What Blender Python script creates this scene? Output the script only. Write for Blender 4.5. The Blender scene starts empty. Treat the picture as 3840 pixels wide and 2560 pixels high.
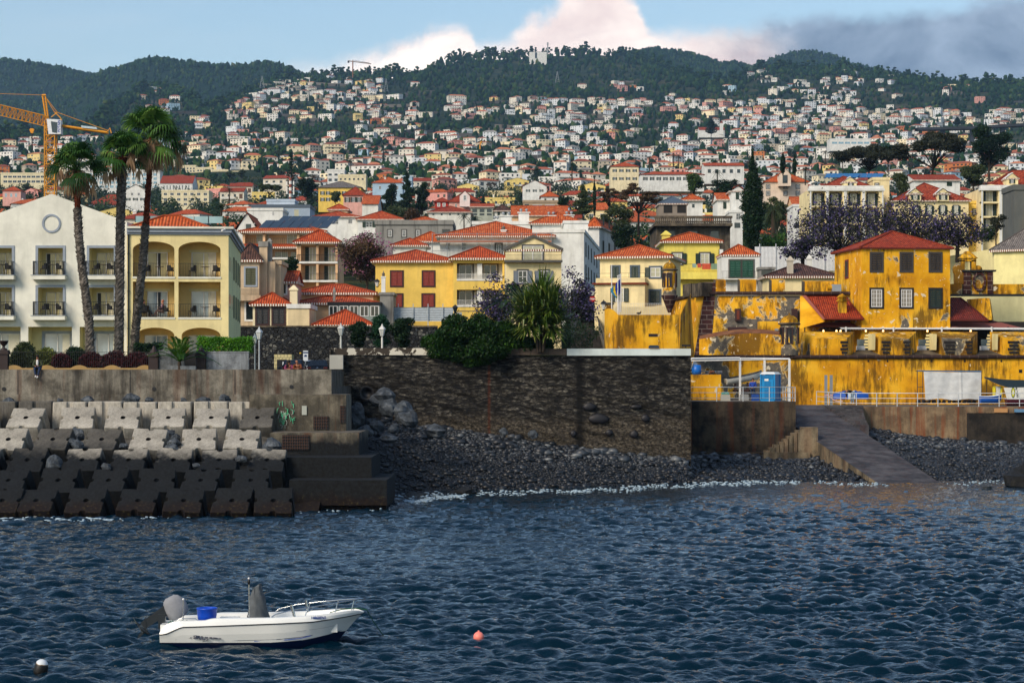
import bpy, math, random
import numpy as np
from mathutils import Vector, Matrix, noise
R=math.radians; PI=math.pi
F=8300.; H=6.84; YH=1420.
def X(px,d): return (px-1920)*d/F
def Z(py,d): return H+(YH-py)*d/F
def P(px,py,d): return Vector((X(px,d),d,Z(py,d)))
sc=bpy.context.scene; col=sc.collection
rnd=random.Random(7)
def srgb(h):
    if isinstance(h,tuple): return h
    h=h.lstrip('#'); c=[int(h[i:i+2],16)/255 for i in (0,2,4)]
    return tuple((x/12.92 if x<=.04045 else ((x+.055)/1.055)**2.4) for x in c)
# ---------------------------------------------------------------- materials
class NT:
    def __init__(s,name):
        s.m=bpy.data.materials.new(name); s.m.use_nodes=True; s.t=s.m.node_tree; s.t.nodes.clear()
        s.out=s.n('ShaderNodeOutputMaterial'); s.b=s.n('ShaderNodeBsdfPrincipled'); s.l(s.b,0,s.out,0)
        s.tc=s.n('ShaderNodeTexCoord')
    def n(s,t,**k):
        n=s.t.nodes.new(t)
        for a,v in k.items():
            if a.startswith('i_'): n.inputs[a[2:].replace('_',' ')].default_value=v
            else: setattr(n,a,v)
        return n
    def l(s,a,ao,b,bi): s.t.links.new(a.outputs[ao],b.inputs[bi])
    def noise(s,scale,detail=5,rough=.6,src=None,out='Object',sx=(1,1,1)):
        mp=s.n('ShaderNodeMapping'); mp.inputs['Scale'].default_value=sx
        s.l(s.tc,out,mp,0); nz=s.n('ShaderNodeTexNoise'); nz.inputs['Scale'].default_value=scale
        nz.inputs['Detail'].default_value=detail; nz.inputs['Roughness'].default_value=rough
        s.l(mp,0,nz,'Vector'); return nz
    def ramp(s,src,so,stops):
        r=s.n('ShaderNodeValToRGB'); e=r.color_ramp.elements
        while len(e)<len(stops): e.new(.5)
        for i,(p,c) in enumerate(stops):
            e[i].position=p; e[i].color=(*(srgb(c) if not isinstance(c,(int,float)) else (c,c,c)),1)
        s.l(src,so,r,0); return r
    def mix(s,fac,a,b,blend='MIX'):
        m=s.n('ShaderNodeMix',data_type='RGBA',blend_type=blend)
        for k,v in ((0,fac),(6,a),(7,b)):
            if isinstance(v,tuple) and hasattr(v[0],'outputs'): s.l(v[0],v[1],m,k)
            elif isinstance(v,(int,float)): m.inputs[k].default_value=v
            else: m.inputs[k].default_value=(*srgb(v),1)
        return (m,2)
    def bump(s,src,so,st=.3,dist=.05):
        b=s.n('ShaderNodeBump'); b.inputs['Strength'].default_value=st; b.inputs['Distance'].default_value=dist
        s.l(src,so,b,'Height'); s.l(b,0,s.b,'Normal'); return b
    def fin(s,c,rough=.8,spec=.3,metal=0):
        if isinstance(c,tuple) and hasattr(c[0],'outputs'): s.l(c[0],c[1],s.b,'Base Color')
        else: s.b.inputs['Base Color'].default_value=(*srgb(c),1)
        s.b.inputs['Roughness'].default_value=rough; s.b.inputs['Specular IOR Level'].default_value=spec
        s.b.inputs['Metallic'].default_value=metal
        return s.m
MC={}
def plain(c,rough=.6,metal=0,spec=.4,var=.12,vs=3.):
    k=('pl',c,rough,metal,spec)
    if k not in MC:
        t=NT('paint '+str(c)); nz=t.noise(vs,4)
        r=t.ramp(nz,0,[(.3,1-var*1.5),(.7,1.)])
        MC[k]=t.fin(t.mix(1.,c,(r,0),'MULTIPLY'),rough,spec,metal)
    return MC[k]
def plaster(c,stain=.25,grime='#6b6453',sc_=.5):
    k=('ps',c,stain,grime)
    if k not in MC:
        t=NT('plaster '+str(c))
        a=t.noise(sc_,7,.65); b=t.noise(.9,5,.6,sx=(1.6,1.6,.18)); f=t.noise(9,3)
        ra=t.ramp(a,0,[(.40,.82),(.60,1.)]); c1=t.mix(1.,c,(ra,0),'MULTIPLY')
        rb=t.ramp(b,0,[(.50,0.),(.70,stain)])
        c2=t.mix((rb,0),c1,grime); t.bump(f,0,.15,.02)
        MC[k]=t.fin(c2,.85,.2)
    return MC[k]
def tiles(c1='#a8401f',c2='#c9623a',c3='#7a2c1a',pu=.23,pv=.36,moss=.2,name='roof tiles'):
    k=('ti',c1,c2,c3,pu,moss)
    if k not in MC:
        t=NT(name); uv=t.n('ShaderNodeSeparateXYZ'); t.l(t.tc,'UV',uv,0)
        def math_(op,a,b=None,ao=0):
            m=t.n('ShaderNodeMath',operation=op); t.l(a[0],a[1],m,0)
            if b is not None:
                if isinstance(b,(int,float)): m.inputs[1].default_value=b
                else: t.l(b[0],b[1],m,1)
            return (m,0)
        u=math_('MULTIPLY',(uv,0),2*PI/pu); su=math_('SINE',u);
        fu=math_('FLOOR',math_('MULTIPLY',(uv,0),1/pu)); fv=math_('FLOOR',math_('MULTIPLY',(uv,1),1/pv))
        cx=t.n('ShaderNodeCombineXYZ'); t.l(fu[0],0,cx,0); t.l(fv[0],0,cx,1)
        wn=t.n('ShaderNodeTexWhiteNoise',noise_dimensions='3D'); t.l(cx,0,wn,0)
        r=t.ramp(wn,0,[(0.,c3),(.35,c1),(.7,c1),(1.,c2)])
        groove=math_('MULTIPLY',math_('ADD',su,1.),.5)
        g=t.ramp(groove[0],0,[(0.,.35),(.35,.85),(1.,1.)])
        fr=math_('FRACT',math_('MULTIPLY',(uv,1),1/pv)); g2=t.ramp(fr[0],0,[(0.,.45),(.12,1.),(1.,.95)])
        cc=t.mix(1.,(r,0),(g,0),'MULTIPLY'); cc=t.mix(1.,cc,(g2,0),'MULTIPLY')
        m=t.noise(.8,6,.7); rm=t.ramp(m,0,[(.5,0.),(.75,moss)]); cc=t.mix((rm,0),cc,'#4a3b2c')
        t.bump(groove[0],0,.8,.06)
        MC[k]=t.fin(cc,.8,.25)
    return MC[k]
def eave_mat():
    k='eave'
    if k not in MC:
        t=NT('scalloped eave tiles'); uv=t.n('ShaderNodeSeparateXYZ'); t.l(t.tc,'UV',uv,0)
        m=t.n('ShaderNodeMath',operation='MULTIPLY'); m.inputs[1].default_value=2*PI/.24; t.l(uv,0,m,0)
        s2=t.n('ShaderNodeMath',operation='SINE'); t.l(m,0,s2,0)
        r=t.ramp(s2,0,[(.0,'#7c4a38'),(.3,'#e6e0d2')]); MC[k]=t.fin((r,0),.7)
    return MC[k]
def leafmat(name,c1,c2,c3=None,rough=.55,trans=.25):
    t=NT(name); a=t.n('ShaderNodeAttribute',attribute_name='var');
    st=[(0.,c1),(.75,c2)]+([(1.,c3)] if c3 else [])
    r=t.ramp(a,0,st); t.l(a,2,r,0)
    t.fin((r,0),rough,.3)
    tr=t.n('ShaderNodeBsdfTranslucent'); t.l(r,0,tr,0); mx=t.n('ShaderNodeMixShader'); mx.inputs[0].default_value=trans
    t.l(t.b,0,mx,1); t.l(tr,0,mx,2); t.l(mx,0,t.out,0); return t.m
def attrmat(name,stops,rough=.8,bump=0,spec=.3,bs=8):
    t=NT(name); a=t.n('ShaderNodeAttribute',attribute_name='var'); r=t.ramp(a,0,stops); t.l(a,2,r,0)
    nz=t.noise(bs,5,.6); g=t.ramp(nz,0,[(.3,.7),(.7,1.)])
    c=t.mix(1.,(r,0),(g,0),'MULTIPLY')
    if bump: t.bump(nz,0,bump,.05)
    return t.fin(c,rough,spec)
def yellow_fort(name,grey=.0,mould=.5,white=.5,lines=0):
    t=NT(name)
    a=t.noise(.35,8,.6); base=t.ramp(a,0,[(.36,'#c0840e'),(.5,'#dba018'),(.64,'#e8b430')])
    d=t.noise(2.4,8,.75,sx=(1,1,.16)); dd=t.noise(.28,4,.5)
    ad=t.n('ShaderNodeMath',operation='ADD'); t.l(d,0,ad,0); t.l(dd,0,ad,1); ah=t.n('ShaderNodeMath',operation='MULTIPLY'); ah.inputs[1].default_value=.5; t.l(ad,0,ah,0)
    rm=t.ramp(ah,0,[(.505-.055*mould,0.),(.61-.055*mould,.8)]); rm.color_ramp.interpolation='EASE'
    c=t.mix((rm,0),(base,0),'#3e2a0e')
    if grey:
        g=t.noise(.42,9,.62); g.inputs['Distortion'].default_value=.3
        th=.66-grey*.27; rg=t.ramp(g,0,[(th,0.),(th+.02,1.)]); re=t.ramp(g,0,[(th-.014,0.),(th-.004,.6)])
        gn=t.noise(3,5); gr=t.ramp(gn,0,[(.3,'#4a4640'),(.7,'#6e685e')])
        c=t.mix((re,0),c,'#cdbf95'); c=t.mix((rg,0),c,(gr,0))
    if white:
        w=t.noise(1.7,3,.5); w.inputs['Distortion'].default_value=.5
        rw=t.ramp(w,0,[(.70-.05*white,0.),(.708-.05*white,.85)]); c=t.mix((rw,0),c,'#d8cdb0')
        w2=t.noise(5,4,.6); rw2=t.ramp(w2,0,[(.655,0.),(.67,.8*white)]); c=t.mix((rw2,0),c,'#e3cf98')
    f=t.noise(6,6,.7); t.bump(f,0,.4,.03)
    return t.fin(c,.85,.2)
def brickmat(name,c1,c2,mortar,bw=.8,rh=.35,ms=.02,out='Object',rot=None,bumpd=.03):
    t=NT(name); mp=t.n('ShaderNodeMapping'); mp.inputs['Rotation'].default_value=rot or (R(90),0,0)
    t.l(t.tc,out,mp,0); b=t.n('ShaderNodeTexBrick'); t.l(mp,0,b,0)
    b.inputs['Color1'].default_value=(*srgb(c1),1); b.inputs['Color2'].default_value=(*srgb(c2),1); b.inputs['Mortar'].default_value=(*srgb(mortar),1)
    b.inputs['Scale'].default_value=1; b.inputs['Brick Width'].default_value=bw; b.inputs['Row Height'].default_value=rh; b.inputs['Mortar Size'].default_value=ms
    n=t.noise(4,5); g=t.ramp(n,0,[(.3,.6),(.7,1.)]); c=t.mix(1.,(b,0),(g,0),'MULTIPLY')
    bb=t.bump(b,1,.6,bumpd); bb.invert=True
    return t.fin(c,.8,.3)
def rubble(name,stops,mortar,scale=2.2,sx=(1,1,2.),wet=0,dark_amt=.6):
    t=NT(name); mp=t.n('ShaderNodeMapping'); mp.inputs['Scale'].default_value=sx; t.l(t.tc,'Object',mp,0)
    dn=t.n('ShaderNodeTexNoise'); dn.inputs['Scale'].default_value=1.5; t.l(mp,0,dn,0)
    dm=t.n('ShaderNodeMix',data_type='RGBA',blend_type='LINEAR_LIGHT'); dm.inputs[0].default_value=.22
    t.l(mp,0,dm,6); t.l(dn,1,dm,7)
    v=t.n('ShaderNodeTexVoronoi',feature='F1'); v.inputs['Scale'].default_value=scale; t.l(dm,2,v,0)
    e=t.n('ShaderNodeTexVoronoi',feature='DISTANCE_TO_EDGE'); e.inputs['Scale'].default_value=scale; t.l(dm,2,e,0)
    sp=t.n('ShaderNodeSeparateColor'); t.l(v,'Color',sp,0)
    r=t.ramp(sp,0,stops); re=t.ramp(e,0,[(.02,0.),(.12,1.)])
    c=t.mix((re,0),mortar,(r,0))
    n=t.noise(7,6,.7); g=t.ramp(n,0,[(.3,.45),(.7,1.15)]); c=t.mix(1.,c,(g,0),'MULTIPLY')
    n2=t.noise(.22,6,.65,sx=(1,1,.8)); g2=t.ramp(n2,0,[(.38,1-dark_amt),(.62,1.)]); c=t.mix(1.,c,(g2,0),'MULTIPLY')
    n3=t.noise(.6,4,.5,sx=(1,1,.05)); g3=t.ramp(n3,0,[(.3,.6),(.5,1.)]); c=t.mix(1.,c,(g3,0),'MULTIPLY')
    t.bump(re,0,.9,.12); return t.fin(c,.75 if not wet else .45,.35)
def concrete(name,c1,c2,streak=.5,rust=0,pits=True,rust_c='#6e3a1c',wetz=None):
    t=NT(name); a=t.noise(.7,8,.68); r=t.ramp(a,0,[(.41,c1),(.59,c2)])
    b=t.noise(1.1,6,.65,sx=(1.2,1.2,.12)); rb=t.ramp(b,0,[(.47,0.),(.64,streak)]); c=t.mix((rb,0),(r,0),'#1d1b18')
    if rust:
        k=t.noise(1.3,5,.6,sx=(1.3,1.3,.07)); rk=t.ramp(k,0,[(.52,0.),(.63,rust)]); c=t.mix((rk,0),c,rust_c)
    f=t.noise(12,6,.75); g=t.ramp(f,0,[(.3,.7),(.55,1.)]); c=t.mix(1.,c,(g,0),'MULTIPLY')
    if wetz is not None:
        ge=t.n('ShaderNodeNewGeometry'); sx=t.n('ShaderNodeSeparateXYZ'); t.l(ge,'Position',sx,0)
        nn=t.noise(.9,5); m=t.n('ShaderNodeMath',operation='MULTIPLY_ADD'); t.l(nn,0,m,0); m.inputs[1].default_value=-1.6; t.l(sx,2,m,2)
        rw=t.n('ShaderNodeMapRange'); rw.inputs[1].default_value=wetz-1.1; rw.inputs[2].default_value=wetz-.5; t.l(m,0,rw,0)
        an=t.noise(6,4); al=t.ramp(an,0,[(.4,'#0a0c0e'),(.6,'#15191b')])
        c=t.mix((rw,0),(al,0),c)
        r2=t.n('ShaderNodeMapRange'); r2.inputs[1].default_value=-.3; r2.inputs[2].default_value=.15; t.l(m,0,r2,0)
        al2=t.ramp(an,0,[(.45,'#0e0706'),(.6,'#1e140c'),(.70,'#3d3a1a')]); c=t.mix((r2,0),(al2,0),c)
    t.bump(f,0,.5,.04); return t.fin(c,.85,.25)
# ---------------------------------------------------------------- mesh builder
class MB:
    def __init__(s,M=None): s.v=[]; s.f=[]; s.m=[]; s.uv=[]; s.sm=[]; s.M=M; s.mats=[]
    def mi(s,mat):
        if mat not in s.mats: s.mats.append(mat)
        return s.mats.index(mat)
    def _p(s,p): return (s.M@Vector(p)) if s.M is not None else Vector(p)
    def face(s,pts,mat,uv=None,smooth=False):
        b=len(s.v); s.v+= [s._p(p) for p in pts]; s.f.append(tuple(range(b,b+len(pts)))); s.m.append(s.mi(mat)); s.uv.append(uv); s.sm.append(smooth)
    def grid(s,rows,mat,smooth=True,close=False):
        b=len(s.v); n=len(rows[0])
        for r in rows: s.v+=[s._p(p) for p in r]
        for i in range(len(rows)-1):
            for j in range(n if close else n-1):
                k=(j+1)%n; s.f.append((b+i*n+j,b+i*n+k,b+(i+1)*n+k,b+(i+1)*n+j)); s.m.append(s.mi(mat)); s.uv.append(None); s.sm.append(smooth)
    def box(s,x0,x1,y0,y1,z0,z1,mat,top=None,skip=''):
        a=[(x0,y0),(x1,y0),(x1,y1),(x0,y1)]
        for i,n in enumerate('FRBL'):
            if n in skip: continue
            p,q=a[i],a[(i+1)%4]; s.face([(*p,z0),(*q,z0),(*q,z1),(*p,z1)],mat)
        if 'T' not in skip: s.face([(*p,z1) for p in a],top or mat)
        if 'D' not in skip: s.face([(*p,z0) for p in a[::-1]],mat)
    def prism(s,poly,z0,z1,mat,top=None,scale=1.):  # polygon in xy extruded in z
        c=Vector((sum(p[0] for p in poly)/len(poly),sum(p[1] for p in poly)/len(poly)))
        tp=[tuple(c+(Vector(p)-c)*scale) for p in poly]
        n=len(poly)
        for i in range(n):
            p,q=poly[i],poly[(i+1)%n]; p2,q2=tp[i],tp[(i+1)%n]
            s.face([(*p,z0),(*q,z0),(*q2,z1),(*p2,z1)],mat)
        s.face([(*p,z1) for p in tp],top or mat); s.face([(*p,z0) for p in poly[::-1]],mat)
    def xprism(s,poly,y0,y1,mat):  # polygon in xz (ccw seen from -y) extruded in y
        n=len(poly)
        for i in range(n):
            p,q=poly[i],poly[(i+1)%n]; s.face([(p[0],y0,p[1]),(p[0],y1,p[1]),(q[0],y1,q[1]),(q[0],y0,q[1])],mat)
        s.face([(p[0],y0,p[1]) for p in poly],mat); s.face([(p[0],y1,p[1]) for p in poly[::-1]],mat)
    def tube(s,pts,r,mat,n=6,cap=True):
        pts=[Vector(p) for p in pts]; rs=r if isinstance(r,(list,tuple)) else [r]*len(pts); rows=[]
        for i,p in enumerate(pts):
            t=(pts[min(i+1,len(pts)-1)]-pts[max(i-1,0)]); t=t.normalized() if t.length>1e-9 else Vector((0,0,1))
            a=t.orthogonal().normalized() if i==0 else (a-t*a.dot(t)).normalized(); c=t.cross(a)
            rows.append([p+(a*math.cos(2*PI*k/n)+c*math.sin(2*PI*k/n))*rs[i] for k in range(n)])
        s.grid(rows,mat,True,True)
        if cap: s.face(rows[0][::-1],mat); s.face(rows[-1],mat)
    def lathe(s,prof,mat,n=12,c=(0,0),a0=0,smooth=True):
        rows=[[(c[0]+r*math.cos(a0+2*PI*k/n),c[1]+r*math.sin(a0+2*PI*k/n),z) for k in range(n)] for r,z in prof]
        s.grid(rows,mat,smooth,True)
    def blob(s,c,r,mat,seed=0,jag=.15,nu=12,nv=8):
        rows=[]
        for j in range(nv+1):
            th=PI*j/nv; row=[]
            for i in range(nu):
                ph=2*PI*i/nu; d=Vector((math.sin(th)*math.cos(ph),math.sin(th)*math.sin(ph),math.cos(th)))
                k=1+jag*2*noise.noise(d*1.3+Vector((seed*3.1,seed,0)))+jag*.6*noise.noise(d*3+Vector((seed,0,seed)))
                row.append((c[0]+d.x*r[0]*k,c[1]+d.y*r[1]*k,c[2]+d.z*r[2]*k))
            rows.append(row)
        s.grid(rows,mat,True,True)
    def build(s,name,parent=None,loc=None,rz=0,var=None):
        me=bpy.data.meshes.new(name); me.from_pydata([tuple(v) for v in s.v],[],s.f)
        for m in s.mats: me.materials.append(m)
        me.polygons.foreach_set('material_index',s.m); me.polygons.foreach_set('use_smooth',s.sm)
        if any(u is not None for u in s.uv):
            ul=me.uv_layers.new(name='UVMap'); fl=[]
            for f,u in zip(s.f,s.uv):
                fl+= [c for q in (u if u is not None else [(0,0)]*len(f)) for c in q]
            ul.data.foreach_set('uv',fl)
        me.validate(); me.update()
        o=bpy.data.objects.new(name,me); col.objects.link(o)
        if parent: o.parent=parent
        if loc is not None: o.location=loc
        if rz: o.rotation_euler.z=rz
        return o
def npmesh(name,V,Fq,mats,midx=None,smooth=False,var=None,parent=None,loc=None):
    """V (n,3), Fq (m,k) index array with k constant"""
    me=bpy.data.meshes.new(name); n,m,k=len(V),len(Fq),Fq.shape[1]
    me.vertices.add(n); me.vertices.foreach_set('co',np.ascontiguousarray(V,dtype=np.float32).ravel())
    me.loops.add(m*k); me.loops.foreach_set('vertex_index',Fq.astype(np.int32).ravel())
    me.polygons.add(m); me.polygons.foreach_set('loop_start',(np.arange(m)*k).astype(np.int32))
    for mt in (mats if isinstance(mats,list) else [mats]): me.materials.append(mt)
    if midx is not None: me.polygons.foreach_set('material_index',np.asarray(midx,dtype=np.int32))
    if smooth: me.polygons.foreach_set('use_smooth',np.ones(m,dtype=bool))
    me.update(calc_edges=True)
    if var is not None:
        a=me.attributes.new('var','FLOAT','POINT'); a.data.foreach_set('value',np.asarray(var,dtype=np.float32))
    o=bpy.data.objects.new(name,me); col.objects.link(o)
    if parent: o.parent=parent
    if loc is not None: o.location=loc
    return o
def tag(o,label=None,cat=None,group=None,kind=None):
    if label: o['label']=label
    if cat: o['category']=cat
    if group: o['group']=group
    if kind: o['kind']=kind
    return o
def thing(name,label,cat,loc=(0,0,0),rz=0,group=None):
    o=bpy.data.objects.new(name,None); col.objects.link(o); o.empty_display_size=.3
    o.location=loc; o.rotation_euler.z=rz; return tag(o,label,cat,group)
KID={}
def kids(o): return [c for c in bpy.data.objects if c.parent==o]
def dup(src,loc,rz=0,label=None,group=None,scale=None,chmap=None):
    c=src.copy(); col.objects.link(c); c.location=loc; c.rotation_euler.z=rz
    if scale: c.scale=(scale,)*3 if isinstance(scale,(int,float)) else scale
    if label: c['label']=label
    if group: c['group']=group
    for ch in chmap if chmap is not None else kids(src):
        d=ch.copy(); col.objects.link(d); d.parent=c
        for g in (kids(ch) if chmap is None else []):
            e=g.copy(); col.objects.link(e); e.parent=d
    return c
def text(name,s,size,mat,parent,M,ext=.004,bold=0,align='CENTER',sx=1.):
    cu=bpy.data.curves.new(name,'FONT'); cu.body=s; cu.size=size; cu.extrude=ext; cu.offset=bold; cu.align_x=align; cu.align_y='CENTER'
    o=bpy.data.objects.new(name,cu); col.objects.link(o)
    dg=bpy.context.evaluated_depsgraph_get(); me=bpy.data.meshes.new_from_object(o.evaluated_get(dg)); bpy.data.objects.remove(o)
    me.materials.clear(); me.materials.append(mat); o=bpy.data.objects.new(name,me); col.objects.link(o); o.parent=parent
    o.matrix_local=M@Matrix.Diagonal((sx,1,1,1)); return o
RX90=Matrix.Rotation(R(90),4,'X')
WHITE=plaster('#dcdcd2',.25); CREAM=plaster('#e4d8b2',.28); YELLOW=plaster('#e8c662',.25); PALEY=plaster('#e6d68a',.12)
TILE=tiles('#c25228','#dc7848','#983a1e',moss=.15); TILED=tiles('#a84428','#c05e3c','#7c2e1c',moss=.3); TILEO=tiles('#d0622e','#e68850','#a4441f',moss=.08)
TILEB=tiles('#5c4038','#7a5a4e','#3a2c2a',moss=.35); TILEG=tiles('#7a7470','#96908a','#5a5654',moss=.3)
DKG=plain('#12301f',.5); DKG2=plain('#0e2a20',.5); GREYTRIM=plain('#8f9aa6',.7); STONEG=plain('#55544f',.8); WFRAME=plain('#dcdcd8',.5)
BLACK=plain('#141518',.5,0,.4); IRON=plain('#1b2226',.45,.3); SHRED=plain('#8e2c20',.6); BROWN=plain('#3a2220',.7)
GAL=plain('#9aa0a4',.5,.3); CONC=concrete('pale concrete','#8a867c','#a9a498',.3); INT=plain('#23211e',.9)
EAVE=eave_mat()
def glass(name,c,rough=.08,spec=.8):
    t=NT(name); nz=t.noise(.6,2); r=t.ramp(nz,0,[(.35,.75),(.65,1.1)]); return t.fin(t.mix(1.,c,(r,0),'MULTIPLY'),rough,spec)
GL_D=glass('dark window glass','#20282c'); GL_C=glass('glass over pale curtains','#b5b49a',.25,.5); GL_B=glass('pale blue sky tinted glass','#7fa6b8',.05,1.)  # GL_B: the reflected sky is put into the base colour
CURT=plain('#d9d6c4',.9)
SUN_E=2.5; SKY_S=.1; CLOUD_E=1.1; EXPO=.6; HAZE=.00005
# ---------------------------------------------------------------- camera, light, sky
cam=bpy.data.cameras.new('camera'); co=bpy.data.objects.new('camera',cam); col.objects.link(co); sc.camera=co
co.location=(0,0,H); co.rotation_euler=(R(90),0,0); cam.sensor_width=36; cam.lens=F/3840*36
cam.shift_y=140/3840; cam.clip_end=30000; cam.clip_start=.5
SUN_EL=R(35); SUN_AZ=R(-42)   # low evening sun behind the camera and to its left
sd=Vector((math.sin(SUN_AZ)*math.cos(SUN_EL),-math.cos(SUN_AZ)*math.cos(SUN_EL),math.sin(SUN_EL)))
sl=bpy.data.lights.new('sun','SUN'); sl.energy=SUN_E; sl.angle=R(24); sl.color=(1.,.85,.68)
so=bpy.data.objects.new('sun',sl); col.objects.link(so); so.rotation_euler=sd.to_track_quat('Z','Y').to_euler(); so.location=(-60,-60,60)
w=bpy.data.worlds.new('World'); sc.world=w; w.use_nodes=True; nt=w.node_tree; nt.nodes.clear()
def wn(t,**k):
    n=nt.nodes.new(t)
    for a,v in k.items(): setattr(n,a,v)
    return n
L=nt.links.new
out=wn('ShaderNodeOutputWorld'); bg=wn('ShaderNodeBackground'); bg.inputs[1].default_value=SKY_S; L(bg.outputs[0],out.inputs[0])
sky=wn('ShaderNodeTexSky',sky_type='NISHITA'); sky.sun_disc=False; sky.sun_elevation=SUN_EL; sky.sun_rotation=math.atan2(sd.x,sd.y)
sky.air_density=1.2; sky.dust_density=.6; sky.ozone_density=2.5
tc=wn('ShaderNodeTexCoord'); sx=wn('ShaderNodeSeparateXYZ'); L(tc.outputs['Generated'],sx.inputs[0])
def wm(op,a,b=None,c=None):
    m=wn('ShaderNodeMath',operation=op)
    for i,v in enumerate((a,b,c)):
        if v is None: continue
        if isinstance(v,(int,float)): m.inputs[i].default_value=v
        else: L(v,m.inputs[i])
    return m.outputs[0]
yy=wm('MAXIMUM',wm('ABSOLUTE',sx.outputs[1]),.02)
az=wm('DIVIDE',sx.outputs[0],yy); el=wm('DIVIDE',sx.outputs[2],yy)      # tangents of bearing and height: the clouds are placed by direction
cz=wn('ShaderNodeCombineXYZ'); L(az,cz.inputs[0]); L(el,cz.inputs[1]); L(wm('MULTIPLY',wm('SIGN',sx.outputs[1]),2.),cz.inputs[2])
def wnoise(scale,det,rough,dist=0,sc3=None):
    n=wn('ShaderNodeTexNoise'); n.inputs['Scale'].default_value=scale; n.inputs['Detail'].default_value=det; n.inputs['Roughness'].default_value=rough; n.inputs['Distortion'].default_value=dist
    if sc3:
        mp=wn('ShaderNodeMapping'); mp.inputs['Scale'].default_value=sc3; L(cz.outputs[0],mp.inputs[0]); L(mp.outputs[0],n.inputs['Vector'])
    else: L(cz.outputs[0],n.inputs['Vector'])
    return n.outputs[0]
CL=[(900,300),(1040,268),(1130,250),(1300,215),(1430,190),(1540,150),(1630,95),(1700,75),(1760,100),(1800,150),(1850,150),(1960,85),(2060,25),(2120,-20),(2200,-60),(2330,-50),(2410,20),(2480,110),(2620,108),(2860,85),(3000,50),(3120,32),(3200,45),(3400,25),(3600,8),(3840,-12),(4300,-60)]
fc=wn('ShaderNodeFloatCurve'); cv=fc.mapping.curves[0]
px0,px1,py0,py1=700.,4400.,-200.,500.
pts=[((a-px0)/(px1-px0),(py1-b)/(py1-py0)) for a,b in CL]
cv.points[0].location=(0,.1); cv.points[1].location=(1,pts[-1][1]+.02)
for a,b in pts: cv.points.new(a,b)
fc.mapping.update()
def lin(v,a,b): return wm('DIVIDE',wm('SUBTRACT',v,a),b-a)
apx=wm('MULTIPLY_ADD',az,F,1920.); nw=wnoise(38,4,.6); L(lin(wm('ADD',apx,wm('MULTIPLY_ADD',nw,220.,-110.)),px0,px1),fc.inputs['Value'])
top=wm('MULTIPLY_ADD',fc.outputs[0],py1-py0,-py1)         # -py of the cloud top
epx=wm('SUBTRACT',wm('MULTIPLY',el,F),YH)                # -py of the direction
n1=wnoise(26,6,.62,.2); n2=wnoise(90,5,.6)
edge=wm('ADD',wm('SUBTRACT',top,epx),wm('MULTIPLY_ADD',n1,190.,-98.)); edge=wm('ADD',edge,wm('MULTIPLY_ADD',n2,70.,-35.))
mr=wn('ShaderNodeMapRange',interpolation_type='SMOOTHSTEP'); L(edge,mr.inputs[0]); mr.inputs[1].default_value=-30; mr.inputs[2].default_value=60
fl=wn('ShaderNodeMapRange'); L(apx,fl.inputs[0]); fl.inputs[1].default_value=980; fl.inputs[2].default_value=1350
mask=wm('MULTIPLY',mr.outputs[0],fl.outputs[0])
gb=wn('ShaderNodeMapRange',interpolation_type='SMOOTHSTEP'); L(wm('ADD',wm('ADD',apx,wm('MULTIPLY',epx,1.1)),wm('MULTIPLY_ADD',n1,700.,-350.)),gb.inputs[0]); gb.inputs[1].default_value=2380; gb.inputs[2].default_value=2900
def rgb(c,s): return tuple(x*s for x in srgb(c))+(1,)
K=1/SKY_S
def wmix(f,a,b):
    m=wn('ShaderNodeMix',data_type='RGBA')
    if isinstance(f,(int,float)): m.inputs[0].default_value=f
    else: L(f,m.inputs[0])
    for i,v in ((6,a),(7,b)):
        if isinstance(v,tuple): m.inputs[i].default_value=v
        else: L(v,m.inputs[i])
    return m.outputs[2]
sh=wnoise(14,7,.6,.4,(1,1.8,1)); shr=wn('ShaderNodeMapRange'); L(sh,shr.inputs[0]); shr.inputs[1].default_value=.35; shr.inputs[2].default_value=.66
pink=wmix(shr.outputs[0],rgb('#d9c4c0',K*CLOUD_E*.9),rgb('#fff2e6',K*CLOUD_E))
grey=wmix(shr.outputs[0],rgb('#5c7088',K*CLOUD_E*.8),rgb('#9fb0c4',K*CLOUD_E*.8))
cloud=wmix(gb.outputs[0],pink,grey)
n3=wnoise(1.3,6,.55,.3); h3=wn('ShaderNodeMapRange',interpolation_type='SMOOTHSTEP'); L(n3,h3.inputs[0]); h3.inputs[1].default_value=.45; h3.inputs[2].default_value=.75
gen=wm('MULTIPLY',h3.outputs[0],wm('LESS_THAN',sx.outputs[1],0.))
skyc=wmix(gen,sky.outputs[0],rgb('#c3bfc6',K*.45))
veil=wn('ShaderNodeMapRange'); L(wnoise(7,5,.6,.5,(1,3.,1)),veil.inputs[0]); veil.inputs[1].default_value=.45; veil.inputs[2].default_value=.85; veil.inputs[4].default_value=.22
skyc=wmix(wm('MULTIPLY',veil.outputs[0],1.),skyc,rgb('#dfe6ea',K*.8))
front=wm('GREATER_THAN',sx.outputs[1],0.)
L(wmix(wm('MULTIPLY',mask,front),skyc,cloud),bg.inputs[0])
sc.view_settings.view_transform='Standard'; sc.view_settings.look='None'; sc.view_settings.exposure=EXPO
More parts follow.
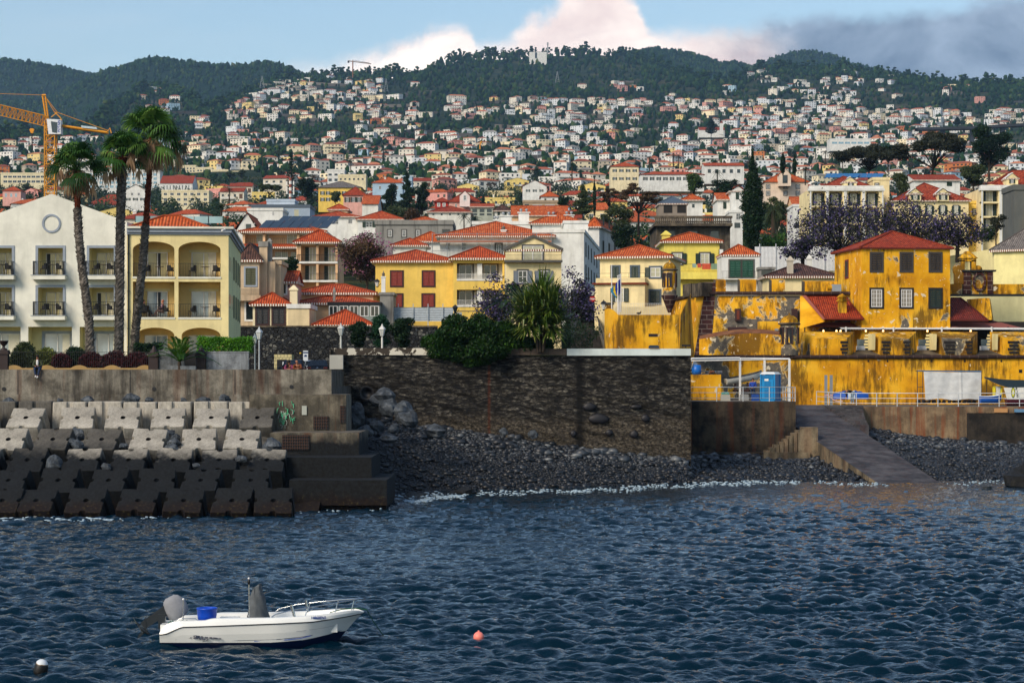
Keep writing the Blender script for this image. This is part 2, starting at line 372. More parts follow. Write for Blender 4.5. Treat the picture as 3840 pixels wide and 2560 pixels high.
# ---------------------------------------------------------------- terrain
DM=[(150,1380),(195,1345),(230,1225),(260,1180),(330,1100),(430,1000),(650,900),(950,800),(1450,700),(2000,600),(2700,500),(3300,400),(3900,300),(4500,215),(5200,120)]
Dd=np.array([a for a,b in DM],float); Dp=np.array([b for a,b in DM],float)
def pyd(d): return np.interp(d,Dd,Dp)
def dpy(py): return float(np.interp(-py,-Dp,Dd))
SKA=np.array([(-900,560),(-600,540),(0,515),(300,500),(400,450),(470,375),(560,335),(660,338),(760,420),(830,405),(950,345),(1040,305),(1130,290),(1300,283),(1480,283),(1590,290),(1650,245),(1700,232),(1800,222),(1900,215),(2050,205),(2200,205),(2330,207),(2430,232),(2560,285),(2680,325),(2780,300),(2860,268),(2950,262),(3200,265),(3400,290),(3600,310),(3840,330),(4440,360),(4900,380)],float)
def sky_py(px): return np.interp(px,SKA[:,0],SKA[:,1])
def fbm(x,y,o=4,s=1.):
    v=0;a=1.;
    for i in range(o):
        v+=a*noise.noise(Vector((x*s,y*s,3.7+i))); a*=.5; s*=2.1
    return v
def terr(px,d):
    ds=dpy(float(sky_py(px)))
    amp=np.interp(d,[300,900,2000,4500],[0,5,16,10])
    def zz(dd):
        p=float(pyd(dd))+amp*fbm(px/420.,dd/ (dd*.22+80),3)
        return Z(p,dd)
    if d<=ds: return zz(d)
    return zz(ds)-(d-ds)*.25
pxs=np.arange(-900,4901,22.); dds=[193,200,206,215,230,260,300,360,430,520,650,800,950,1100,1280,1450,1600,1800,2000,2150,2300,2450,2600,2750,2900,3050,3200,3350,3500,3650,3800,3950,4100,4250,4400,4550,4700,4900,5200]
V=[];nx=len(pxs)
for d in dds:
    for px in pxs: V.append((X(px,d),d,terr(px,d)-1.5))
V=np.array(V); ny=len(dds)
I=np.arange(nx*ny).reshape(ny,nx); Q=np.stack([I[:-1,:-1],I[:-1,1:],I[1:,1:],I[1:,:-1]],-1).reshape(-1,4)
t=NT('hillside scrub, terraces and forest floor'); a=t.noise(.012,9,.62); b=t.noise(.05,8,.7,sx=(1,2.4,2.4))
r1=t.ramp(a,0,[(.35,'#16261a'),(.5,'#2a3a20'),(.62,'#4a4a2c'),(.75,'#5a5038')]); r2=t.ramp(b,0,[(.3,.4),(.65,1.15)])
t.bump(b,0,1.,3.); HILL=t.fin(t.mix(1.,(r1,0),(r2,0),'MULTIPLY'),.95,.1)
tag(npmesh('hillside',V,Q,HILL,smooth=True),kind='structure')
FORM=NT('forested mountain side'); a=FORM.noise(.02,9,.7); r1=FORM.ramp(a,0,[(.3,'#12221b'),(.5,'#1d3222'),(.7,'#33402a')]); FORM.bump(a,0,1.,14.); FORM=FORM.fin((r1,0),.95,.05)
RIDGES=[]
def ridge(name,sk,d0,d1,base):
    """a mountain behind the town: rises from (d0, base row) to its crest at d1"""
    sk=np.array(sk,float); pp=np.arange(sk[0,0],sk[-1,0]+1,25.); V=[]; T=np.linspace(0,1,26)
    def f(px,t_):
        pk=np.interp(px,sk[:,0],sk[:,1]); d=d0+(d1-d0)*t_
        py=base+(pk-base)*t_**.9+ 26*fbm(px/300.,d/500.,3)*math.sin(PI*t_)
        return P(px,py,d)
    for t_ in T:
        for px in pp: V.append(f(px,t_))
    for k,drop in ((300,120),(900,500)):
        for px in pp:
            q=f(px,1.); V.append((q.x*(d1+k)/d1,d1+k,q.z-drop))
    n=len(pp); m=len(T)+2; I=np.arange(n*m).reshape(m,n); Q=np.stack([I[:-1,:-1],I[:-1,1:],I[1:,1:],I[1:,:-1]],-1).reshape(-1,4)
    tag(npmesh(name,np.array([tuple(v) for v in V]),Q,FORM,smooth=True),kind='structure'); RIDGES.append((f,sk[0,0],sk[-1,0],d1))
ridge('mountain_forested_spur',[(-300,420),(200,380),(350,292),(420,272),(560,227),(650,238),(750,250),(900,258),(1000,242),(1060,256),(1130,290),(1250,330),(1500,420)],4000,4900,560)
ridge('mountain_far_slope',[(-900,180),(-600,205),(0,228),(100,242),(150,247),(250,267),(350,292),(500,340),(900,420)],4900,5700,560)
ridge('mountain_behind_the_centre',[(2150,330),(2250,262),(2330,207),(2450,193),(2550,202),(2650,226),(2700,248),(2760,244),(2820,262),(2900,295),(3100,350)],4700,5500,460)
ridge('mountain_in_the_mist',[(2700,330),(2800,270),(2880,236),(2960,206),(3050,199),(3130,216),(3200,246),(3300,275),(3500,310),(3900,340),(4600,380)],4900,6300,400)
# ---------------------------------------------------------------- haze
hm=bpy.data.materials.new('thin evening air'); hm.use_nodes=True; hn=hm.node_tree; hn.nodes.clear()
ho=hn.nodes.new('ShaderNodeOutputMaterial'); hv=hn.nodes.new('ShaderNodeVolumePrincipled'); hn.links.new(hv.outputs[0],ho.inputs['Volume'])
hv.inputs['Color'].default_value=(.42,.68,1.,1); hv.inputs['Density'].default_value=HAZE; hv.inputs['Anisotropy'].default_value=.2
if HAZE>0:
    b=MB(); b.box(-2600,2600,-60,7400,-4,1060,hm); tag(b.build('haze'),kind='stuff')
# ---------------------------------------------------------------- water
def waves(xx,yy,seed=3,n=140):
    r=np.random.RandomState(seed); z=np.zeros_like(xx); dx=np.zeros_like(xx); dy=np.zeros_like(xx)
    for i in range(n):
        lam=.18*(1.9/.18)**(r.rand()**1.1); k=2*np.pi/lam; th=R(-95)+r.randn()*R(34)
        A=.0115*lam**.95*(.5+r.rand()); ph=r.rand()*2*np.pi
        a=k*(xx*math.cos(th)+yy*math.sin(th))+ph
        if lam<1.: A=A*np.clip(1.25-(yy-60)/160,.35,1)
        z+=A*np.sin(a); dx+=-A*.8*math.cos(th)*np.cos(a); dy+=-A*.8*math.sin(th)*np.cos(a)
    return z,dx,dy
u=np.linspace(-.30,.30,1150); vr=np.concatenate([np.linspace(1/46.,1/175.,760)]); dv=1/vr
UU,DD=np.meshgrid(u,dv); xx=UU*DD; yy=DD.copy()
z,dx,dy=waves(xx,yy)
pm=.72+.28*np.sin(xx*.09+1.7*np.sin(yy*.045))*np.cos(yy*.07+.5+1.3*np.sin(xx*.05)); z=z*pm+.035*np.sin(yy*.55+.12*xx+.8*np.sin(xx*.2))*np.clip((120-yy)/60,.2,1); dx=dx*pm; dy=dy*pm
fade=np.clip((150-yy)/40,.35,1)   # waves calm down in the cove
V=np.stack([xx+dx*fade,yy+dy*fade,z*fade],-1).reshape(-1,3)
ny,nx=xx.shape; I=np.arange(nx*ny).reshape(ny,nx); Q=np.stack([I[:-1,:-1],I[:-1,1:],I[1:,1:],I[1:,:-1]],-1).reshape(-1,4)
t=NT('dark sea water'); n=t.noise(2.6,4,.6,sx=(1,1.6,1)); n_=t.noise(9,3,.6,sx=(1,1.5,1))
bb=t.n('ShaderNodeBump'); bb.inputs['Strength'].default_value=.8; bb.inputs['Distance'].default_value=.07; t.l(n,0,bb,'Height')
b2=t.n('ShaderNodeBump'); b2.inputs['Strength'].default_value=.3; b2.inputs['Distance'].default_value=.02; t.l(n_,0,b2,'Height'); t.l(bb,0,b2,'Normal'); t.l(b2,0,t.b,'Normal')
WATER=t.fin('#011a28',.045,.3); t.b.inputs['IOR'].default_value=1.33
wo=npmesh('sea_water',V,Q,WATER,smooth=True); tag(wo,kind='structure')
b=MB()
for (x0,x1,y0,y1) in ((-600,600,-400,46),(-600,-13.8,46,175),(13.8,600,46,175)):
    b.face([(x0,y0,-.12),(x1,y0,-.12),(x1,y1,-.12),(x0,y1,-.12)],WATER)
tag(b.build('sea_water_around'),kind='structure')
# ---------------------------------------------------------------- vegetation tools
def leaves(name,C,size,mat,parent=None,seed=0,asp=.5,clump=None,up=0.,loc=None,droop=0.):
    r=np.random.RandomState(seed); n=len(C)
    a=r.randn(n,3); a[:,2]-=droop; a/=np.linalg.norm(a,axis=1)[:,None]
    b=r.randn(n,3); b[:,2]+=up; b-=a*(a*b).sum(1)[:,None]; b/=np.linalg.norm(b,axis=1)[:,None]; b=np.cross(a,b)
    s=(size*(.6+.8*r.rand(n)))[:,None]
    V=np.stack([C-a*s*.5,C+b*s*asp*.5,C+a*s*.5,C-b*s*asp*.5],1).reshape(-1,3)
    Q=np.arange(4*n).reshape(n,4); v=r.rand(n)*.6+(clump*.4 if clump is not None else .2*r.rand(n))
    return npmesh(name,V,Q,mat,var=np.repeat(v,4),parent=parent,loc=loc)
def crown_pts(blobs,n,seed=0,shell=.45,gap=.0,gs=.9):
    r=np.random.RandomState(seed); vol=np.array([b[3]*b[4]*b[5] for b in blobs])**.66; k=r.choice(len(blobs),n,p=vol/vol.sum())
    B=np.array(blobs)[k]; d=r.randn(n,3); d/=np.linalg.norm(d,axis=1)[:,None]; rad=r.rand(n)**shell
    w=np.sin(d[:,0]*5+k*1.7)*np.cos(d[:,1]*4+k)+np.sin(d[:,2]*6+k*2.3); rad=rad*(1+.12*w)
    C=B[:,:3]+d*rad[:,None]*B[:,3:6]
    cl=r.rand(len(blobs))[k]
    if gap>0:
        q=np.sin(C[:,0]*gs*2.1+1.3*seed)+np.sin(C[:,1]*gs*2.3+seed)+np.sin(C[:,2]*gs*2.7+.7*seed)
        m=q>-3+gap*3.; C=C[m]; cl=cl[m]
    return C,cl
LG=leafmat('broad green leaves','#18300f','#2f4f1a','#56702c'); LD=leafmat('dark green leaves','#0e2012','#1b361a','#35522a'); LO=leafmat('olive green leaves','#26331a','#465330','#6c7440')
LB=leafmat('bright hedge leaves','#2c5a10','#4f8a18','#86b030'); LR=leafmat('dark red leaves','#2a0c10','#4a141a','#6a3030'); LP=leafmat('jacaranda blossom','#443c5c','#6a6090','#968cb8',.6,.4)
LBR=leafmat('brown dry leaves','#2f2418','#54412a','#7a6240'); LPK=leafmat('pink blossom','#8a4a6a','#b57a98','#d8a8bc',.6,.4)
LJ=leafmat('sparse dusty leaves','#1c2016','#343a28','#4e4e3a'); LBUSH=leafmat('dense feathery bush leaves','#0e220a','#24480f','#4c7418')
BARK=plain('#4a4036',.9,0,.1,.3,2.); BARKD=plain('#2a2520',.9,0,.1,.3,2.)
def limbs(mb,base,tips,r0,mat,seed=0,crook=.12):
    r=random.Random(seed); base=Vector(base)
    for t_ in tips:
        t_=Vector(t_); pts=[base]; m=(base+t_)/2; L_=(t_-base).length
        mid=Vector((base.x*.35+t_.x*.65*.7+m.x*0,base.y*.4+t_.y*.5,base.z*.45+t_.z*.55)); mid=(mid+m)/2+Vector((r.uniform(-1,1),r.uniform(-1,1),0))*L_*crook
        for i in range(1,6):
            k=i/5; pts.append(base*(1-k)**2+mid*2*k*(1-k)+t_*k*k)
        mb.tube(pts,[r0*(1-.85*i/5) for i in range(6)],mat,5)
def tree(name,label,h,rx,mat,seed=0,n=2500,ls=.5,kind='round',loc=(0,0,0),group=None,gap=.25,trunk=True,extra=None,cat='tree',bark=None,th=.3):
    root=thing(name,label,cat,loc,0,group); r=random.Random(seed); bark=bark or BARK
    if kind=='round':
        bl=[]; tips=[]
        for i in range(13):
            a=r.uniform(0,2*PI); q=r.uniform(.1,.72); z=h*(th+.12+(1-th-.2)*r.random()); f=math.sqrt(max(.1,1-((z/h-.66)/.48)**2))
            c=(math.cos(a)*rx*q*f,math.sin(a)*rx*q*f,z); s=rx*r.uniform(.28,.45); bl.append((*c,s,s,s*.72)); tips.append(c)
        bl.append((0,0,h*.62,rx*.55,rx*.55,h*.25))
    elif kind=='col':  # cypress
        bl=[]; tips=[(0,0,h*.9)]; m=16
        for i in range(m):
            k=i/(m-1); f=(math.sin(PI*min(1,k*.9+.12))**.6)*(1-k**3*.75) if k<1 else .1
            for j in range(2): bl.append((r.uniform(-.25,.25)*rx*f,r.uniform(-.25,.25)*rx*f,h*(.06+.9*k),rx*f*.8,rx*f*.8,h*.07))
    elif kind=='cone': # tall conifer
        bl=[]; tips=[(0,0,h*.95)]
        for i in range(26):
            k=(i+.5)/26; f=(1-k)**.8*(.75+.5*r.random()); a=r.uniform(0,2*PI)
            bl.append((math.cos(a)*rx*f*.5,math.sin(a)*rx*f*.5,h*(.12+.86*k),rx*f*.62+.2,rx*f*.62+.2,h*.05))
    elif kind=='umb': # flat topped spreading
        bl=[]; tips=[]
        for i in range(20):
            a=r.uniform(0,2*PI); q=math.sqrt(r.random()); c=(math.cos(a)*rx*q,math.sin(a)*rx*q,h*(.94-.26*q*q+r.uniform(-.14,.06))); s=rx*.2
            bl.append((*c,s*1.3,s*1.3,s*.6)); tips.append(c)
    if extra: bl+=extra
    C,cl=crown_pts(bl,n,seed,.5,gap,2.5/max(rx,.5))
    tr=MB()
    if trunk:
        tr.tube([(0,0,-.5),(r.uniform(-.1,.1)*rx*.3,0,h*th*.6),(0,0,h*th)],[h*.03,h*.022,h*.018],bark,8)
        if kind in('col','cone'): tr.tube([(0,0,h*th*.5),(0,0,h*.95)],[h*.018,.02],bark,5)
        else: limbs(tr,(0,0,h*th*.9),tips,h*.014,bark,seed)
        tr.build('trunk',root)
    leaves('crown',C,ls,mat,root,seed,.6,cl)
    return root
def ico(sub=1):
    t=(1+5**.5)/2; v=[(-1,t,0),(1,t,0),(-1,-t,0),(1,-t,0),(0,-1,t),(0,1,t),(0,-1,-t),(0,1,-t),(t,0,-1),(t,0,1),(-t,0,-1),(-t,0,1)]
    f=[(0,11,5),(0,5,1),(0,1,7),(0,7,10),(0,10,11),(1,5,9),(5,11,4),(11,10,2),(10,7,6),(7,1,8),(3,9,4),(3,4,2),(3,2,6),(3,6,8),(3,8,9),(4,9,5),(2,4,11),(6,2,10),(8,6,7),(9,8,1)]
    v=[Vector(p).normalized() for p in v]
    for _ in range(sub-1):
        c={}; nf=[]
        def mid(a,b):
            k=(min(a,b),max(a,b))
            if k not in c: v.append(((v[a]+v[b])/2).normalized()); c[k]=len(v)-1
            return c[k]
        for a,b_,d in f: x,y,z=mid(a,b_),mid(b_,d),mid(d,a); nf+=[(a,x,z),(b_,y,x),(d,z,y),(x,y,z)]
        f=nf
    return np.array([tuple(p) for p in v]),np.array(f)
def batch(name,TV,TF,pos,scl,mat,seed=0,jit=.18,smooth=False,var=None,tilt=0):
    r=np.random.RandomState(seed); n=len(pos); a=r.rand(n)*2*np.pi; ca,sa=np.cos(a),np.sin(a)
    W=TV[None]*(1+jit*r.randn(n,len(TV),1)); W=W*scl[:,None,:]
    x=W[...,0]*ca[:,None]-W[...,1]*sa[:,None]; y=W[...,0]*sa[:,None]+W[...,1]*ca[:,None]; z=W[...,2]+tilt*x*(r.rand(n)[:,None]-.5)
    V=(np.stack([x,y,z],-1)+pos[:,None,:]).reshape(-1,3); Q=(TF[None]+(np.arange(n)*len(TV))[:,None,None]).reshape(-1,TF.shape[1])
    v=(r.rand(n) if var is None else var); vv=np.repeat(v,len(TV))*.8+.2*r.rand(len(V))
    return npmesh(name,V,Q,mat,smooth=smooth,var=vv)
# ---------------------------------------------------------------- where the town is built up: share of ground covered by houses
IV,IF=ico(2); I1,F1=ico(1)
DENS={280:"00000000013210000221002434421100",320:"00012103576420000144002245544420",360:"00133247777640000001421135532210",400:"00122367446651255777678866542112",
440:"00111366675763424654346989998866",480:"11111134343451245662245889998765",520:"55521245322345566754357989998876",560:"66642467677777888886679999998877",600:"55567788788888888888889999999988"}
def dens(px,py):
    if px<0 or px>=3840: px=min(max(px,0),3839)
    if py>=640: return .85
    k=int((py-260)//40)*40+280
    if k<280: return 0
    return int(DENS[min(k,600)][int(px//120)])/9
def inmask(px,py,boxes): return any(a<=px<=b and c<=py<=d for a,b,c,d in boxes)
rs=random.Random(11); HS=[]   # houses: (px,py,d)
CELL={}
def ok(px,py,wpx,hpx):
    k=(int(px//60),int(py//40))
    for i in (-3,-2,-1,0,1,2,3):
        for j in (-1,0,1):
            for (a,b,w2,h2) in CELL.get((k[0]+i,k[1]+j),()):
                if abs(a-px)<(wpx+w2)*(.44 if py<600 else .40) and abs(b-py)<(hpx+h2)*(.27 if py<600 else .22): return False
    CELL.setdefault(k,[]).append((px,py,wpx,hpx)); return True
HMASK=[(0,480,730,1400),(480,2160,790,1400)]
for i in range(60000):
    py=270+(rs.random()**.9)*720; px=rs.uniform(-350,4190)
    dn=dens(px,py); nv=.5+.5*fbm(px/75.,py/26.,3)*1.25
    if dn<=0 or nv>((.0+.76*dn) if py<600 else .74): continue
    ds=dpy(float(sky_py(px))); d=dpy(py)
    if d>ds*.985: continue
    q_=rs.random(); big=2.0 if q_<.035 else (1.45 if q_<.16 else 1); wpx=rs.uniform(10,16)*big*F/d*.95; hpx=rs.uniform(5.5,8)*F/d
    z=terr(px,d); py2=YH-(z-H)*F/d
    if ok(px,py2,wpx,hpx): HS.append((px,py2,d,wpx*d/F,z))
HS.sort(key=lambda q:q[2])
print('houses',len(HS))
# ---------------------------------------------------------------- buildings: roofs, windows, houses
def uvface(mb,pts,mat,o,du,dv):
    o=Vector(o); mb.face(pts,mat,[((Vector(p)-o).dot(du),(Vector(p)-o).dot(dv)) for p in pts])
def roof(mb,x0,x1,y0,y1,z,rise,ov,mat,kind='hip',wall=None,band=True,ridge=True,hipk=1.):
    a,b,c,d=x0-ov,x1+ov,y0-ov,y1+ov; w,dp=b-a,d-c; pitch=rise/(min(w,dp)/2)
    zt=z+rise; ux,uy,uz=Vector((1,0,0)),Vector((0,1,0)),Vector((0,0,1))
    def sl(n): n=Vector(n).normalized(); return n
    if kind=='hip':
        if w>=dp: k=min(w/2,dp/2*hipk); r0=((a+k),(c+d)/2,zt); r1=((b-k),(c+d)/2,zt)
        else: k=min(dp/2,w/2*hipk); r0=((a+b)/2,c+k,zt); r1=((a+b)/2,d-k,zt)
        A,B_,C,D=(a,c,z),(b,c,z),(b,d,z),(a,d,z)
        if w>=dp:
            F_=[[A,B_,r1,r0],[B_,C,r1],[C,D,r0,r1],[D,A,r0]]
        else:
            F_=[[A,B_,r0],[B_,C,r1,r0],[C,D,r1],[D,A,r0,r1]]
        for f,u,hz in zip(F_,(ux,uy,-ux,-uy),(0,1,0,1)):
            n=(Vector(f[1])-Vector(f[0])).cross(Vector(f[2])-Vector(f[0])).normalized(); v=n.cross(u)
            if v.z<0: v=-v
            uvface(mb,f,mat,f[0],u,v)
        if ridge:
            for p,q in ((A,r0),(B_,r1 if w>=dp else r0),(r0,r1),(C,r1),(D,r0 if w>=dp else r1)):
                if (Vector(p)-Vector(q)).length>.3: mb.tube([p,q],.11,mat,5)
    elif kind in('gx','gy'):
        if kind=='gx':
            a,b=x0-ov*.5,x1+ov*.5; m=(c+d)/2
            for f,u in (([(a,c,z),(b,c,z),(b,m,zt),(a,m,zt)],ux),([(b,d,z),(a,d,z),(a,m,zt),(b,m,zt)],-ux)):
                n=(Vector(f[1])-Vector(f[0])).cross(Vector(f[2])-Vector(f[0])).normalized(); uvface(mb,f,mat,f[0],u,n.cross(u))
            if wall:
                for x in (x0,x1): mb.face([(x,y0,z),(x,y1,z),(x,(y0+y1)/2,zt-.05)],wall)
            if ridge: mb.tube([(a,m,zt),(b,m,zt)],.11,mat,5)
        else:
            c,d=y0-ov*.5,y1+ov*.5; m=(a+b)/2
            for f,u in (([(a,d,z),(a,c,z),(m,c,zt),(m,d,zt)],-uy),([(b,c,z),(b,d,z),(m,d,zt),(m,c,zt)],uy)):
                n=(Vector(f[1])-Vector(f[0])).cross(Vector(f[2])-Vector(f[0])).normalized(); uvface(mb,f,mat,f[0],u,n.cross(u))
            if wall:
                for y in (y0,y1): mb.face([(x0,y,z),(x1,y,z),((x0+x1)/2,y,zt-.05)],wall)
            if ridge: mb.tube([(m,c,zt),(m,d,zt)],.11,mat,5)
    elif kind=='flat':
        a,b,c,d=x0-.12,x1+.12,y0-.12,y1+.12
        mb.box(a,b,c,d,z-.15,z,mat); t_=.18
        for q in ((a,b,c,c+t_),(a,b,d-t_,d),(a,a+t_,c+t_,d-t_),(b-t_,b,c+t_,d-t_)): mb.box(*q,z,z+rise,mat)
        return
    if band:
        for p,q,u in (((a,c),(b,c),ux),((b,c),(b,d),uy),((b,d),(a,d),-ux),((a,d),(a,c),-uy)):
            L_=(Vector(q)-Vector(p)).length
            mb.face([(*p,z-.2),(*q,z-.2),(*q,z+.01),(*p,z+.01)],EAVE,[(0,0),(L_,0),(L_,.2),(0,.2)])
        mb.face([(a,c,z-.2),(a,d,z-.2),(b,d,z-.2),(b,c,z-.2)],WHITE)
def shutter_mb(mb,x0,x1,y,z0,z1,mat,n=9):
    f=.06; mb.box(x0,x1,y-.05,y-.01,z0,z0+f,mat); mb.box(x0,x1,y-.05,y-.01,z1-f,z1,mat)
    mb.box(x0,x0+f,y-.05,y-.01,z0+f,z1-f,mat); mb.box(x1-f,x1,y-.05,y-.01,z0+f,z1-f,mat)
    for i in range(n):
        a=z0+f+(z1-z0-2*f)*i/n; b=a+(z1-z0-2*f)/n
        mb.face([(x0+f,y-.04,a),(x1-f,y-.04,a),(x1-f,y-.012,b*.9+a*.1),(x0+f,y-.012,b*.9+a*.1)],mat)
WC={}
def win_parts(kind,w,h,shut,sur,glass_,mun):
    """meshes of one window, origin at the middle of its sill; -y faces out"""
    k=(kind,round(w,2),round(h,2),shut.name,sur.name if sur else '',glass_.name,mun)
    if k in WC: return WC[k]
    out=[]
    def B_(name,fn,parent=None):
        m=MB(); fn(m)
        if m.f: o=m.build(name); out.append((name,o.data,parent)); bpy.data.objects.remove(o)
    def pane(m): m.face([(-w/2,-.012,0),(w/2,-.012,0),(w/2,-.012,h),(-w/2,-.012,h)],glass_)
    if kind=='cl':
        def sh(m): shutter_mb(m,-w/2,-.01,0,0,h,shut); shutter_mb(m,.01,w/2,0,0,h,shut)
        B_('window',sh)
    else:
        B_('window',pane)
        if kind!='dk':
            def fr(m):
                t_=.07
                for x0,x1,z0,z1 in ((-w/2,w/2,0,t_),(-w/2,w/2,h-t_,h),(-w/2,-w/2+t_,t_,h-t_),(w/2-t_,w/2,t_,h-t_),(-t_/2,t_/2,t_,h-t_)): m.box(x0,x1,-.045,-.013,z0,z1,WFRAME)
                for i in range(1,mun+1):
                    z=h*i/(mun+1)
                    for sx_ in (-1,1): m.box(min(sx_*t_/2,sx_*(w/2-t_)),max(sx_*t_/2,sx_*(w/2-t_)),-.038,-.015,z-.018,z+.018,WFRAME)
                if mun>=2:
                    for sx_ in (-1,1): m.box(sx_*w/4-.015,sx_*w/4+.015,-.036,-.015,t_,h-t_,WFRAME)
            B_('frame',fr,1)
        if kind=='sh':
            for s_ in (-1,1):
                def sh(m,s_=s_):
                    a,b=(-w/2-w*.5-.02,-w/2-.02) if s_<0 else (w/2+.02,w/2+.02+w*.5); shutter_mb(m,a,b,-.06,0,h,shut)
                B_('shutter',sh,1)
    if sur:
        def su(m):
            t_=.16; y0,y1=-.055,.02
            m.box(-w/2-t_,w/2+t_,y0,y1,-t_,-.001,sur); m.box(-w/2-t_,w/2+t_,y0,y1,h+.001,h+t_,sur)
            m.box(-w/2-t_,-w/2-.001,y0,y1,0,h,sur); m.box(w/2+.001,w/2+t_,y0,y1,0,h,sur)
        B_('surround',su,1)
    WC[k]=out; return out
def add_win(root,kind,x,z,w,h,y=0.,rot=0.,shut=None,sur=None,gl=None,mun=1,simple=False):
    ps=win_parts(kind,w,h,shut or DKG,sur,gl or GL_D,mun)
    first=None
    for name,me,par in ps:
        o=bpy.data.objects.new(name,me); col.objects.link(o)
        if first is None:
            first=o; o.parent=root; o.location=(x,y,z); o.rotation_euler.z=rot
        else: o.parent=first
    return first
def rail_mb(mb,x0,x1,y,z,h,mat,step=.13,top=.03,bar=.011,pts=None):
    """railing along a polyline pts [(x,y)..] or from x0 to x1"""
    pts=pts or [(x0,y),(x1,y)]
    for p,q in zip(pts,pts[1:]):
        L_=math.dist(p,q); n=max(1,int(L_/step))
        mb.tube([(*p,z+h),(*q,z+h)],top,mat,4); mb.tube([(*p,z+.08),(*q,z+.08)],top*.7,mat,4)
        for i in range(n+1):
            k=i/n; x=p[0]+(q[0]-p[0])*k; yy_=p[1]+(q[1]-p[1])*k
            r_=top if i in(0,n) else bar
            mb.box(x-r_,x+r_,yy_-r_,yy_+r_,z,z+h,mat,skip='TD')
def chimney(root,x,y,z,w,h,mat,cap='pot'):
    m=MB(); m.box(x-w/2,x+w/2,y-w/2,y+w/2,z,z+h,mat); m.box(x-w*.62,x+w*.62,y-w*.62,y+w*.62,z+h,z+h+.12,mat)
    if cap=='pot': m.lathe([(w*.3,z+h+.12),(w*.34,z+h+.3),(w*.45,z+h+.34),(w*.1,z+h+.55),(.01,z+h+.7)],plain('#6f6a60',.8),8,(x,y))
    elif cap=='hat': m.prism([(x-w*.6,y-w*.6),(x+w*.6,y-w*.6),(x+w*.6,y+w*.6),(x-w*.6,y+w*.6)],z+h+.12,z+h+.5,mat,scale=.15)
    elif cap=='turb':
        for k in (-.22,.22): m.lathe([(.1,z+h+.1),(.1,z+h+.3),(.2,z+h+.38),(.22,z+h+.5),(.1,z+h+.62),(.01,z+h+.64)],GAL,8,(x+k*w*1.2,y))
    return m.build('chimney',root)
LAB=set()
class B:
    """a building standing on its front line between two photo columns, front-left corner at depth d0, front-right at d1"""
    def __init__(s,name,label,cat,pL,pR,pyB,d0,d1=None,group=None):
        d1=d1 or d0; s.a=Vector((X(pL,d0),d0)); s.b=Vector((X(pR,d1),d1)); s.zb=Z(pyB,(d0+d1)/2); s.w=(s.b-s.a).length
        s.u=(s.b-s.a)/s.w; s.ang=math.atan2(s.u.y,s.u.x); s.root=thing(name,label,cat,(s.a.x,s.a.y,s.zb),s.ang,group)
    def at(s,px,py,off=0.):
        """local (x,z) of the point of the front plane (moved back by off metres) seen at px,py"""
        n=Vector((-s.u.y,s.u.x)); a=s.a+n*off; k=(px-1920)/F
        t_=(k*a.y-a.x)/(s.u.x-k*s.u.y); d=a.y+s.u.y*t_
        return t_,Z(py,d)-s.zb
def house(name,label,pL,pR,pyE,pyB,d0,dep,wall,kind='hip',rise=1.5,wins=(),d1=None,tile=None,ov=.4,cat='house',group=None,sidew=None,base=3.,ch=(),trim=None,rail=None,flatm=None):
    b=B(name,label,cat,pL,pR,pyB,d0,d1,group); z=b.at((pL+pR)/2,pyE)[1]; b.h=z
    m=MB(); m.box(0,b.w,0,dep,-base,z,wall,skip='D'); b.wall=m.build('wall',b.root)
    if kind:
        m=MB(); roof(m,0,b.w,0,dep,z+(.004 if kind=='flat' else 0),rise,ov,(flatm or wall) if kind=='flat' else (tile or TILE),kind,wall,band=(kind!='flat' and d0<520),ridge=d0<900); b.roof=m.build('roof',b.root)
    if trim:
        m=MB(); m.box(-.08,b.w+.08,-.08,dep+.08,z-.3,z-.22,trim); m.build('cornice',b.root)
    for wv in wins:
        cy,hp,cxs,wp,k=wv[:5]; kw=wv[5] if len(wv)>5 else {}
        for c in cxs:
            x,zc=b.at(c,cy); s_=(d0/F); hh=hp*s_; ww=wp*s_
            add_win(b.root,k,x,zc-hh/2,ww,hh,**kw)
    for side,y_,zc,ww,hh,k,kw in (sidew or ()):
        if side=='L': add_win(b.root,k,0,zc,ww,hh,y=y_,rot=-PI/2,**kw)
        else: add_win(b.root,k,b.w,zc,ww,hh,y=y_,rot=PI/2,**kw)
    for c in ch:
        x,_=b.at(c[0],pyE); zt=b.at(c[0],c[1])[1]; y_=dep*c[3] if len(c)>3 else dep*.3; w_=c[2]*d0/F
        z0=z+.05; chimney(b.root,x,y_,z0,w_,max(.3,zt-z0),c[4] if len(c)>4 else WHITE,c[5] if len(c)>5 else 'pot')
    return b
# ------------------------------------------------ the hillside houses that show largest, as individuals
WALLS=[('white',WHITE),('white',WHITE),('off-white',plaster('#d6cfbc',.2)),('cream',plaster('#e6d3a0',.15)),('pale yellow',plaster('#e8cf7c',.12)),('pink',plaster('#d99a90',.12)),('white',plaster('#cfd3d2',.15)),('pale blue',plaster('#a9c4d2',.1))]
LAND=[(290,420,'tall palms'),(740,700,'long white school'),(1090,640,'tall island pine'),(1240,730,'green shuttered yellow villa'),(1500,720,'dark conifer clump'),(1470,705,'pale blue house'),(1750,760,'gabled pink villa'),(2040,770,'beige modern house'),(2200,700,'slim middle cypress'),(2600,760,'unfinished concrete storey'),(2820,640,'giant cypress'),(2945,700,'arched gable villa'),(3180,690,'arcaded cream hotel'),(3250,560,'spreading dark trees'),(3680,560,'massive dark tree'),(3490,700,'dormered mansion'),(900,880,'solar panelled hotel'),(1300,250,'small distant crane'),(2700,480,'white chapel')]
USED=set()
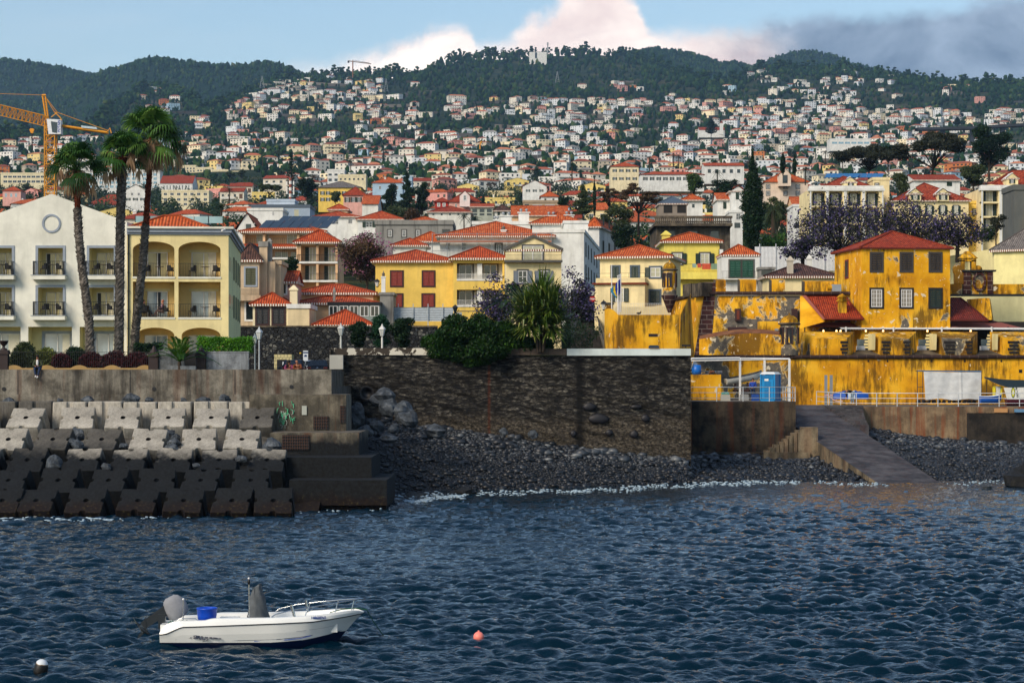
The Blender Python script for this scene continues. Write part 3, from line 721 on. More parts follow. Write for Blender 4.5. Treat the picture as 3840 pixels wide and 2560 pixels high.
ORD=['','second ','third ','fourth ','fifth ','sixth ','seventh ','eighth ','ninth ','tenth ','eleventh ','twelfth ','thirteenth ','fourteenth ','fifteenth ','sixteenth ','seventeenth ','eighteenth ','nineteenth ','twentieth ']
CNT={}
def hlabel(desc,px,py):
    px=min(max(px,0),3840)
    l=min(LAND,key=lambda q:(q[0]-px)**2+((q[1]-py)*1.6)**2); dx,dy=px-l[0],py-l[1]
    dr=('right of' if dx>0 else 'left of') if abs(dx)>abs(dy)*1.3 else ('uphill from' if dy<0 else 'downhill from')
    s_='nearest' ; k=(desc,dr,l[2]); CNT[k]=CNT.get(k,0)+1; n=CNT[k]
    return k,n
def mk_label(k,n):
    desc,dr,l=k; o=ORD[min(n-1,19)]
    return f"{desc} {dr} the {l}" if n==1 else f"{desc}, {o}nearest {dr} the {l}"
protos=[]; pr=random.Random(5)
SH=[DKG,DKG,plain('#5a3a24',.6),plain('#2a4858',.5),plain('#8a8f90',.6)]
far=Vector((0,-900,0))
for i in range(26):
    wn_,wm_=WALLS[i%8]; st=2 if pr.random()<.62 else (1 if pr.random()<.75 else 3); W_=pr.uniform(9,17); D_=pr.uniform(7,10); Hh=2.9*st+.3
    kind=['hip','hip','hip','gx','hip','flat','gy'][i%7]; t_=[TILE,TILEO,TILED,TILEO][i%4]
    r=thing('house','x','house',(0,0,0),0,'houses on the hillside'); m=MB(); m.box(0,W_,0,D_,-9,Hh,wm_,skip='D'); m.build('wall',r)
    m=MB(); roof(m,0,W_,0,D_,Hh+(.004 if kind=='flat' else 0),pr.uniform(1.6,2.5) if kind!='flat' else .7,.45,wm_ if kind=='flat' else t_,kind,wm_,band=False,ridge=False); m.build('roof',r)
    nc=max(2,int(W_/2.9)); sh_=pr.choice(SH)
    for s_ in range(st):
        for c in range(nc):
            if pr.random()<.1: continue
            x=W_*(c+.5)/nc; bal=(s_==st-1 and pr.random()<.35)
            add_win(r,pr.choice(['sh','pl','cl','pl']),x,2.9*s_+(.2 if bal else .9),1.2 if not bal else 1.7,1.25 if not bal else 2.1,shut=sh_,mun=0)
    for y_ in (D_*.3,D_*.7):
        add_win(r,'pl',0,.9+2.9*(st-1),1.,1.25,y=y_,rot=-PI/2,mun=0); add_win(r,'pl',W_,.9+2.9*(st-1),1.,1.25,y=y_,rot=PI/2,mun=0)
    if st>1 and i%2==0:
        m=MB(); x0,x1=(W_*.05,W_*.6) if i%4 else (W_*.35,W_*.97); m.box(x0,x1,-1.2,-.002,2.9*(st-1)-.05,2.9*(st-1)+.12,WHITE); m.box(x0,x1,-1.2,-1.08,2.9*(st-1)+.12,2.9*(st-1)+.95,WHITE); m.build('balcony',r)
    if i%3==0: chimney(r,W_*.3,D_*.5,Hh+.4,.7,1.5,WHITE,'hat')
    rn={'hip':'hip roofed','gx':'gabled','gy':'gable fronted','flat':'flat roofed'}[kind]
    sn={1:'single storey',2:'two storey',3:'three storey'}[st]
    protos.append((r,W_,D_,Hh,f"{wn_} {sn} {rn} house",kids(r),[kids(q) for q in kids(r)]))
def dup_house(p,loc,rz,scale,simple):
    r0,_,_,_,_,ks,gs=p; c=r0.copy(); col.objects.link(c); c.location=loc; c.rotation_euler.z=rz; c.scale=scale
    for ch,gg in zip(ks,gs):
        d_=ch.copy(); col.objects.link(d_); d_.parent=c
        for g in ([] if simple else gg): e=g.copy(); col.objects.link(e); e.parent=d_
    return c
# ---------------------------------------------------------------- hand-placed town buildings
TAKEN=[]; NHAND=0; _h=house
def house(name,label,*a,**k):
    """house(name, label, [category], left, right, eave row, base row, depth, ...)"""
    global NHAND
    if isinstance(a[0],str): k['cat']=a[0]; a=a[1:]
    elif name in('house','villa','cottage','mansion','chapel','hotel'): k['cat']=name
    b=_h(name,label,*a,**k); NHAND+=1; TAKEN.append((a[0]-4,a[1]+4,a[2]-k.get('rise',a[8] if len(a)>8 else 1.5)*F/a[4]-4,a[3]-2,a[4])); return b
PINK=plaster('#dba79a',.25); BLUEW=plaster('#a9c3d6',.1); OLDP=plaster('#c9b394',.55); PEACH=plaster('#e2b98e',.25); BLDG_W=plaster('#dfe0da',.25); CRM2=plaster('#ead9a6',.25); LEMON=plaster('#ead868',.25)
GREYW=plaster('#8d8c86',.6,'#2e2c28'); DARKST=concrete('old dark ashlar','#3a352e','#6c6150',.55); SLATE=plain('#4c5a68',.6); REDW=plaster('#b33a30',.1); ORW=plaster('#d98a4e',.1)
S=dict(sur=STONEG)
R_=range
def row(a,b,n): return [a+(b-a)*i/(n-1) if n>1 else (a+b)/2 for i in range(n)]
house('school_building','long white school with four rows of windows behind the palms','building',300,600,642,712,1380,12,BLDG_W,'flat',.6,[(py,10,row(318,582,14),13,'pl',dict(mun=0,gl=GL_B)) for py in (655,670,685,700)])
house('office_building','low pale yellow block with long window bands left of the crane','building',2,176,652,697,1450,12,CREAM,'flat',.8,[(663,8,row(20,160,9),15,'pl',dict(mun=0,gl=GL_D)),(681,9,row(20,160,9),15,'pl',dict(mun=0,gl=GL_D))])
house('parish_hall','white hall with a red roof and slit windows right of the palms','hall',600,722,688,722,1300,22,BLDG_W,'gx',5.5,[(703,16,row(615,708,9),3,'dk',{})],tile=TILED)
house('apartment_block','pale apartment block with balconies below the white hall','apartments',606,783,718,775,1050,14,CREAM,'flat',.7,[(728,10,row(620,770,7),13,'pl',dict(mun=0)),(748,10,row(620,770,7),13,'pl',dict(mun=0)),(766,9,row(620,770,7),13,'pl',dict(mun=0))])
for i,(a,b,y) in enumerate(((672,735,624),(735,795,632),(795,855,640),(855,915,646),(915,955,652))):
    house('terrace_house',f"cream terraced house with flat roof, {['leftmost','second','third','fourth','rightmost'][i]} of the stepped row",'house',a,b,y,y+24,1750,10,CREAM,'flat',1.,[(y+8,6,row(a+8,b-8,5),6,'dk',{}),(y+18,6,row(a+8,b-8,5),6,'dk',{})],group='stepped terrace of cream houses')
house('house','lilac pink house with blue windows at the left edge','house',10,78,716,745,900,9,PINK,'hip',2.2,[(732,14,[22,42,60],8,'pl',dict(gl=GL_B))])
house('house','white villa with a gable and balconies behind the middle palm','house',468,548,716,760,820,10,BLDG_W,'gy',2.4,[(728,10,[495,520],8,'pl',{}),(747,10,row(480,535,3),9,'sh',{})],tile=TILEO)
house('villa','yellow villa with grey roof and dark green shutters beside the conifers','villa',1194,1354,704,755,620,11,YELLOW,'hip',2.2,[(724,13,[1209,1230,1268,1290,1312],8,'sh',{}),(748,13,[1209,1230,1268],8,'sh',{})],tile=TILEG,ch=[(1222,694,8),(1305,690,7)])
house('house','pink house with solar heater right of the yellow villa','house',1288,1372,733,768,560,9,PINK,'hip',2.4,[(749,18,[1302,1325,1346],10,'sh',{})],tile=TILED)
house('chapel_like_hall','orange roofed hall with a curved white gable beside the conifers','hall',1358,1418,766,795,520,14,WHITE,'gx',2.6,[],tile=TILEO)
house('house','pale blue house with a hipped roof behind the conifers','house',1397,1510,686,730,800,12,BLUEW,'hip',2.6,[(704,12,[1425,1465,1490],8,'pl',{})],tile=TILEO,ch=[(1442,662,7)])
house('house','small pale blue annexe peeking out right of the conifers','house',1510,1545,664,695,850,9,BLUEW,'flat',.5,[(680,10,[1522],6,'dk',{})])
house('apartment_block','white modern flats with dark glazing below the pine','apartments',1228,1292,640,690,1150,11,BLDG_W,'flat',.8,[(655,8,row(1238,1282,3),12,'dk',{}),(675,10,row(1238,1282,3),12,'dk',{})])
house('apartment_block','long cream flats with a row of small windows on the slope','apartments',1268,1372,660,690,1100,11,CREAM,'flat',.8,[(672,7,row(1278,1360,6),7,'dk',{})])
house('villa','pale pink villa with a central gable and arched windows','villa',1683,1800,758,785,560,11,PINK,'hip',3.,[(772,14,[1710,1742,1776],8,'pl',{})],tile=TILED)
house('dormer_gable','white pointed gable with a narrow balcony on the pink villa front','gable',1724,1762,735,760,556,3,plaster('#e8d6d0',.05),'gy',1.3,[(742,18,[1743],9,'pl',dict(sur=WFRAME))],tile=TILED,ov=.2,base=1)
house('house','bright red house left of the pink villa','house',1632,1684,757,782,570,8,REDW,'hip',1.2,[(768,10,[1645,1665],7,'pl',dict(sur=WFRAME))],tile=TILED)
house('house','low house with a wide faded roof in front of the pink villa','house',1608,1765,795,816,470,12,WHITE,'hip',1.6,[(803,9,row(1625,1750,5),7,'dk',{})],tile=TILED)
house('house','grey glazed house below the pink villa','house',1765,1850,775,812,480,10,plaster('#a9b0a0',.2),'gx',1.,[(790,12,row(1780,1835,3),18,'dk',{}),(804,8,row(1780,1835,3),18,'dk',{})])
house('house','white cottage with a brown pyramid roof left of the beige modern house','house',1855,1912,790,815,430,8,WHITE,'hip',1.3,[(800,14,[1870,1895],9,'cl',{})],tile=TILEB)
house('house','white house with a red pyramid roof above the beige modern house','house',2028,2093,738,764,640,8,BLDG_W,'hip',1.8,[(750,10,[2045,2075],7,'cl',{})],tile=TILEO)
house('modern_house','beige modern house with big blue glass panes','house',1962,2092,757,792,540,10,plaster('#a8947a',.1),'flat',.4,[(775,20,[1975],16,'dk',{}),(777,18,[2015,2062],36,'pl',dict(gl=GL_B,mun=0))])
house('long_building','long low building with a bright orange roof behind the white block','building',1920,2128,808,826,400,10,PEACH,'gx',2.1,[],tile=TILEO)
house('house','white twin gabled house high behind the white block','house',1960,2050,700,735,760,9,BLDG_W,'gy',2.2,[(715,9,[1980,2005,2030],7,'sh',{})])
house('flats','cream stepped flats with a red roof left of the slim cypresses','building',2290,2395,625,690,850,12,CREAM,'hip',2.2,[(640,10,row(2305,2380,4),8,'sh',{}),(670,10,row(2305,2380,4),8,'sh',{})])
house('flats','long white row of flats with green shutters stepping up the hill','building',2400,2640,655,690,880,12,BLDG_W,'hip',1.6,[(670,12,row(2420,2620,9),8,'sh',{})])
house('flats','white flats with loggias at the end of the stepped row','building',2640,2790,622,662,900,12,BLDG_W,'gx',1.8,[(642,14,row(2660,2770,5),12,'dk',{})])
house('cubic_house','white cubist house with glass bands on the right slope','house',3112,3265,522,552,1700,16,BLDG_W,'flat',.5,[(536,8,row(3130,3250,6),20,'pl',dict(gl=GL_B,mun=0))])
house('chapel','white chapel with a red roof on the slope left of the island pine','chapel',2622,2718,488,505,2300,18,BLDG_W,'gx',4,[],tile=TILED)
b=MB(); d=2290; b.box(X(2700,d),X(2712,d),d,d+4,Z(505,d),Z(462,d),BLDG_W); b.prism([(X(2700,d),d),(X(2712,d),d),(X(2712,d),d+4),(X(2700,d),d+4)],Z(462,d),Z(452,d),TILED,scale=.1); tag(b.build('bell_tower'),'slim white bell tower with a red cap beside the chapel','tower')
house('arena_block','big pale stadium stand on the crest of the central hill','building',1985,2050,196,222,4300,40,BLDG_W,'flat',.2,[(208,22,[2010],8,'dk',{})],base=14)
# ---- mid-ground, left of centre
house('flat_block','blue grey block of flats with white vertical panels','building',945,1162,776,835,470,12,plaster('#9fb0c0',.1),'flat',.5,[(806,40,[975,1025,1068,1112],17,'dk',dict(gl=GL_C))],flatm=SLATE)
house('roof_plant_room','pale blue stair head on top of the grey block','building',1000,1105,752,778,474,7,plaster('#b9c8d6',.1),'flat',.3,[],base=.5)
house('house','white cubic house in front of the blue grey flats','house',928,1060,787,836,410,10,BLDG_W,'flat',.35,[(800,16,[1024],7,'pl',{})])
house('house','red roofed white house with a black pointed arch window','house',888,965,862,905,300,12,BLDG_W,'gy',2.3,[(853,26,[932],20,'dk',{})],tile=TILEO)
house('villa','white villa with dark windows and a wide tiled roof','villa',1180,1342,812,860,400,11,BLDG_W,'hip',1.2,[(830,17,[1215,1313],15,'pl',{}),(832,18,[1260],17,'pl',{}),(837,18,[1372],22,'sh',{})])
house('villa_upper_floor','small upper storey of the white villa under its own red roof','house',1236,1302,785,812,405,7,CREAM,'hip',1.1,[(796,12,[1272],20,'pl',{})],base=.5)
house('villa_wing','white wing with a broad hipped roof beside the white villa','house',1342,1508,822,862,398,14,BLDG_W,'hip',1.75,[(842,20,[1384],24,'sh',{})])
bb=house('old_mansion','weathered grey mansion with a flat parapet and arched windows','building',1408,1698,838,905,330,14,GREYW,'flat',.5,[(875,24,[1462,1515,1568],14,'pl',dict(sur=STONEG)),(870,14,[1672],22,'dk',dict(sur=STONEG))],trim=STONEG)
house('house','small red pyramid roofed room standing behind the grey mansion parapet','house',1520,1660,834,842,345,9,WHITE,'hip',1.1,[],tile=TILEO)
house('house','low white house with a red hipped roof in front of the grey mansion','house',1545,1680,905,930,285,8,WHITE,'hip',1.4,[(915,14,[1600],18,'pl',{})],tile=TILEO)
house('house','white house end with a tiled roof behind the pink blossom tree','house',1475,1595,920,935,275,6,WHITE,'hip',1.,[],tile=TILE)
b=B('loggia_hotel','peach hotel with loggias and dark solar panels on its red roof','hotel',914,1212,1062,262); NHAND+=1; TAKEN.append((905,1270,820,1070,262))
m=MB(); z1=b.at(1000,868)[1]; x_=lambda px,py=950,off=0: b.at(px,py,off)[0]; zz=lambda py,px=1100,off=0: b.at(px,py,off)[1]
m.box(0,b.w,1.6,11,-4,z1,PEACH,skip='D');
for px in (914,990,1118,1210): m.box(x_(px)-.14,x_(px)+.14,0,1.6,-4,z1,PEACH)
for py in (925,968,1024): m.box(0,b.w,0,1.6,zz(py)-.12,zz(py)+.1,BLDG_W)
m.box(0,b.w,0,1.6,z1-.3,z1-.002,BLDG_W); m.build('wall',b.root)
m=MB(); roof(m,0,b.w,0,11,z1,1.55,.5,TILEO,'hip'); m.build('roof',b.root)
m=MB(); roof(m,0,b.w*.68,-.55,.5,zz(925)-.05,.3,.1,TILE,'gx',band=True); m.build('lower_roof',b.root)
for py,cx in ((900,[980,1095,1155]),(985,[1050,1110])):
    for c in cx: add_win(b.root,'pl',x_(c),zz(py+22)+.15,1.5,1.9,y=1.59,gl=GL_C)
m=MB();
for py in (925,968,1024): rail_mb(m,0,b.w,.05,zz(py)+.1,.9,IRON,.25,.02)
m.build('railing',b.root)
for i in range(2):
    for k in range(7 if i==0 else 6):
        m=MB(); M=Matrix.Translation((x_(965+i*45)+k*1.18+.3*i,1.2+i*3.,z1+.45+i*.72))@Matrix.Rotation(R(24),4,'X'); m.M=M@Matrix(((1,.25,0,0),(0,1,0,0),(0,0,1,0),(0,0,0,1)))
        m.box(0,1.1,0,2.6,0,.08,plain('#33414e',.15,.2,.8)); m.build('solar_panel',b.root)
b=B('loggia_wing','front wing of the peach hotel with four balconied loggias under a red roof','hotel',1116,1266,1062,246); NHAND+=1
z1=b.at(1190,908)[1]; m=MB(); m.box(0,b.w,1.5,9,-4,z1,PEACH,skip='D')
for px in (1116,1124,1190,1262): m.box(b.at(px,1000)[0]-.13,b.at(px,1000)[0]+.13,0,1.5,-4,z1,PEACH)
for py in (983,1053): m.box(0,b.w,-.1,1.5,b.at(1190,py)[1]-.14,b.at(1190,py)[1]+.08,BLDG_W)
m.box(0,b.w,0,1.5,z1-.35,z1-.002,PEACH); m.build('wall',b.root)
m=MB(); roof(m,0,b.w,0,9,z1,1.5,.5,TILE,'hip'); m.build('roof',b.root)
for py in (983,1053):
    for c in (1168,1240): add_win(b.root,'sh',b.at(c,py)[0],b.at(c,py)[1]+.1,.8,1.65,y=1.49,gl=GL_C)
m=MB()
for py in (983,1053): rail_mb(m,0,b.w,-.05,b.at(1190,py)[1]+.08,.75,IRON,.2,.02)
m.build('railing',b.root)
bb=house('old_building','old stained building with a brown tiled roof and a bamboo shutter','building',892,972,975,1225,205,9,OLDP,'hip',1.6,[(1037,64,[940],38,'cl',dict(shut=plain('#4c4f38',.8),sur=GREYTRIM)),(1165,66,[937],28,'dk',dict(sur=WFRAME))],tile=TILEB,ov=.35)
m=MB(); z_=bb.at(930,1108)[1]; m.box(-.3,2.2,-.9,-.002,z_-.5,z_,OLDP); m.build('balcony',bb.root); m=MB(); rail_mb(m,0,2.1,-.8,z_,.55,IRON,.1,.015); m.build('railing',bb.root)
b=B('chimney_stack','tall stained twin chimney stack on the old building','chimney',972,1032,1225,206); m=MB(); m.box(0,.75,0,1.5,0,b.at(990,925)[1],OLDP); m.box(-.08,.83,-.08,1.58,b.at(990,925)[1],b.at(990,905)[1],GREYW); m.box(.8,1.45,.3,1.6,0,b.at(1000,980)[1],OLDP); m.box(.7,1.1,.5,1.2,b.at(1000,980)[1],b.at(1000,905)[1],GREYW); m.prism([(.65,.45),(1.15,.45),(1.15,1.25),(.65,1.25)],b.at(1000,905)[1],b.at(1000,892)[1],GREYW,scale=.2); m.build('chimney_shaft',b.root)
house('annexe','stained lower annexe wall right of the twin chimney','building',1030,1052,985,1225,207,6,OLDP,'flat',.2,[])
house('cottage','small pink cottage with a dark door behind the long red roof','cottage',1035,1108,1056,1105,210,6,PINK,'gx',1.1,[(1083,34,[1063],18,'dk',dict(sur=WFRAME)),(1072,7,[1040,1084],7,'dk',{})],tile=TILE)
house('cottage','single storey cottage with two dark closed shutters above the basalt wall','cottage',948,1080,1140,1219,203,7,CREAM,'hip',1.1,[(1185,58,[984,1045],42,'cl',dict(sur=BROWN,shut=BLACK,mun=0))],ov=.3,ch=[(1092,1085,28,.35,CREAM,'hat')],tile=TILE,base=1)
house('house_wall','plain cream side building with a white sloping coping','house',1080,1160,1150,1219,202.5,7,plaster('#dccaa0',.25),'flat',.25,[],base=1,flatm=BLDG_W)
house('house','long low house with a double red tiled roof and glass veranda','house',1105,1412,1136,1200,214,8,PEACH,'hip',1.0,[(1160,36,[1170],18,'pl',dict(sur=STONEG))],tile=TILE,ch=[(1252,1095,9,.05,GREYW,'hat'),(1436,1040,15,.1,BLDG_W,'pot')],ov=.5)
house('roof_upper','upper step of the long red tiled roof','house',1110,1400,1098,1110,217,6,PEACH,'hip',.95,[],tile=TILE,base=.4,ov=.4)
house('veranda','glazed veranda with dark posts under the long red roof','veranda',1232,1425,1138,1196,212,3,plaster('#8d9a94',.2),'flat',.15,[(1166,40,row(1250,1405,5),32,'pl',dict(mun=0,gl=GL_D))],flatm=BLACK)
house('house','low hipped roof house just behind the basalt wall beside the lamp posts','house',1172,1400,1218,1226,201,8,CREAM,'hip',1.45,[],tile=TILE,base=1.2,ov=.1)
house('party_wall','narrow stained party wall with a round cap right of the veranda','wall',1425,1475,1100,1220,213,5,GREYW,'flat',.1,[])
# ---- yellow group in the centre
ws=plain('#7d2418',.6)
RED=dict(shut=ws,sur=BROWN)
bb=house('yellow_house','long yellow house with closed red shutters and a red tiled roof','house',1408,1700,978,1215,223,9,YELLOW,'hip',1.3,[(1045,52,[1488,1607],40,'cl',RED),(1127,44,[1487,1606],40,'cl',RED)],ov=.45,tile=TILE)
bb=B('yellow_loggia_house','yellow house with white loggias beside the long yellow house','house',1700,1892,1215,221); NHAND+=1; TAKEN.append((1700,1892,915,1215,221))
zt=bb.at(1800,968)[1]; m=MB(); cx=lambda px:bb.at(px,1000)[0]; cz=lambda py:bb.at(1800,py)[1]
x0,x1=cx(1713),cx(1884)
m.box(0,x0,0,8,-3,zt,YELLOW,skip='D'); m.box(x1,bb.w,0,8,-3,zt,YELLOW,skip='D'); m.box(x0,x1,1.3,8,-3,zt,BLDG_W,skip='D')
for a,b2 in ((968,986),(1048,1086),(1146,1215)): m.box(x0,x1,0,1.3,cz(b2),cz(a)-.001,YELLOW)
for a in (1048,1146): m.box(x0,x1,-.06,-.001,cz(a)-.12,cz(a)+.05,BLDG_W)
m.box(x0,x1,-.03,-.001,cz(1166)-.04,cz(1166)+.03,STONEG)
for a,b2 in ((988,1048),(1086,1146)): m.box((x0+x1)/2-.25,(x0+x1)/2+.25,.2,1.3,cz(b2),cz(a),BLDG_W)
m.build('wall',bb.root); m=MB(); roof(m,0,bb.w,0,8,zt,1.3,.45,TILE,'hip'); m.build('roof',bb.root)
for py in (1048,1146):
    for px in (1745,1838): add_win(bb.root,'pl',cx(px),cz(py)+.1,1.35,1.45,y=1.29,sur=STONEG,gl=GL_D,mun=0)
    m=MB(); rail_mb(m,x0,x1,.05,cz(py)+.05,.5,BLDG_W,.11,.02,.012); m.build('railing',bb.root)
bb=house('gabled_house','yellow gabled house with a grey trimmed pediment and big white window','house',1895,2105,935,1200,219,10,CRM2,'gy',1.35,[(951,58,[1998],72,'pl',dict(gl=GL_C,sur=STONEG,mun=0)),(1038,46,[1960,2040],34,'sh',dict(shut=plain('#6e7884',.7),sur=STONEG))],tile=STONEG,ov=.15)
m=MB(); z_=bb.at(2000,976)[1]; m.box(-.1,bb.w+.1,-.75,-.002,z_-.22,z_,STONEG); m.build('balcony',bb.root); m=MB(); rail_mb(m,0,bb.w,-.7,z_,.5,IRON,.12,.015,.008); m.build('railing',bb.root)
m=MB(); zr=bb.h
for s_ in (-1,1):
    p=[(bb.w/2,zr+1.45),(bb.w/2+s_*(bb.w/2+.2),zr+.1)]; m.xprism([(p[0][0],p[0][1]),(p[0][0],p[0][1]-.28),(p[1][0],p[1][1]-.28),(p[1][0],p[1][1])][::(-1 if s_>0 else -1)],-.2,.1,STONEG)
m.build('pediment_trim',bb.root)
bb=house('white_building','white building wrapped in scaffolding under a wide red hipped roof','building',1650,2068,885,1060,262,17,BLDG_W,'hip',2.15,[(935,40,[1870],20,'pl',dict(sur=STONEG)),(925,30,[1680,1740],16,'pl',{})],ov=.5,ch=[(1828,852,14),(1848,836,26,.4,BLDG_W,'pot'),(1888,862,20,.1,BLDG_W,'pot')],tile=TILEO)
m=MB()
for px in row(1622,2068,9):
    x=bb.at(px,900)[0]; m.tube([(x,-1.1,-1),(x,-1.1,bb.h+.3)],.03,GAL,5); m.tube([(x,-.3,-1),(x,-.3,bb.h+.3)],.03,GAL,5)
for dz in (0,-1.,-2.,-3.): m.tube([(-.8,-1.1,bb.h+dz+.2),(bb.w,-1.1,bb.h+dz+.2)],.03,GAL,5)
m.box(-.8,bb.w,-1.15,-.3,bb.h-.75,bb.h-.65,plain('#c4682c',.7)); m.build('scaffold_frame'); o=bpy.data.objects['scaffold_frame']; o.location=bb.root.location; o.name='scaffolding'; tag(o,'metal scaffolding with orange planks along the white building','scaffolding')
house('white_block','white stepped block with chimneys behind the scaffolded building','building',1772,1990,838,870,300,12,BLDG_W,'flat',.3,[(845,14,[1800],12,'pl',{})],ch=[(1898,805,42,.3,BLDG_W,'turb'),(1965,790,40,.4,BLDG_W,'turb'),(1860,820,20,.3,BLDG_W,'turb')])
house('house','hipped orange roof with turbine chimneys above the tall white building','house',1995,2190,838,870,300,14,BLDG_W,'hip',1.75,[],tile=TILEO,ch=[(2068,806,32,.2,BLDG_W,'turb'),(2136,804,34,.2,BLDG_W,'turb')])
GS=dict(shut=DKG2,sur=None)
bb=house('tall_white_building','tall white building with green shutters facing the stair street','building',2000,2190,868,1210,262.52,38,BLDG_W,'flat',.25,[],d1=262,
 sidew=[('R',y_,z_,1.5,1.75,'cl',GS) for y_ in (4,10,17,24,31) for z_ in (2.4,5.3,8.,)],base=4)
house('white_building_annexe','white upper annexe with a bare patched wall beside the red roof','building',2115,2205,833,875,290,10,BLDG_W,'flat',.2,[])
bb=house('tall_white_building_end','end of the tall white building with a red roof and shuttered side','building',2205,2247,850,1100,318,22,BLDG_W,'hip',1.4,[],d1=317.7,sidew=[('R',y_,z_,1.4,1.8,'cl',GS) for y_ in (4,10,16) for z_ in (2.6,6.,9.4)],tile=TILEO)
KS=dict(sur=SLATE,shut=DKG2)
b3=house('cream_house','cream two storey house with a red hipped roof and roof terrace','house',2250,2510,962,1270,212.3,9,CRM2,'hip',1.3,[(1021,42,[2308,2381],26,'cl',KS),(1021,36,[2458],38,'sh',dict(shut=DKG2,sur=SLATE,gl=GL_C)),(1113,46,[2456],36,'cl',KS)],d1=211,ov=.45,tile=TILEO,
 sidew=[('L',1.6,z_,.9,1.7,'cl',KS) for z_ in (4.9,)]+[('L',5.,z_,.9,1.7,'cl',KS) for z_ in (4.6,)])
m=MB(); z1=b3.at(2300,1063)[1]; x1=b3.at(2427,1100)[0]; m.box(-.25,x1,-1.7,-.002,-3,z1,CRM2,skip='D'); m.box(-.15,x1,-1.6,-.002,z1,z1+.45,CRM2); m.box(-.45,x1+.15,-1.95,-.002,z1-.16,z1-.002,TILED); m.build('front_extension',b3.root)
m=MB(); rail_mb(m,-.1,x1,-1.6,z1+.45,.45,DKG2,1.3,.02); m.build('railing',b3.root)
add_win(b3.root,'sh',b3.at(2333,1112)[0],b3.at(2333,1134)[1],.85,1.3,y=-1.7,shut=DKG2,sur=None,gl=GL_C,mun=2)
house('fenced_terrace_wall','cream garden wall with slim iron bars in front of the cream house','wall',2268,2515,1150,1240,207,1.2,CRM2,None,0,[])
m=MB(); d=206.5; rail_mb(m,X(2290,d),X(2515,d),d,Z(1182,d),1.1,BLDG_W,.16,.02,.012); tag(m.build('railing'),'slim white iron railing on the cream garden wall','railing')
bb=house('yellow_house','bright lemon yellow house with laundry on its long balcony','house',2490,2698,905,1060,236,8,LEMON,'hip',1.15,[(970,40,[2540,2643],34,'sh',dict(shut=DKG2,gl=GL_C,sur=STONEG))],tile=TILEO,ch=[(2500,880,30,.15,LEMON,'hat')],ov=.4)
m=MB(); z_=bb.at(2600,1022)[1]; x0=bb.at(2538,1022)[0]; m.box(x0,bb.w+.3,-1.3,-.002,z_-.75,z_,LEMON); m.build('balcony',bb.root); m=MB(); rail_mb(m,x0,bb.w+.2,-1.25,z_,.85,IRON,.14,.02,.01,pts=[(x0,-1.25),(bb.w+.25,-1.25),(bb.w+.25,-.05)]); m.build('railing',bb.root)
for i,(px,w_,c,nm) in enumerate(((2600,14,'#8fa79a','small grey green towel'),(2619,15,'#c4553e','small red towel'),(2645,32,'#c9563a','wide orange red blanket'),(2677,28,'#7f9a80','sage green blanket'))):
    x=bb.at(px,1000)[0]; cm_=plain(c,.9); m=MB(); w2=w_*234/F/2; rows=[[(x-w2+2*w2*k/8,-1.30-.025*math.sin(k*1.9+i)*j,z_+.9-.62*j*(1 if w_>20 else .7)) for k in range(9)] for j in (0,.5,1)]; m.grid(rows,cm_); m.grid([[(p[0],p[1]+.09,p[2]) for p in r] for r in rows],cm_)
    o=m.build('laundry'); o.location=bb.root.location; o.rotation_euler.z=bb.ang; tag(o,f'{nm} hung over the lemon yellow balcony rail','laundry','laundry on the yellow balcony')
bb=house('white_cottage','small white house with an orange pyramid roof and double green doors','cottage',2706,2848,955,1070,228,5,BLDG_W,'hip',1.15,[(1008,62,[2757,2804],40,'cl',dict(shut=plain('#0f4a34',.5),sur=STONEG))],tile=TILEO,ov=.08)
m=MB(); z_=bb.at(2770,1045)[1]; m.box(0,bb.w+.1,-.7,-.002,z_-.12,z_,WHITE); m.build('balcony',bb.root); m=MB(); rail_mb(m,0,bb.w+.1,-.65,z_,.75,IRON,.14,.015,.008); m.build('railing',bb.root)
m=MB(); d=236; m.box(X(2695,d),X(2712,d),d,d+6,Z(1060,d),Z(935,d),BLDG_W); tag(m.build('party_wall'),'narrow white party wall left of the orange pyramid roof','wall')
house('stone_mansion','dark weathered stone mansion with a balustrade and arched windows','mansion',2462,2738,848,1000,330,16,DARKST,'flat',.3,[(885,36,[2515,2600,2680],28,'dk',dict(sur=STONEG))],trim=DARKST,base=4,flatm=DARKST)
m=MB(); d=329; m.box(X(2452,d),X(2746,d),d-.5,d+16,Z(848,d),Z(838,d),DARKST)
for i,px in enumerate(row(2458,2740,40)): m.lathe([(.09,Z(838,d)),(.16,Z(832,d)),(.08,Z(826,d)),(.12,Z(818,d))],DARKST,6,(X(px,d),d-.2))
m.box(X(2452,d),X(2746,d),d-.35,d+.1,Z(818,d),Z(810,d),DARKST); tag(m.build('balustrade'),'dark stone balustrade crowning the weathered mansion','balustrade')
house('concrete_storey','unfinished grey concrete storey with empty openings on the stone mansion','building',2472,2576,763,812,336,7,plaster('#8a8074',.4),'hip',1.2,[(782,34,[2505,2556],33,'dk',dict(gl=INT))],tile=SLATE,base=1.2,ov=.2)
house('house','white house with an orange roof just behind the concrete storey','house',2560,2635,750,800,370,9,BLDG_W,'hip',1.1,[(772,14,[2600],10,'dk',{})],tile=TILEO)
house('white_house','white house with an orange gable tower left of the giant cypress','house',2690,2790,748,800,395,9,BLDG_W,'gx',1.5,[(770,26,[2718],12,'cl',{})],tile=TILEO)
house('white_house_tower','narrow gabled tower of the white house with a green door','house',2742,2792,716,760,392,6,BLDG_W,'gy',.9,[(735,26,[2765],12,'cl',{})],tile=TILEO)
house('house','white balconied house low beside the giant cypress','house',2735,2785,795,880,388,8,BLDG_W,'flat',.3,[(812,24,[2768],16,'pl',{}),(845,20,[2765],22,'dk',{})])
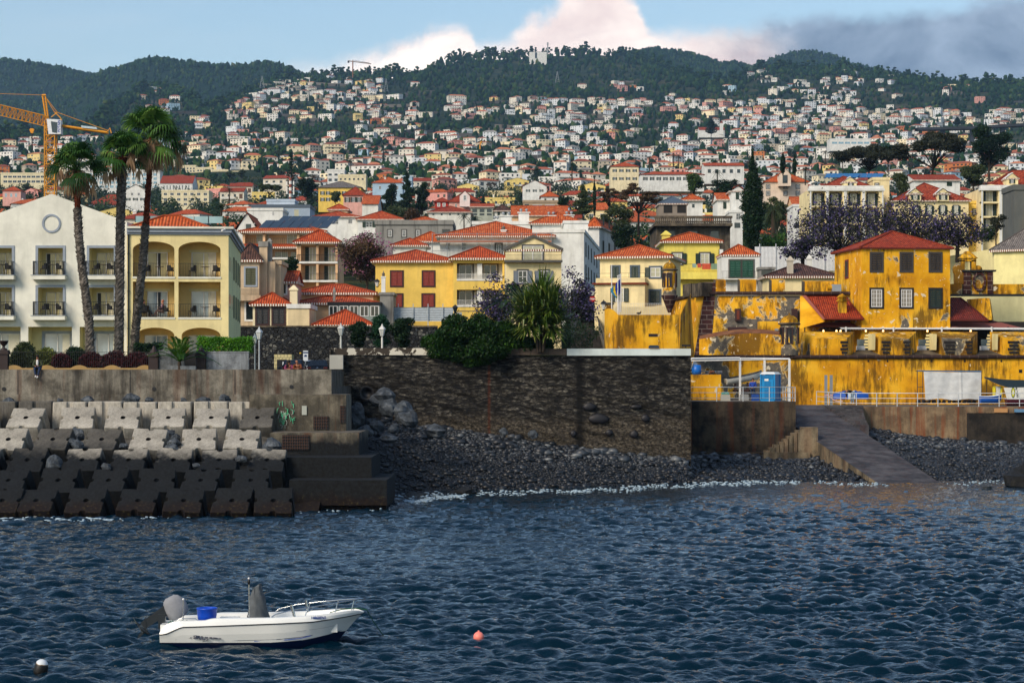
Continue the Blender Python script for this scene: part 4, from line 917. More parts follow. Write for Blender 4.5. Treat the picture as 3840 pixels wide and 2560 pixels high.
house('villa','pinkish villa with a tall arched gable and red roof','villa',2868,3030,683,740,540,13,plaster('#e0cdb8',.15),'hip',3.1,[(700,14,[2880,2945,2992],12,'pl',dict(sur=STONEG)),(725,14,[2880,2945,2992],12,'pl',dict(sur=STONEG))],tile=TILEO)
house('villa_gable','arched cream gable with a pointed window on the pink villa roof','gable',2922,2966,656,690,537,4,plaster('#e0cdb8',.1),'gy',1.6,[(672,26,[2944],14,'dk',dict(sur=STONEG))],tile=TILEO,base=.5,ov=.2)
house('house','white building end with green glass beside the arcaded hotel','house',2975,3012,772,880,400,9,BLDG_W,'flat',.3,[(795,18,[2998],14,'dk',{}),(845,22,[2992],20,'dk',{})])
house('house','orange gabled roof tucked between cypress and arcaded hotel','house',2975,3032,775,800,410,10,PEACH,'gx',2.2,[],tile=TILEO)
def arch_hotel(name,label,pL,pR,pyT,d,dep,cols,rows_,tile_,roofz=None):
    global NHAND
    NHAND+=1; TAKEN.append((pL,pR,pyT-40,930,d)); b=B(name,label,'hotel',pL,pR,930,d); z1=b.at((pL+pR)/2,pyT)[1]; m=MB(); pitch=rows_[1]-rows_[0] if len(rows_)>1 else 50
    m.box(0,b.w,1.3,dep,-4,z1,CRM2,skip='D'); m.box(-.2,b.w+.2,-.25,1.29,z1-.35,z1+.05,BLDG_W); m.box(-.05,b.w+.05,-.05,1.28,z1+.05,z1+.5,BLDG_W)
    zs=[b.at(pL,r)[1] for r in rows_]
    xs=[b.at(c,800)[0] for c in cols]; hw=(xs[1]-xs[0])/2*.80
    edges=[0]+[(xs[i]+xs[i+1])/2 for i in range(len(xs)-1)]+[b.w]
    zt=z1-.36; z0=zs[0]; rad=hw*.95; zc=z0+2.0
    for i,x in enumerate(xs):
        a0,a1=edges[i],edges[i+1]
        m.box(a0,x-rad,0,1.29,-4,zc,CRM2); m.box(x+rad,a1,0,1.29,-4,zc,CRM2)
        n=10
        arc=[(x+rad*math.cos(PI-PI*k/n),zc+rad*.62*math.sin(PI*k/n)) for k in range(n+1)]
        for p,q in zip(arc,arc[1:]): m.face([(p[0],0,p[1]),(q[0],0,q[1]),(q[0],0,zt),(p[0],0,zt)],CRM2); m.face([(p[0],0,p[1]),(p[0],1.3,p[1]),(q[0],1.3,q[1]),(q[0],0,q[1])],CRM2)
        m.face([(a0,0,zc),(x-rad,0,zc),(x-rad,0,zt),(a0,0,zt)],CRM2); m.face([(x+rad,0,zc),(a1,0,zc),(a1,0,zt),(x+rad,0,zt)],CRM2)
        m.box(a0-.22 if i else a0,a0+.2,-.12,-.003,-4,zc+.5,BLDG_W)
    m.box(b.w-.2,b.w+.02,-.12,-.003,-4,zc+.5,BLDG_W)
    for z in zs: m.box(0,b.w,-.01,1.28,z-.28,z,CRM2)
    m.build('wall',b.root)
    for z in zs:
        for x in xs: add_win(b.root,'sh',x,z+.02,1.1,2.,y=1.29,gl=GL_C,shut=DKG2,sur=STONEG,mun=1)
        m=MB(); rail_mb(m,0,b.w,.05,z,.9,IRON,.3,.02,.012); m.build('railing',b.root)
    return b,z1
b,z1=arch_hotel('arcaded_hotel','cream hotel with four arched loggias and blue solar panels',3037,3312,708,352,13,[3070,3135,3205,3272],[772,836,900],TILED)
m=MB(); roof(m,b.at(3100,700)[0],b.at(3275,700)[0],3,11,z1+.6,2.,.3,TILED,'hip',band=False); m.build('roof',b.root)
o=house('dormer_window','cream dormer with green shutters on the arcaded hotel roof','dormer',3164,3212,682,706,353,3,CRM2,'gy',.8,[(694,18,[3190],10,'sh',dict(shut=DKG2))],tile=BLDG_W,base=.2,ov=.2)
house('stair_tower','plain cream stair block with an oval window beside the solar panels','building',3275,3335,672,735,356,6,CRM2,'flat',.3,[(697,16,[3288],11,'pl',dict(sur=STONEG))])
for i in range(2):
    for k in range(6):
        m=MB(); m.M=Matrix.Translation((X(3084+i*95,362)+k*.9,362-2.5+i*1.,Z(672-i*2,362)))@Matrix.Rotation(R(22),4,'X')@Matrix(((1,.3,0,0),(0,1,0,0),(0,0,1,0),(0,0,0,1))); m.box(0,.85,0,2.2,0,.08,plain('#1f6ea8',.12,.1,1.))
        m.box(-.0,.05,.0,.05,-1.2,0,GAL); tag(m.build('solar_panel'),f"blue solar panel above the arcaded hotel, {['left','right'][i]} bank, number {k+1} from left",'solar panel','blue solar panels on the arcaded hotel')
bb=house('mansion','cream mansion with a steep red roof and two white dormers','mansion',3352,3632,752,930,352,13,CRM2,'hip',3.3,[(788,32,[3485,3535,3585],16,'sh',dict(shut=DKG2,sur=STONEG,gl=GL_C)),(788,32,[3435],16,'sh',dict(shut=DKG2,gl=GL_C,sur=STONEG))],tile=TILED,ov=.4)
for i,px in enumerate((3432,3536)): house('dormer_window',f"white trimmed dormer with green shutters, {['left','right'][i]} one on the mansion roof",'dormer',px-22,px+22,726,752,351.5,4,CRM2,'gy',.9,[(736,26,[px],15,'sh',dict(shut=DKG2,gl=GL_C))],tile=BLDG_W,base=.1,ov=.3)
house('link_building','low cream link building with an oval window between mansion and hotel','building',3634,3680,760,930,354,9,plaster('#e8c860',.1),'flat',.3,[(795,18,[3655],12,'pl',dict(sur=STONEG))])
house('villa','white villa with a pink gable behind the mansion roof','villa',3428,3600,675,705,420,12,BLDG_W,'gx',1.5,[(690,16,[3560],20,'cl',{})],tile=TILED)
b,z1=arch_hotel('arcaded_hotel','cream hotel with arched loggias at the right edge',3680,3900,706,350,13,[3716,3790,3862],[756,810,868],TILED)
m=MB(); roof(m,b.at(3730,700)[0],b.w+4,3,12,z1+.5,3.,.3,TILED,'hip',band=False); m.build('roof',b.root)
house('dormer_window','cream dormer on the roof of the right edge hotel','dormer',3775,3818,668,690,351,3,CRM2,'gy',.8,[(680,16,[3795],10,'sh',dict(shut=DKG2))],tile=BLDG_W,base=.2,ov=.2)
house('concrete_tower','bare grey concrete tower block at the right edge','tower',3802,3900,708,900,262,6,plaster('#5f625f',.4),'flat',.5,[])
def sheet_fence(name,label,pL,pR,pyT,pyB,d,matc,vert=True,posts=6):
    global NHAND
    x0,x1,z0,z1=X(pL,d),X(pR,d),Z(pyB,d),Z(pyT,d); r=thing(name,label,'fence',(x0,d,z0)); w_,h_=x1-x0,z1-z0; mt=plain(matc,.45,.1); m=MB(); n=int((w_ if vert else h_)/.16)
    rows=[]
    for i in range(n*2+1):
        k=i/(n*2); o_=.035*(i%2)
        rows.append([(w_*k,o_,0),(w_*k,o_,h_)] if vert else [(0,o_,h_*k),(w_,o_,h_*k)])
    m.grid(rows,mt,False); m.build('sheet_panel',r)
    for i in range(posts):
        m=MB(); x=w_*(i+.3)/posts; m.box(x-.04,x+.04,-.1,-.02,-.5,h_+.35,mt); m.build('post',r)
sheet_fence('sheet_metal_fence','grey corrugated sheet fence below the yellow house',1477,1700,1152,1204,214,'#a9b3b8',False,4)
sheet_fence('sheet_metal_fence','tall white sheet fence right of the orange pyramid roof',2830,3135,925,1015,262,'#d5d8da',True,5)
house('tiled_house','low house with a purple brown tiled hipped roof left of the fort tower','house',2876,3140,1036,1075,222,7,CRM2,'hip',1.45,[],tile=TILEB,ch=[(2966,978,22,.1,plaster('#c9c0ae',.3),'hat'),(3052,966,18,.5,WHITE,'hat')])
house('shed','rusty flat roofed shed beside the tall white fence','shed',2848,2905,1005,1050,226,4,GREYW,'flat',.1,[(1022,18,[2875],40,'dk',{})])
bb=house('long_house','large pale yellow building with a grey tiled roof at the right edge','building',3560,3728,946,1200,250,14,plaster('#e9dca0',.12),'gy',.01,[],d1=236,tile=TILEG)
bpy.data.objects.remove(bb.roof)
bb=house('long_house','pale yellow gable front of the large grey roofed building','building',3728,3960,935,1200,236,26,plaster('#e6dc9c',.12),'hip',3.2,[],d1=232,tile=TILEG)
m=MB(); zz=Z(1110,212); m.box(X(3600,212),X(3960,212),212,214,2,Z(1100,212),plaster('#d6d2a0',.2)); tag(m.build('retaining_wall'),'pale green yellow retaining wall right of the fort roof','wall')
# ---------------------------------------------------------------- left waterfront
CONC_W=concrete('sea wall concrete','#57534a','#8c877a',.75,.2); CONC_D=concrete('stepped wet concrete','#4a463c','#7d7666',.6,.35,wetz=3.6)
CONC_C=concrete('breakwater block concrete','#858177','#b8b3a6',.4,wetz=2.9); CONC_C2=concrete('darker block concrete','#45433e','#65625b',.5,wetz=3.1)
PAVE=concrete('promenade paving','#55514a','#6b665e',.2); ROCK=NT('boulder stone'); a=ROCK.noise(1.6,9,.7); b=ROCK.ramp(a,0,[(.35,'#22272c'),(.55,'#4c5359'),(.7,'#7c8186')]); ROCK.bump(a,0,1.,.25); ROCK=ROCK.fin((b,0),.75,.3)
ROCKD=NT('wet weedy rock'); a=ROCKD.noise(2.2,9,.75); b=ROCKD.ramp(a,0,[(.4,'#0a0a09'),(.6,'#1c1a12'),(.72,'#33301a')]); ROCKD.bump(a,0,1.,.3); ROCKD=ROCKD.fin((b,0),.5,.4)
b=MB(); ds=130; zt=Z(1385,ds)
b.box(-75,X(1243,ds),ds,ds+.7,-2,zt,CONC_W,skip='D')
for px in (67,488,881): x=X(px,ds); b.box(x-.02,x+.02,ds-.012,ds-.004,4.5,zt-.02,BLACK)
for px,py in ((15,1458),(578,1458),(1093,1450)): b.tube([(X(px,ds),ds-.03,Z(py,ds)),(X(px,ds),ds+.02,Z(py,ds))],.12,BLACK,10)
b.box(-75,X(1243,ds)+.03,ds-.05,ds-.002,4.2,Z(1478,ds),CONC_W,skip='D')
rb=thing('sea_wall','long grey concrete sea wall under the hotel fence','wall',(0,0,0)); o=b.build('concrete_wall',rb)
b=MB(); a=(X(1243,ds),ds); c=(X(1290,149),149); b.face([(*a,-1),(*c,-1),(*c,zt-.02),(*a,zt-.02)],CONC_D); b.face([(a[0]-1.5,a[1],zt-.02),(*a,zt-.02),(*c,zt-.02),(c[0]-1.5,c[1],zt-.02)],CONC_D); b.build('return_wall',rb)
b=MB(); b.box(-80,X(1243,ds)-.3,ds+.7,196,5.8,6.35,PAVE); tag(b.build('promenade'),kind='structure')
b=MB(); b.box(-80,-4,160,196,6.35,6.9,PAVE); tag(b.build('road'),kind='structure')
b=MB(); b.face([(-160,110,-2.5),(160,110,-2.5),(160,260,-2.5),(-160,260,-2.5)],PAVE); tag(b.build('seabed'),kind='structure')
root=thing('stepped_mole','broad stepped block of stained concrete at the end of the breakwater','breakwater',(0,0,0))
def steps_box(pL,pR,d,dep,pyT,z0,mat,nm='step',skew=0):
    m=MB(); m.box(X(pL,d),X(pR,d),d,d+dep,z0,Z(pyT,d),mat); return m.build(nm,root)
steps_box(935,1298,126,4.2,1479,-2,CONC_D); steps_box(1012,1346,121.5,8,1622,-2,CONC_D); steps_box(1058,1393,118,8,1714,-2,CONC_D); steps_box(1084,1451,115.4,8,1799,.25,CONC_D); steps_box(1094,1448,115.7,8,1860,-2,concrete('tidal reddish concrete','#2a1618','#4a2a28',.5,wetz=.2),'footing')
rb_=plain('#4c3428',.8)
for (a,c,e,f,d) in ((1058,1160,1630,1686,121.45),(1175,1232,1560,1610,125.95),(1274,1296,1520,1585,125.95)):
    m=MB(); m.box(X(a,d),X(c,d),d-.01,d+.02,Z(f,d),Z(e,d),BLACK)
    for i in range(int((c-a)/9)): m.tube([(X(a+4+9*i,d),d-.04,Z(f,d)),(X(a+4+9*i,d),d-.04,Z(e,d))],.02,rb_,4)
    for i in range(int((f-e)/11)): m.tube([(X(a,d),d-.05,Z(e+5+11*i,d)),(X(c,d),d-.05,Z(e+5+11*i,d))],.02,rb_,4)
    m.build('exposed_reinforcement',root)
m=MB(); rr=random.Random(3); d=125.94; gm=plain('#4fb88a',.8); gw=plain('#a9aea4',.9)
for i in range(40):
    px=rr.gauss(1068,16); py=rr.gauss(1575,24)
    if py>1612: continue
    m.tube([(X(px,d),d-.006,Z(py,d)),(X(px+rr.uniform(-6,6),d),d-.006,Z(py-rr.uniform(4,16),d)),(X(px+rr.uniform(-9,9),d),d-.006,Z(py-rr.uniform(10,20),d))],.02,gm if i%3 else gw,4)
m.build('faded_green_paint_marks',root); m=MB(); m.box(X(1132,d),X(1150,d),d-.012,d-.004,Z(1555,d),Z(1521,d),gw); m.build('pale_plaster_patch',root)
def groove_poly(s=.93,g=.17):
    p=[]
    for k in range(4):
        a=k*PI/2; ca,sa=math.cos(a),math.sin(a); side=[(s,-s*.93),(s,-g*1.1)]+[(s-g*math.cos(t_),g*math.sin(t_)*-1) for t_ in [R(90-45*j) for j in range(5)]][::1]+[(s,g*1.1),(s,s*.93)]
        side=[(s,-s*.95),(s,-g)]+[(s-g*math.sin(R(45*j)),-g*math.cos(R(45*j))) for j in (1,2,3)]+[(s,g),(s,s*.95)]
        p+=[(x*ca-y*sa,x*sa+y*ca) for x,y in side]
    return p
def block_mesh(mat,seed):
    r=random.Random(seed); P0=groove_poly(); n=len(P0); m=MB(); h=1.75
    P0=[(x*(1+r.uniform(-.012,.012)),y*(1+r.uniform(-.012,.012))) for x,y in P0]
    bt=[(x*1.1,y*1.1,-h) for x,y in P0]; tp=[(x,y,0) for x,y in P0]; t2=[(x*.975,y*.975,.03) for x,y in P0]
    m.grid([bt,tp,t2],mat,False,True)
    mid=[(x*.6,y*.6,.03+r.uniform(-.01,.01)) for x,y in P0]
    inn=[(.14*math.cos(math.atan2(y,x))+r.uniform(-.02,.02),.14*math.sin(math.atan2(y,x)),.02) for x,y in P0]; hole=[(x*.7,y*.7,-.25) for x,y,z in inn]
    m.grid([t2,mid,inn],mat,False,True); m.grid([inn,hole],BLACK,False,True); m.face(hole,BLACK)
    o=m.build('breakwater_block'); me=o.data; bpy.data.objects.remove(o); return me
BM=[block_mesh(CONC_C,i) for i in range(3)]+[block_mesh(CONC_C2,9)]
ROWS=[(1566,125.,[97,290,461,631,792,965]),(1647,121.,[31,198,381,556,746,907]),(1724,117.2,[102,308,482,650,822,1002]),(1800,113.4,[32,218,407,587,753,940]),(1876,109.6,[7,135,322,517,689,870,1025])]
rr=random.Random(4); nm=['top','second','third','fourth','lowest']
for ri,(py,d,cs) in enumerate(ROWS):
    for ci,px in enumerate([cs[0]-175*(1+k) for k in (2,1,0)]+cs):
        if px<-400: continue
        me=BM[rr.choice([0,1,2]) if (ri,ci) not in ((1,4),(1,5),(2,3),(0,8)) else 3]; o=bpy.data.objects.new('breakwater_block',me); col.objects.link(o)
        o.location=P(px,py,d); o.rotation_euler=(R(36+rr.uniform(-4,4)),R(rr.uniform(-3,3)),R(rr.uniform(-6,6)-2))
        k=ci-3; w_=f"number {k+1} from the left" if k>=0 else f"beyond the left edge {-k}"
        tag(o,f"grooved grey concrete block tilted seaward, {nm[ri]} row of the breakwater, {w_}",'concrete block','grooved blocks of the breakwater')
for i,px in enumerate(range(-310,1000,131)):
    o=bpy.data.objects.new('breakwater_block',BM[3 if i<4 else i%3]); col.objects.link(o); o.location=P(px+60,1509+rr.uniform(-2,2),127.2); o.rotation_euler=(0,0,R(rr.uniform(-4,4))); o.scale=(1.02,1,2.)
    tag(o,f"upright grooved block standing in the back row under the sea wall, {'number %d from left'%(i-1) if i>1 else 'off frame %d'%(i+1)}",'concrete block','upright blocks behind the breakwater rows')
m=MB(); rows=[[(x,y,z+.5*noise.noise(Vector((x*.7,y*.7,0)))) for x in np.arange(-60,-9.8,1.)] for y,z in ((104,-2.5),(109,-1.6),(113,-.4),(117,1.),(121,2.4),(125,3.6),(129.9,4.6))]
m.grid(rows,CONC_C2,True); m.build('core_fill',None); tag(bpy.data.objects['core_fill'],kind='structure'); bpy.data.objects['core_fill'].name='rubble_ground'
def boulder(px,py,d,r,label,seed,mat=None,rz=0,group=None):
    m=MB(); m.blob((0,0,0),r,mat or ROCK,seed,.24,10,7)
    for i,f in enumerate(m.sm): m.sm[i]=False
    o=m.build('boulder',None,P(px,py,d),rz); tag(o,label,'boulder',group); return o
BL=[(288,1630,122.5,.55,'round boulder wedged between blocks, under the second top block'),(268,1655,121,.3,'small blue grey boulder touching a tilted block'),(290,1672,120,.5,'dark boulder in the gap of the second row'),(634,1627,122.5,.42,'smooth round boulder right of the fourth block of row two'),(660,1642,121.5,.35,'angular boulder in the right hand gap of row two'),(655,1660,120.5,.55,'long brownish boulder lying in the second row gap'),(645,1680,119.5,.5,'flat grey boulder at the foot of the second row gap'),(463,1670,120.5,.33,'small upright boulder below the middle block'),(205,1742,117,.7,'large bluish boulder between third row blocks at left'),(398,1752,116.5,.36,'dark wet boulder in the third row gap'),(35,1508,128.5,.75,'flat boulder at the far left on the upright blocks'),(225,1505,128.5,.4,'small boulder left of the second joint on the ledge'),(330,1503,128.5,.75,'long blue boulder lying on the ledge under the wall'),(490,1499,128.6,.95,'big pale flat boulder lying on the ledge'),(560,1499,128.6,.5,'rounded pale boulder beside the big flat one'),(690,1502,128.5,.35,'small tan boulder on the ledge'),(760,1505,128.6,.8,'wide low dark boulder on the ledge'),(840,1502,128.6,.75,'bluish boulder near the right end of the ledge'),(1020,1680,119,.75,'jagged slate boulder leaning on the stepped mole'),(905,1720,116.5,.42,'round dark boulder beside the lower right blocks'),(735,1745,116,.3,'small dark boulder below the third row')]
for i,(px,py,d,r,l) in enumerate(BL):
    r*=.6 if py<1512 else .8
    boulder(px,py,d,(r,r*.8,r*(.55 if 'flat' in l or 'long' in l or 'low' in l else .8)),l,i+3,rz=i)
# ------------------------------------------------ white hotel
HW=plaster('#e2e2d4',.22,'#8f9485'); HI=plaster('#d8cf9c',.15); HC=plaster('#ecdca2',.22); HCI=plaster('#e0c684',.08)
def facade(m,x0,x1,ztop,z0,ops,mat,y=0,rev=1.5,rmat=None):
    """flat front with openings (ax,bx,az,bz[,arch rise]); ztop is a function of x or a number"""
    zf=ztop if callable(ztop) else (lambda x:ztop)
    xs=sorted({x0,x1}|{o[0] for o in ops}|{o[1] for o in ops}|({X0G} if callable(ztop) and x0<X0G<x1 else set()))
    for a,c in zip(xs,xs[1:]):
        mx=(a+c)/2; oo=sorted([o for o in ops if o[0]<=mx<=o[1]],key=lambda o:o[2]); z=z0
        for o in oo:
            if o[2]>z: m.face([(a,y,z),(c,y,z),(c,y,o[2]),(a,y,o[2])],mat)
            z=o[3]
        m.face([(a,y,z),(c,y,z),(c,y,zf(c)),(a,y,zf(a))],mat)
    for o in ops:
        a,c,p,q=o[:4]; ar=o[4] if len(o)>4 else 0; rm=rmat or mat
        if ar:
            n=14; pts=[(a+(c-a)*(.5-.5*math.cos(PI*k/n)),q-ar+ar*math.sin(PI*k/n)) for k in range(n+1)]
            for u,v in zip(pts,pts[1:]):
                m.face([(u[0],y,u[1]),(v[0],y,v[1]),(v[0],y,q),(u[0],y,q)],mat); m.face([(u[0],y,u[1]),(u[0],y+rev,u[1]),(v[0],y+rev,v[1]),(v[0],y,v[1])],rm)
            q2=q-ar
        else: q2=q; m.face([(a,y,q),(a,y+rev,q),(c,y+rev,q),(c,y,q)],rm)
        m.face([(a,y,p),(a,y,q2),(a,y+rev,q2),(a,y+rev,p)][::-1],rm); m.face([(c,y,p),(c,y,q2),(c,y+rev,q2),(c,y+rev,p)],rm); m.face([(a,y,p),(c,y,p),(c,y+rev,p),(a,y+rev,p)],rm)
        m.face([(a,y+rev,p),(c,y+rev,p),(c,y+rev,q),(a,y+rev,q)],rm)
D=155.; bh=B('white_hotel','white gabled hotel with a round blind window and grey framed balconies','hotel',-150,476,1385,D,group='hotels on the promenade')
ax=lambda px,d=D: X(px,d)-X(-150,D); az_=lambda py,d=D: Z(py,d)-bh.zb
X0G=ax(193)
def gab(x): return az_(727)-abs(x-X0G)*.368
ops=[]
cols_=[(-44,45),(143,236),(335,427)]
for a,c in cols_:
    for p,q in ((1033,930),(1184,1078)): ops.append((ax(a),ax(c),az_(p),az_(q)))
for a,c in ((-120,77),(106,270),(299,465)): ops.append((ax(a),ax(c),az_(1375),az_(1225)))
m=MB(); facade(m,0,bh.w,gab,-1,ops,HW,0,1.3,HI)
m.face([(bh.w,0,-1),(bh.w,14,-1),(bh.w,14,gab(bh.w)),(bh.w,0,gab(bh.w))],HW)
for s_,e in ((0,X0G),(X0G,bh.w)): m.face([(s_,0,gab(s_)),(e,0,gab(e)),(e,14,gab(e)),(s_,14,gab(s_))],HW)
m.build('wall',bh.root)
m=MB(); cx_,cz_=ax(193),az_(838); ri,ro=.52,.66; n=40
for k in range(n):
    a0,a1=2*PI*k/n,2*PI*(k+1)/n; p=lambda r_,a_,y_:(cx_+r_*math.cos(a_),y_,cz_+r_*math.sin(a_))
    m.face([p(ri,a0,-.06),p(ro,a0,-.06),p(ro,a1,-.06),p(ri,a1,-.06)],GREYTRIM); m.face([p(ro,a0,-.06),p(ro,a0,0.),p(ro,a1,0.),p(ro,a1,-.06)],GREYTRIM); m.face([p(ri,a1,-.06),p(ri,a1,0.),p(ri,a0,0.),p(ri,a0,-.06)],GREYTRIM)
m.build('round_moulding',bh.root)
def hotel_win(root,a,c,p,q,y,gl,open_=0,curt=1):
    """sliding glass doors between local x a..c and z p..q"""
    m=MB(); t_=.06; n=2; w_=(c-a)/n
    m.face([(a,y-.02,p),(c,y-.02,p),(c,y-.02,q),(a,y-.02,q)],gl); o=m.build('window',root)
    m=MB()
    for i in range(n+1): x=a+w_*i; m.box(x-t_/2,x+t_/2,y-.07,y-.025,p,q,WFRAME)
    m.box(a,c,y-.07,y-.025,q-t_,q,WFRAME); m.box(a,c,y-.07,y-.025,p,p+t_,WFRAME); m.build('frame',o)
    if curt:
        m=MB(); x0=c-w_*.62; rows=[[(x0+(c-x0-.05)*k/24,y-.022-.0*k-.012*(1+math.sin(k*1.9)),z) for k in range(25)] for z in (p+.06,q-.06)]; m.grid(rows,CURT); m.build('curtain',o)
    if open_: m=MB(); x0=a if open_<0 else a+w_*.9; m.box(x0,x0+w_*.42,y-.024,y-.021,p,q,BLACK); m.build('open_gap',o)
    return o
WC1=glass('hotel glass, warm curtain behind','#b9b083',.12,.6); WC2=glass('hotel glass with painted sky tone','#8fa2ae',.06,1.)  # WC2: blue grey base colour stands in for reflected sky
furn=[]
for i,(a,c) in enumerate(cols_):
    for j,(p,q) in enumerate(((1033,930),(1184,1078))):
        A_,C_,P_,Q_=ax(a),ax(c),az_(p),az_(q)
        hotel_win(bh.root,A_+.32,C_-.12,P_+.02,Q_-.28,1.29,WC1,open_=-1 if (i+j)%2 else 0)
        m=MB(); t_=.18
        m.box(A_-t_,A_-.001,-.05,.03,P_+.05,Q_+t_,GREYTRIM); m.box(C_+.001,C_+t_,-.05,.03,P_+.05,Q_+t_,GREYTRIM); m.box(A_,C_,-.05,.03,Q_+.001,Q_+t_,GREYTRIM); m.build('surround',bh.root)
        m=MB(); m.box(A_-.35,C_+.28,-.75,-.002,P_-.3,P_-.02,HW); m.box(A_-.38,C_+.31,-.78,-.002,P_-.02,P_+.02,GREYTRIM); bal=m.build('balcony_slab',bh.root)
        m=MB(); rail_mb(m,0,0,0,P_+.04,.92,IRON,.115,.025,.01,pts=[(A_-.18,-.02),(A_-.18,-.7),(C_+.14,-.7),(C_+.14,-.02)])
        for x in (A_-.18,C_+.14): m.box(x-.035,x+.035,-.74,-.66,P_+.02,P_+.98,IRON)
        m.build('railing',bh.root); furn.append((bh,A_,C_,P_,-.25,i*3+j,'white hotel',('upper','lower')[j],('left','middle','right')[i]))
for i,(a,c,w0,w1) in enumerate(((-120,77,-80,60),(106,270,155,250),(299,465,350,440))):
    hotel_win(bh.root,ax(w0),ax(w1),az_(1372),az_(1250),1.29,WC2); m=MB(); m.box(ax(w0)-.22,ax(w1)+.2,1.22,1.299,az_(1250)+.001,az_(1250)+.2,GREYTRIM); m.box(ax(w0)-.22,ax(w0)-.01,1.22,1.299,az_(1372),az_(1250),GREYTRIM); m.box(ax(w1)+.01,ax(w1)+.2,1.22,1.299,az_(1372),az_(1250),GREYTRIM); m.build('surround',bh.root)
# ------------------------------------------------ cream hotel wing
bc=B('cream_hotel','cream hotel wing with arched loggias and a blue grey cornice','hotel',477,857,1385,154.4,155.0,group='hotels on the promenade')
cx=lambda px:bc.at(px,1000)[0]; cz=lambda py:bc.at(660,py)[1]; zt=cz(858)
ops=[]
for a,c in ((498,654),(669,827)): ops+= [(cx(a),cx(c),cz(1038),cz(906),.55),(cx(a),cx(c),cz(1190),cz(1056)),(cx(a+12),cx(c),cz(1380),cz(1228),.55)]
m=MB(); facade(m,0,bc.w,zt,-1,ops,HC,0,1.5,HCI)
m.face([(0,0,-1),(0,0,zt),(0,23,zt),(0,23,-1)],HC); m.face([(bc.w,0,-1),(bc.w,23,-1),(bc.w,23,zt),(bc.w,0,zt)],plaster('#dfe0a8',.1)); m.face([(0,0,zt),(bc.w,0,zt),(bc.w,23,zt),(0,23,zt)],HC); m.build('wall',bc.root)
m=MB()
for k,(o_,z0,z1,mt) in enumerate(((.10,cz(880),cz(872),GREYTRIM),(.22,cz(872),cz(858),GREYTRIM),(.36,cz(858),cz(850),HW))): m.box(-.02,bc.w+o_,-o_,23,z0,z1-.003,mt)
m.build('cornice',bc.root)
m=MB(); roof(m,.2,cx(780),.7,5,cz(850),.95,.1,TILEO,'hip',band=False); m.build('roof',bc.root)
m=MB(); m.box(0,cx(725),5.2,5.5,cz(850),cz(816),HC); m.build('parapet',bc.root)
m=MB(); gt=glass('thin glass panel','#8fb0b4',.05,.8)
for k in range(6): m.box(cx(484)+k*1.05,cx(484)+k*1.05+.98,5.35,5.37,cz(816),cz(790),gt); m.box(cx(484)+k*1.05-.04,cx(484)+k*1.05-.005,5.33,5.39,cz(816),cz(788),IRON)
m.build('glass_railing',bc.root)
for i,(a,c,w0,w1) in enumerate(((498,654,548,622),(669,827,715,805))):
    for j,(p,top) in enumerate(((1038,942),(1190,1089))):
        hotel_win(bc.root,cx(w0),cx(w1),cz(p)+.02,cz(top),1.49,WC1 if j==0 else WC2,open_=1 if i==0 else 0,curt=i)
        m=MB(); m.box(cx(w0)-.2,cx(w1)+.2,1.44,1.497,cz(top)+.001,cz(top)+.18,HI); m.build('surround',bc.root)
        m=MB(); m.box(cx(a)-.04,cx(c)+.04,-.04,-.002,cz(p)-.12,cz(p)+.01,HW); m.build('balcony_slab',bc.root)
        m=MB(); rail_mb(m,cx(a)+.02,cx(c)-.02,.06,cz(p)+.02,.92,IRON,.115,.02,.009); m.build('railing',bc.root); furn.append((bc,cx(a),cx(c),cz(p),.7,20+i*3+j,'cream hotel',('upper','lower')[j],('left','right')[i]))
    hotel_win(bc.root,cx(w0-10),cx(w1),cz(1378),cz(1255),1.49,WC2,curt=0)
for y_ in (1.5,3.2,6,):
    for py_,h_ in ((1010,1.0),(1152,1.0)): add_win(bc.root,'dk',bc.w,cz(py_),.45,h_,y=y_,rot=PI/2,shut=DKG,gl=GL_D)
for y_ in (9,13,17,21):
    for py_ in (1030,1180): add_win(bc.root,'cl',bc.w,cz(py_),1.1,1.7,y=y_,rot=PI/2,shut=DKG)
m=MB(); x=cx(482); m.tube([(x,-.09,-.9),(x,-.09,cz(880))],.055,IRON,7);
for k in range(8): m.tube([(x,-.09,.2+k*1.3),(x,-.09,.3+k*1.3)],.075,IRON,7)
m.build('drainpipe',bc.root)
m=MB(); m.tube([(cx(845),-.5,cz(862)),(cx(838),-.75,cz(866))],.07,WFRAME,6); m.blob((cx(836),-.78,cz(867)),(.1,.12,.09),WFRAME,1,0,8,6); m.build('floodlight',bc.root)
def chair0():
    r=thing('balcony_chair','x','chair',(0,0,0),0,'wicker chairs on the hotel balconies'); wk=plain('#1d1b1a',.6); m=MB(); m.box(-.25,.25,-.24,.24,.40,.45,wk); m.build('seat',r)
    m=MB(); rows=[]
    for z in (.45,.65,.82): rows.append([(.29*math.sin(t_)*1.,.27*math.cos(t_)*1.,z-(.16 if abs(t_)>1.3 and z>.7 else 0)) for t_ in [-1.9+3.8*k/14 for k in range(15)]])
    m.grid(rows,wk); m.grid([[(x*.93,y*.93,z) for x,y,z in r_] for r_ in rows],wk); m.build('backrest',r)
    for sx_ in (-1,1):
        for sy in (-1,1): m=MB(); m.tube([(sx_*.22,sy*.2,.42),(sx_*.27,sy*.25,0)],.018,wk,5); m.build('leg',r)
    return r
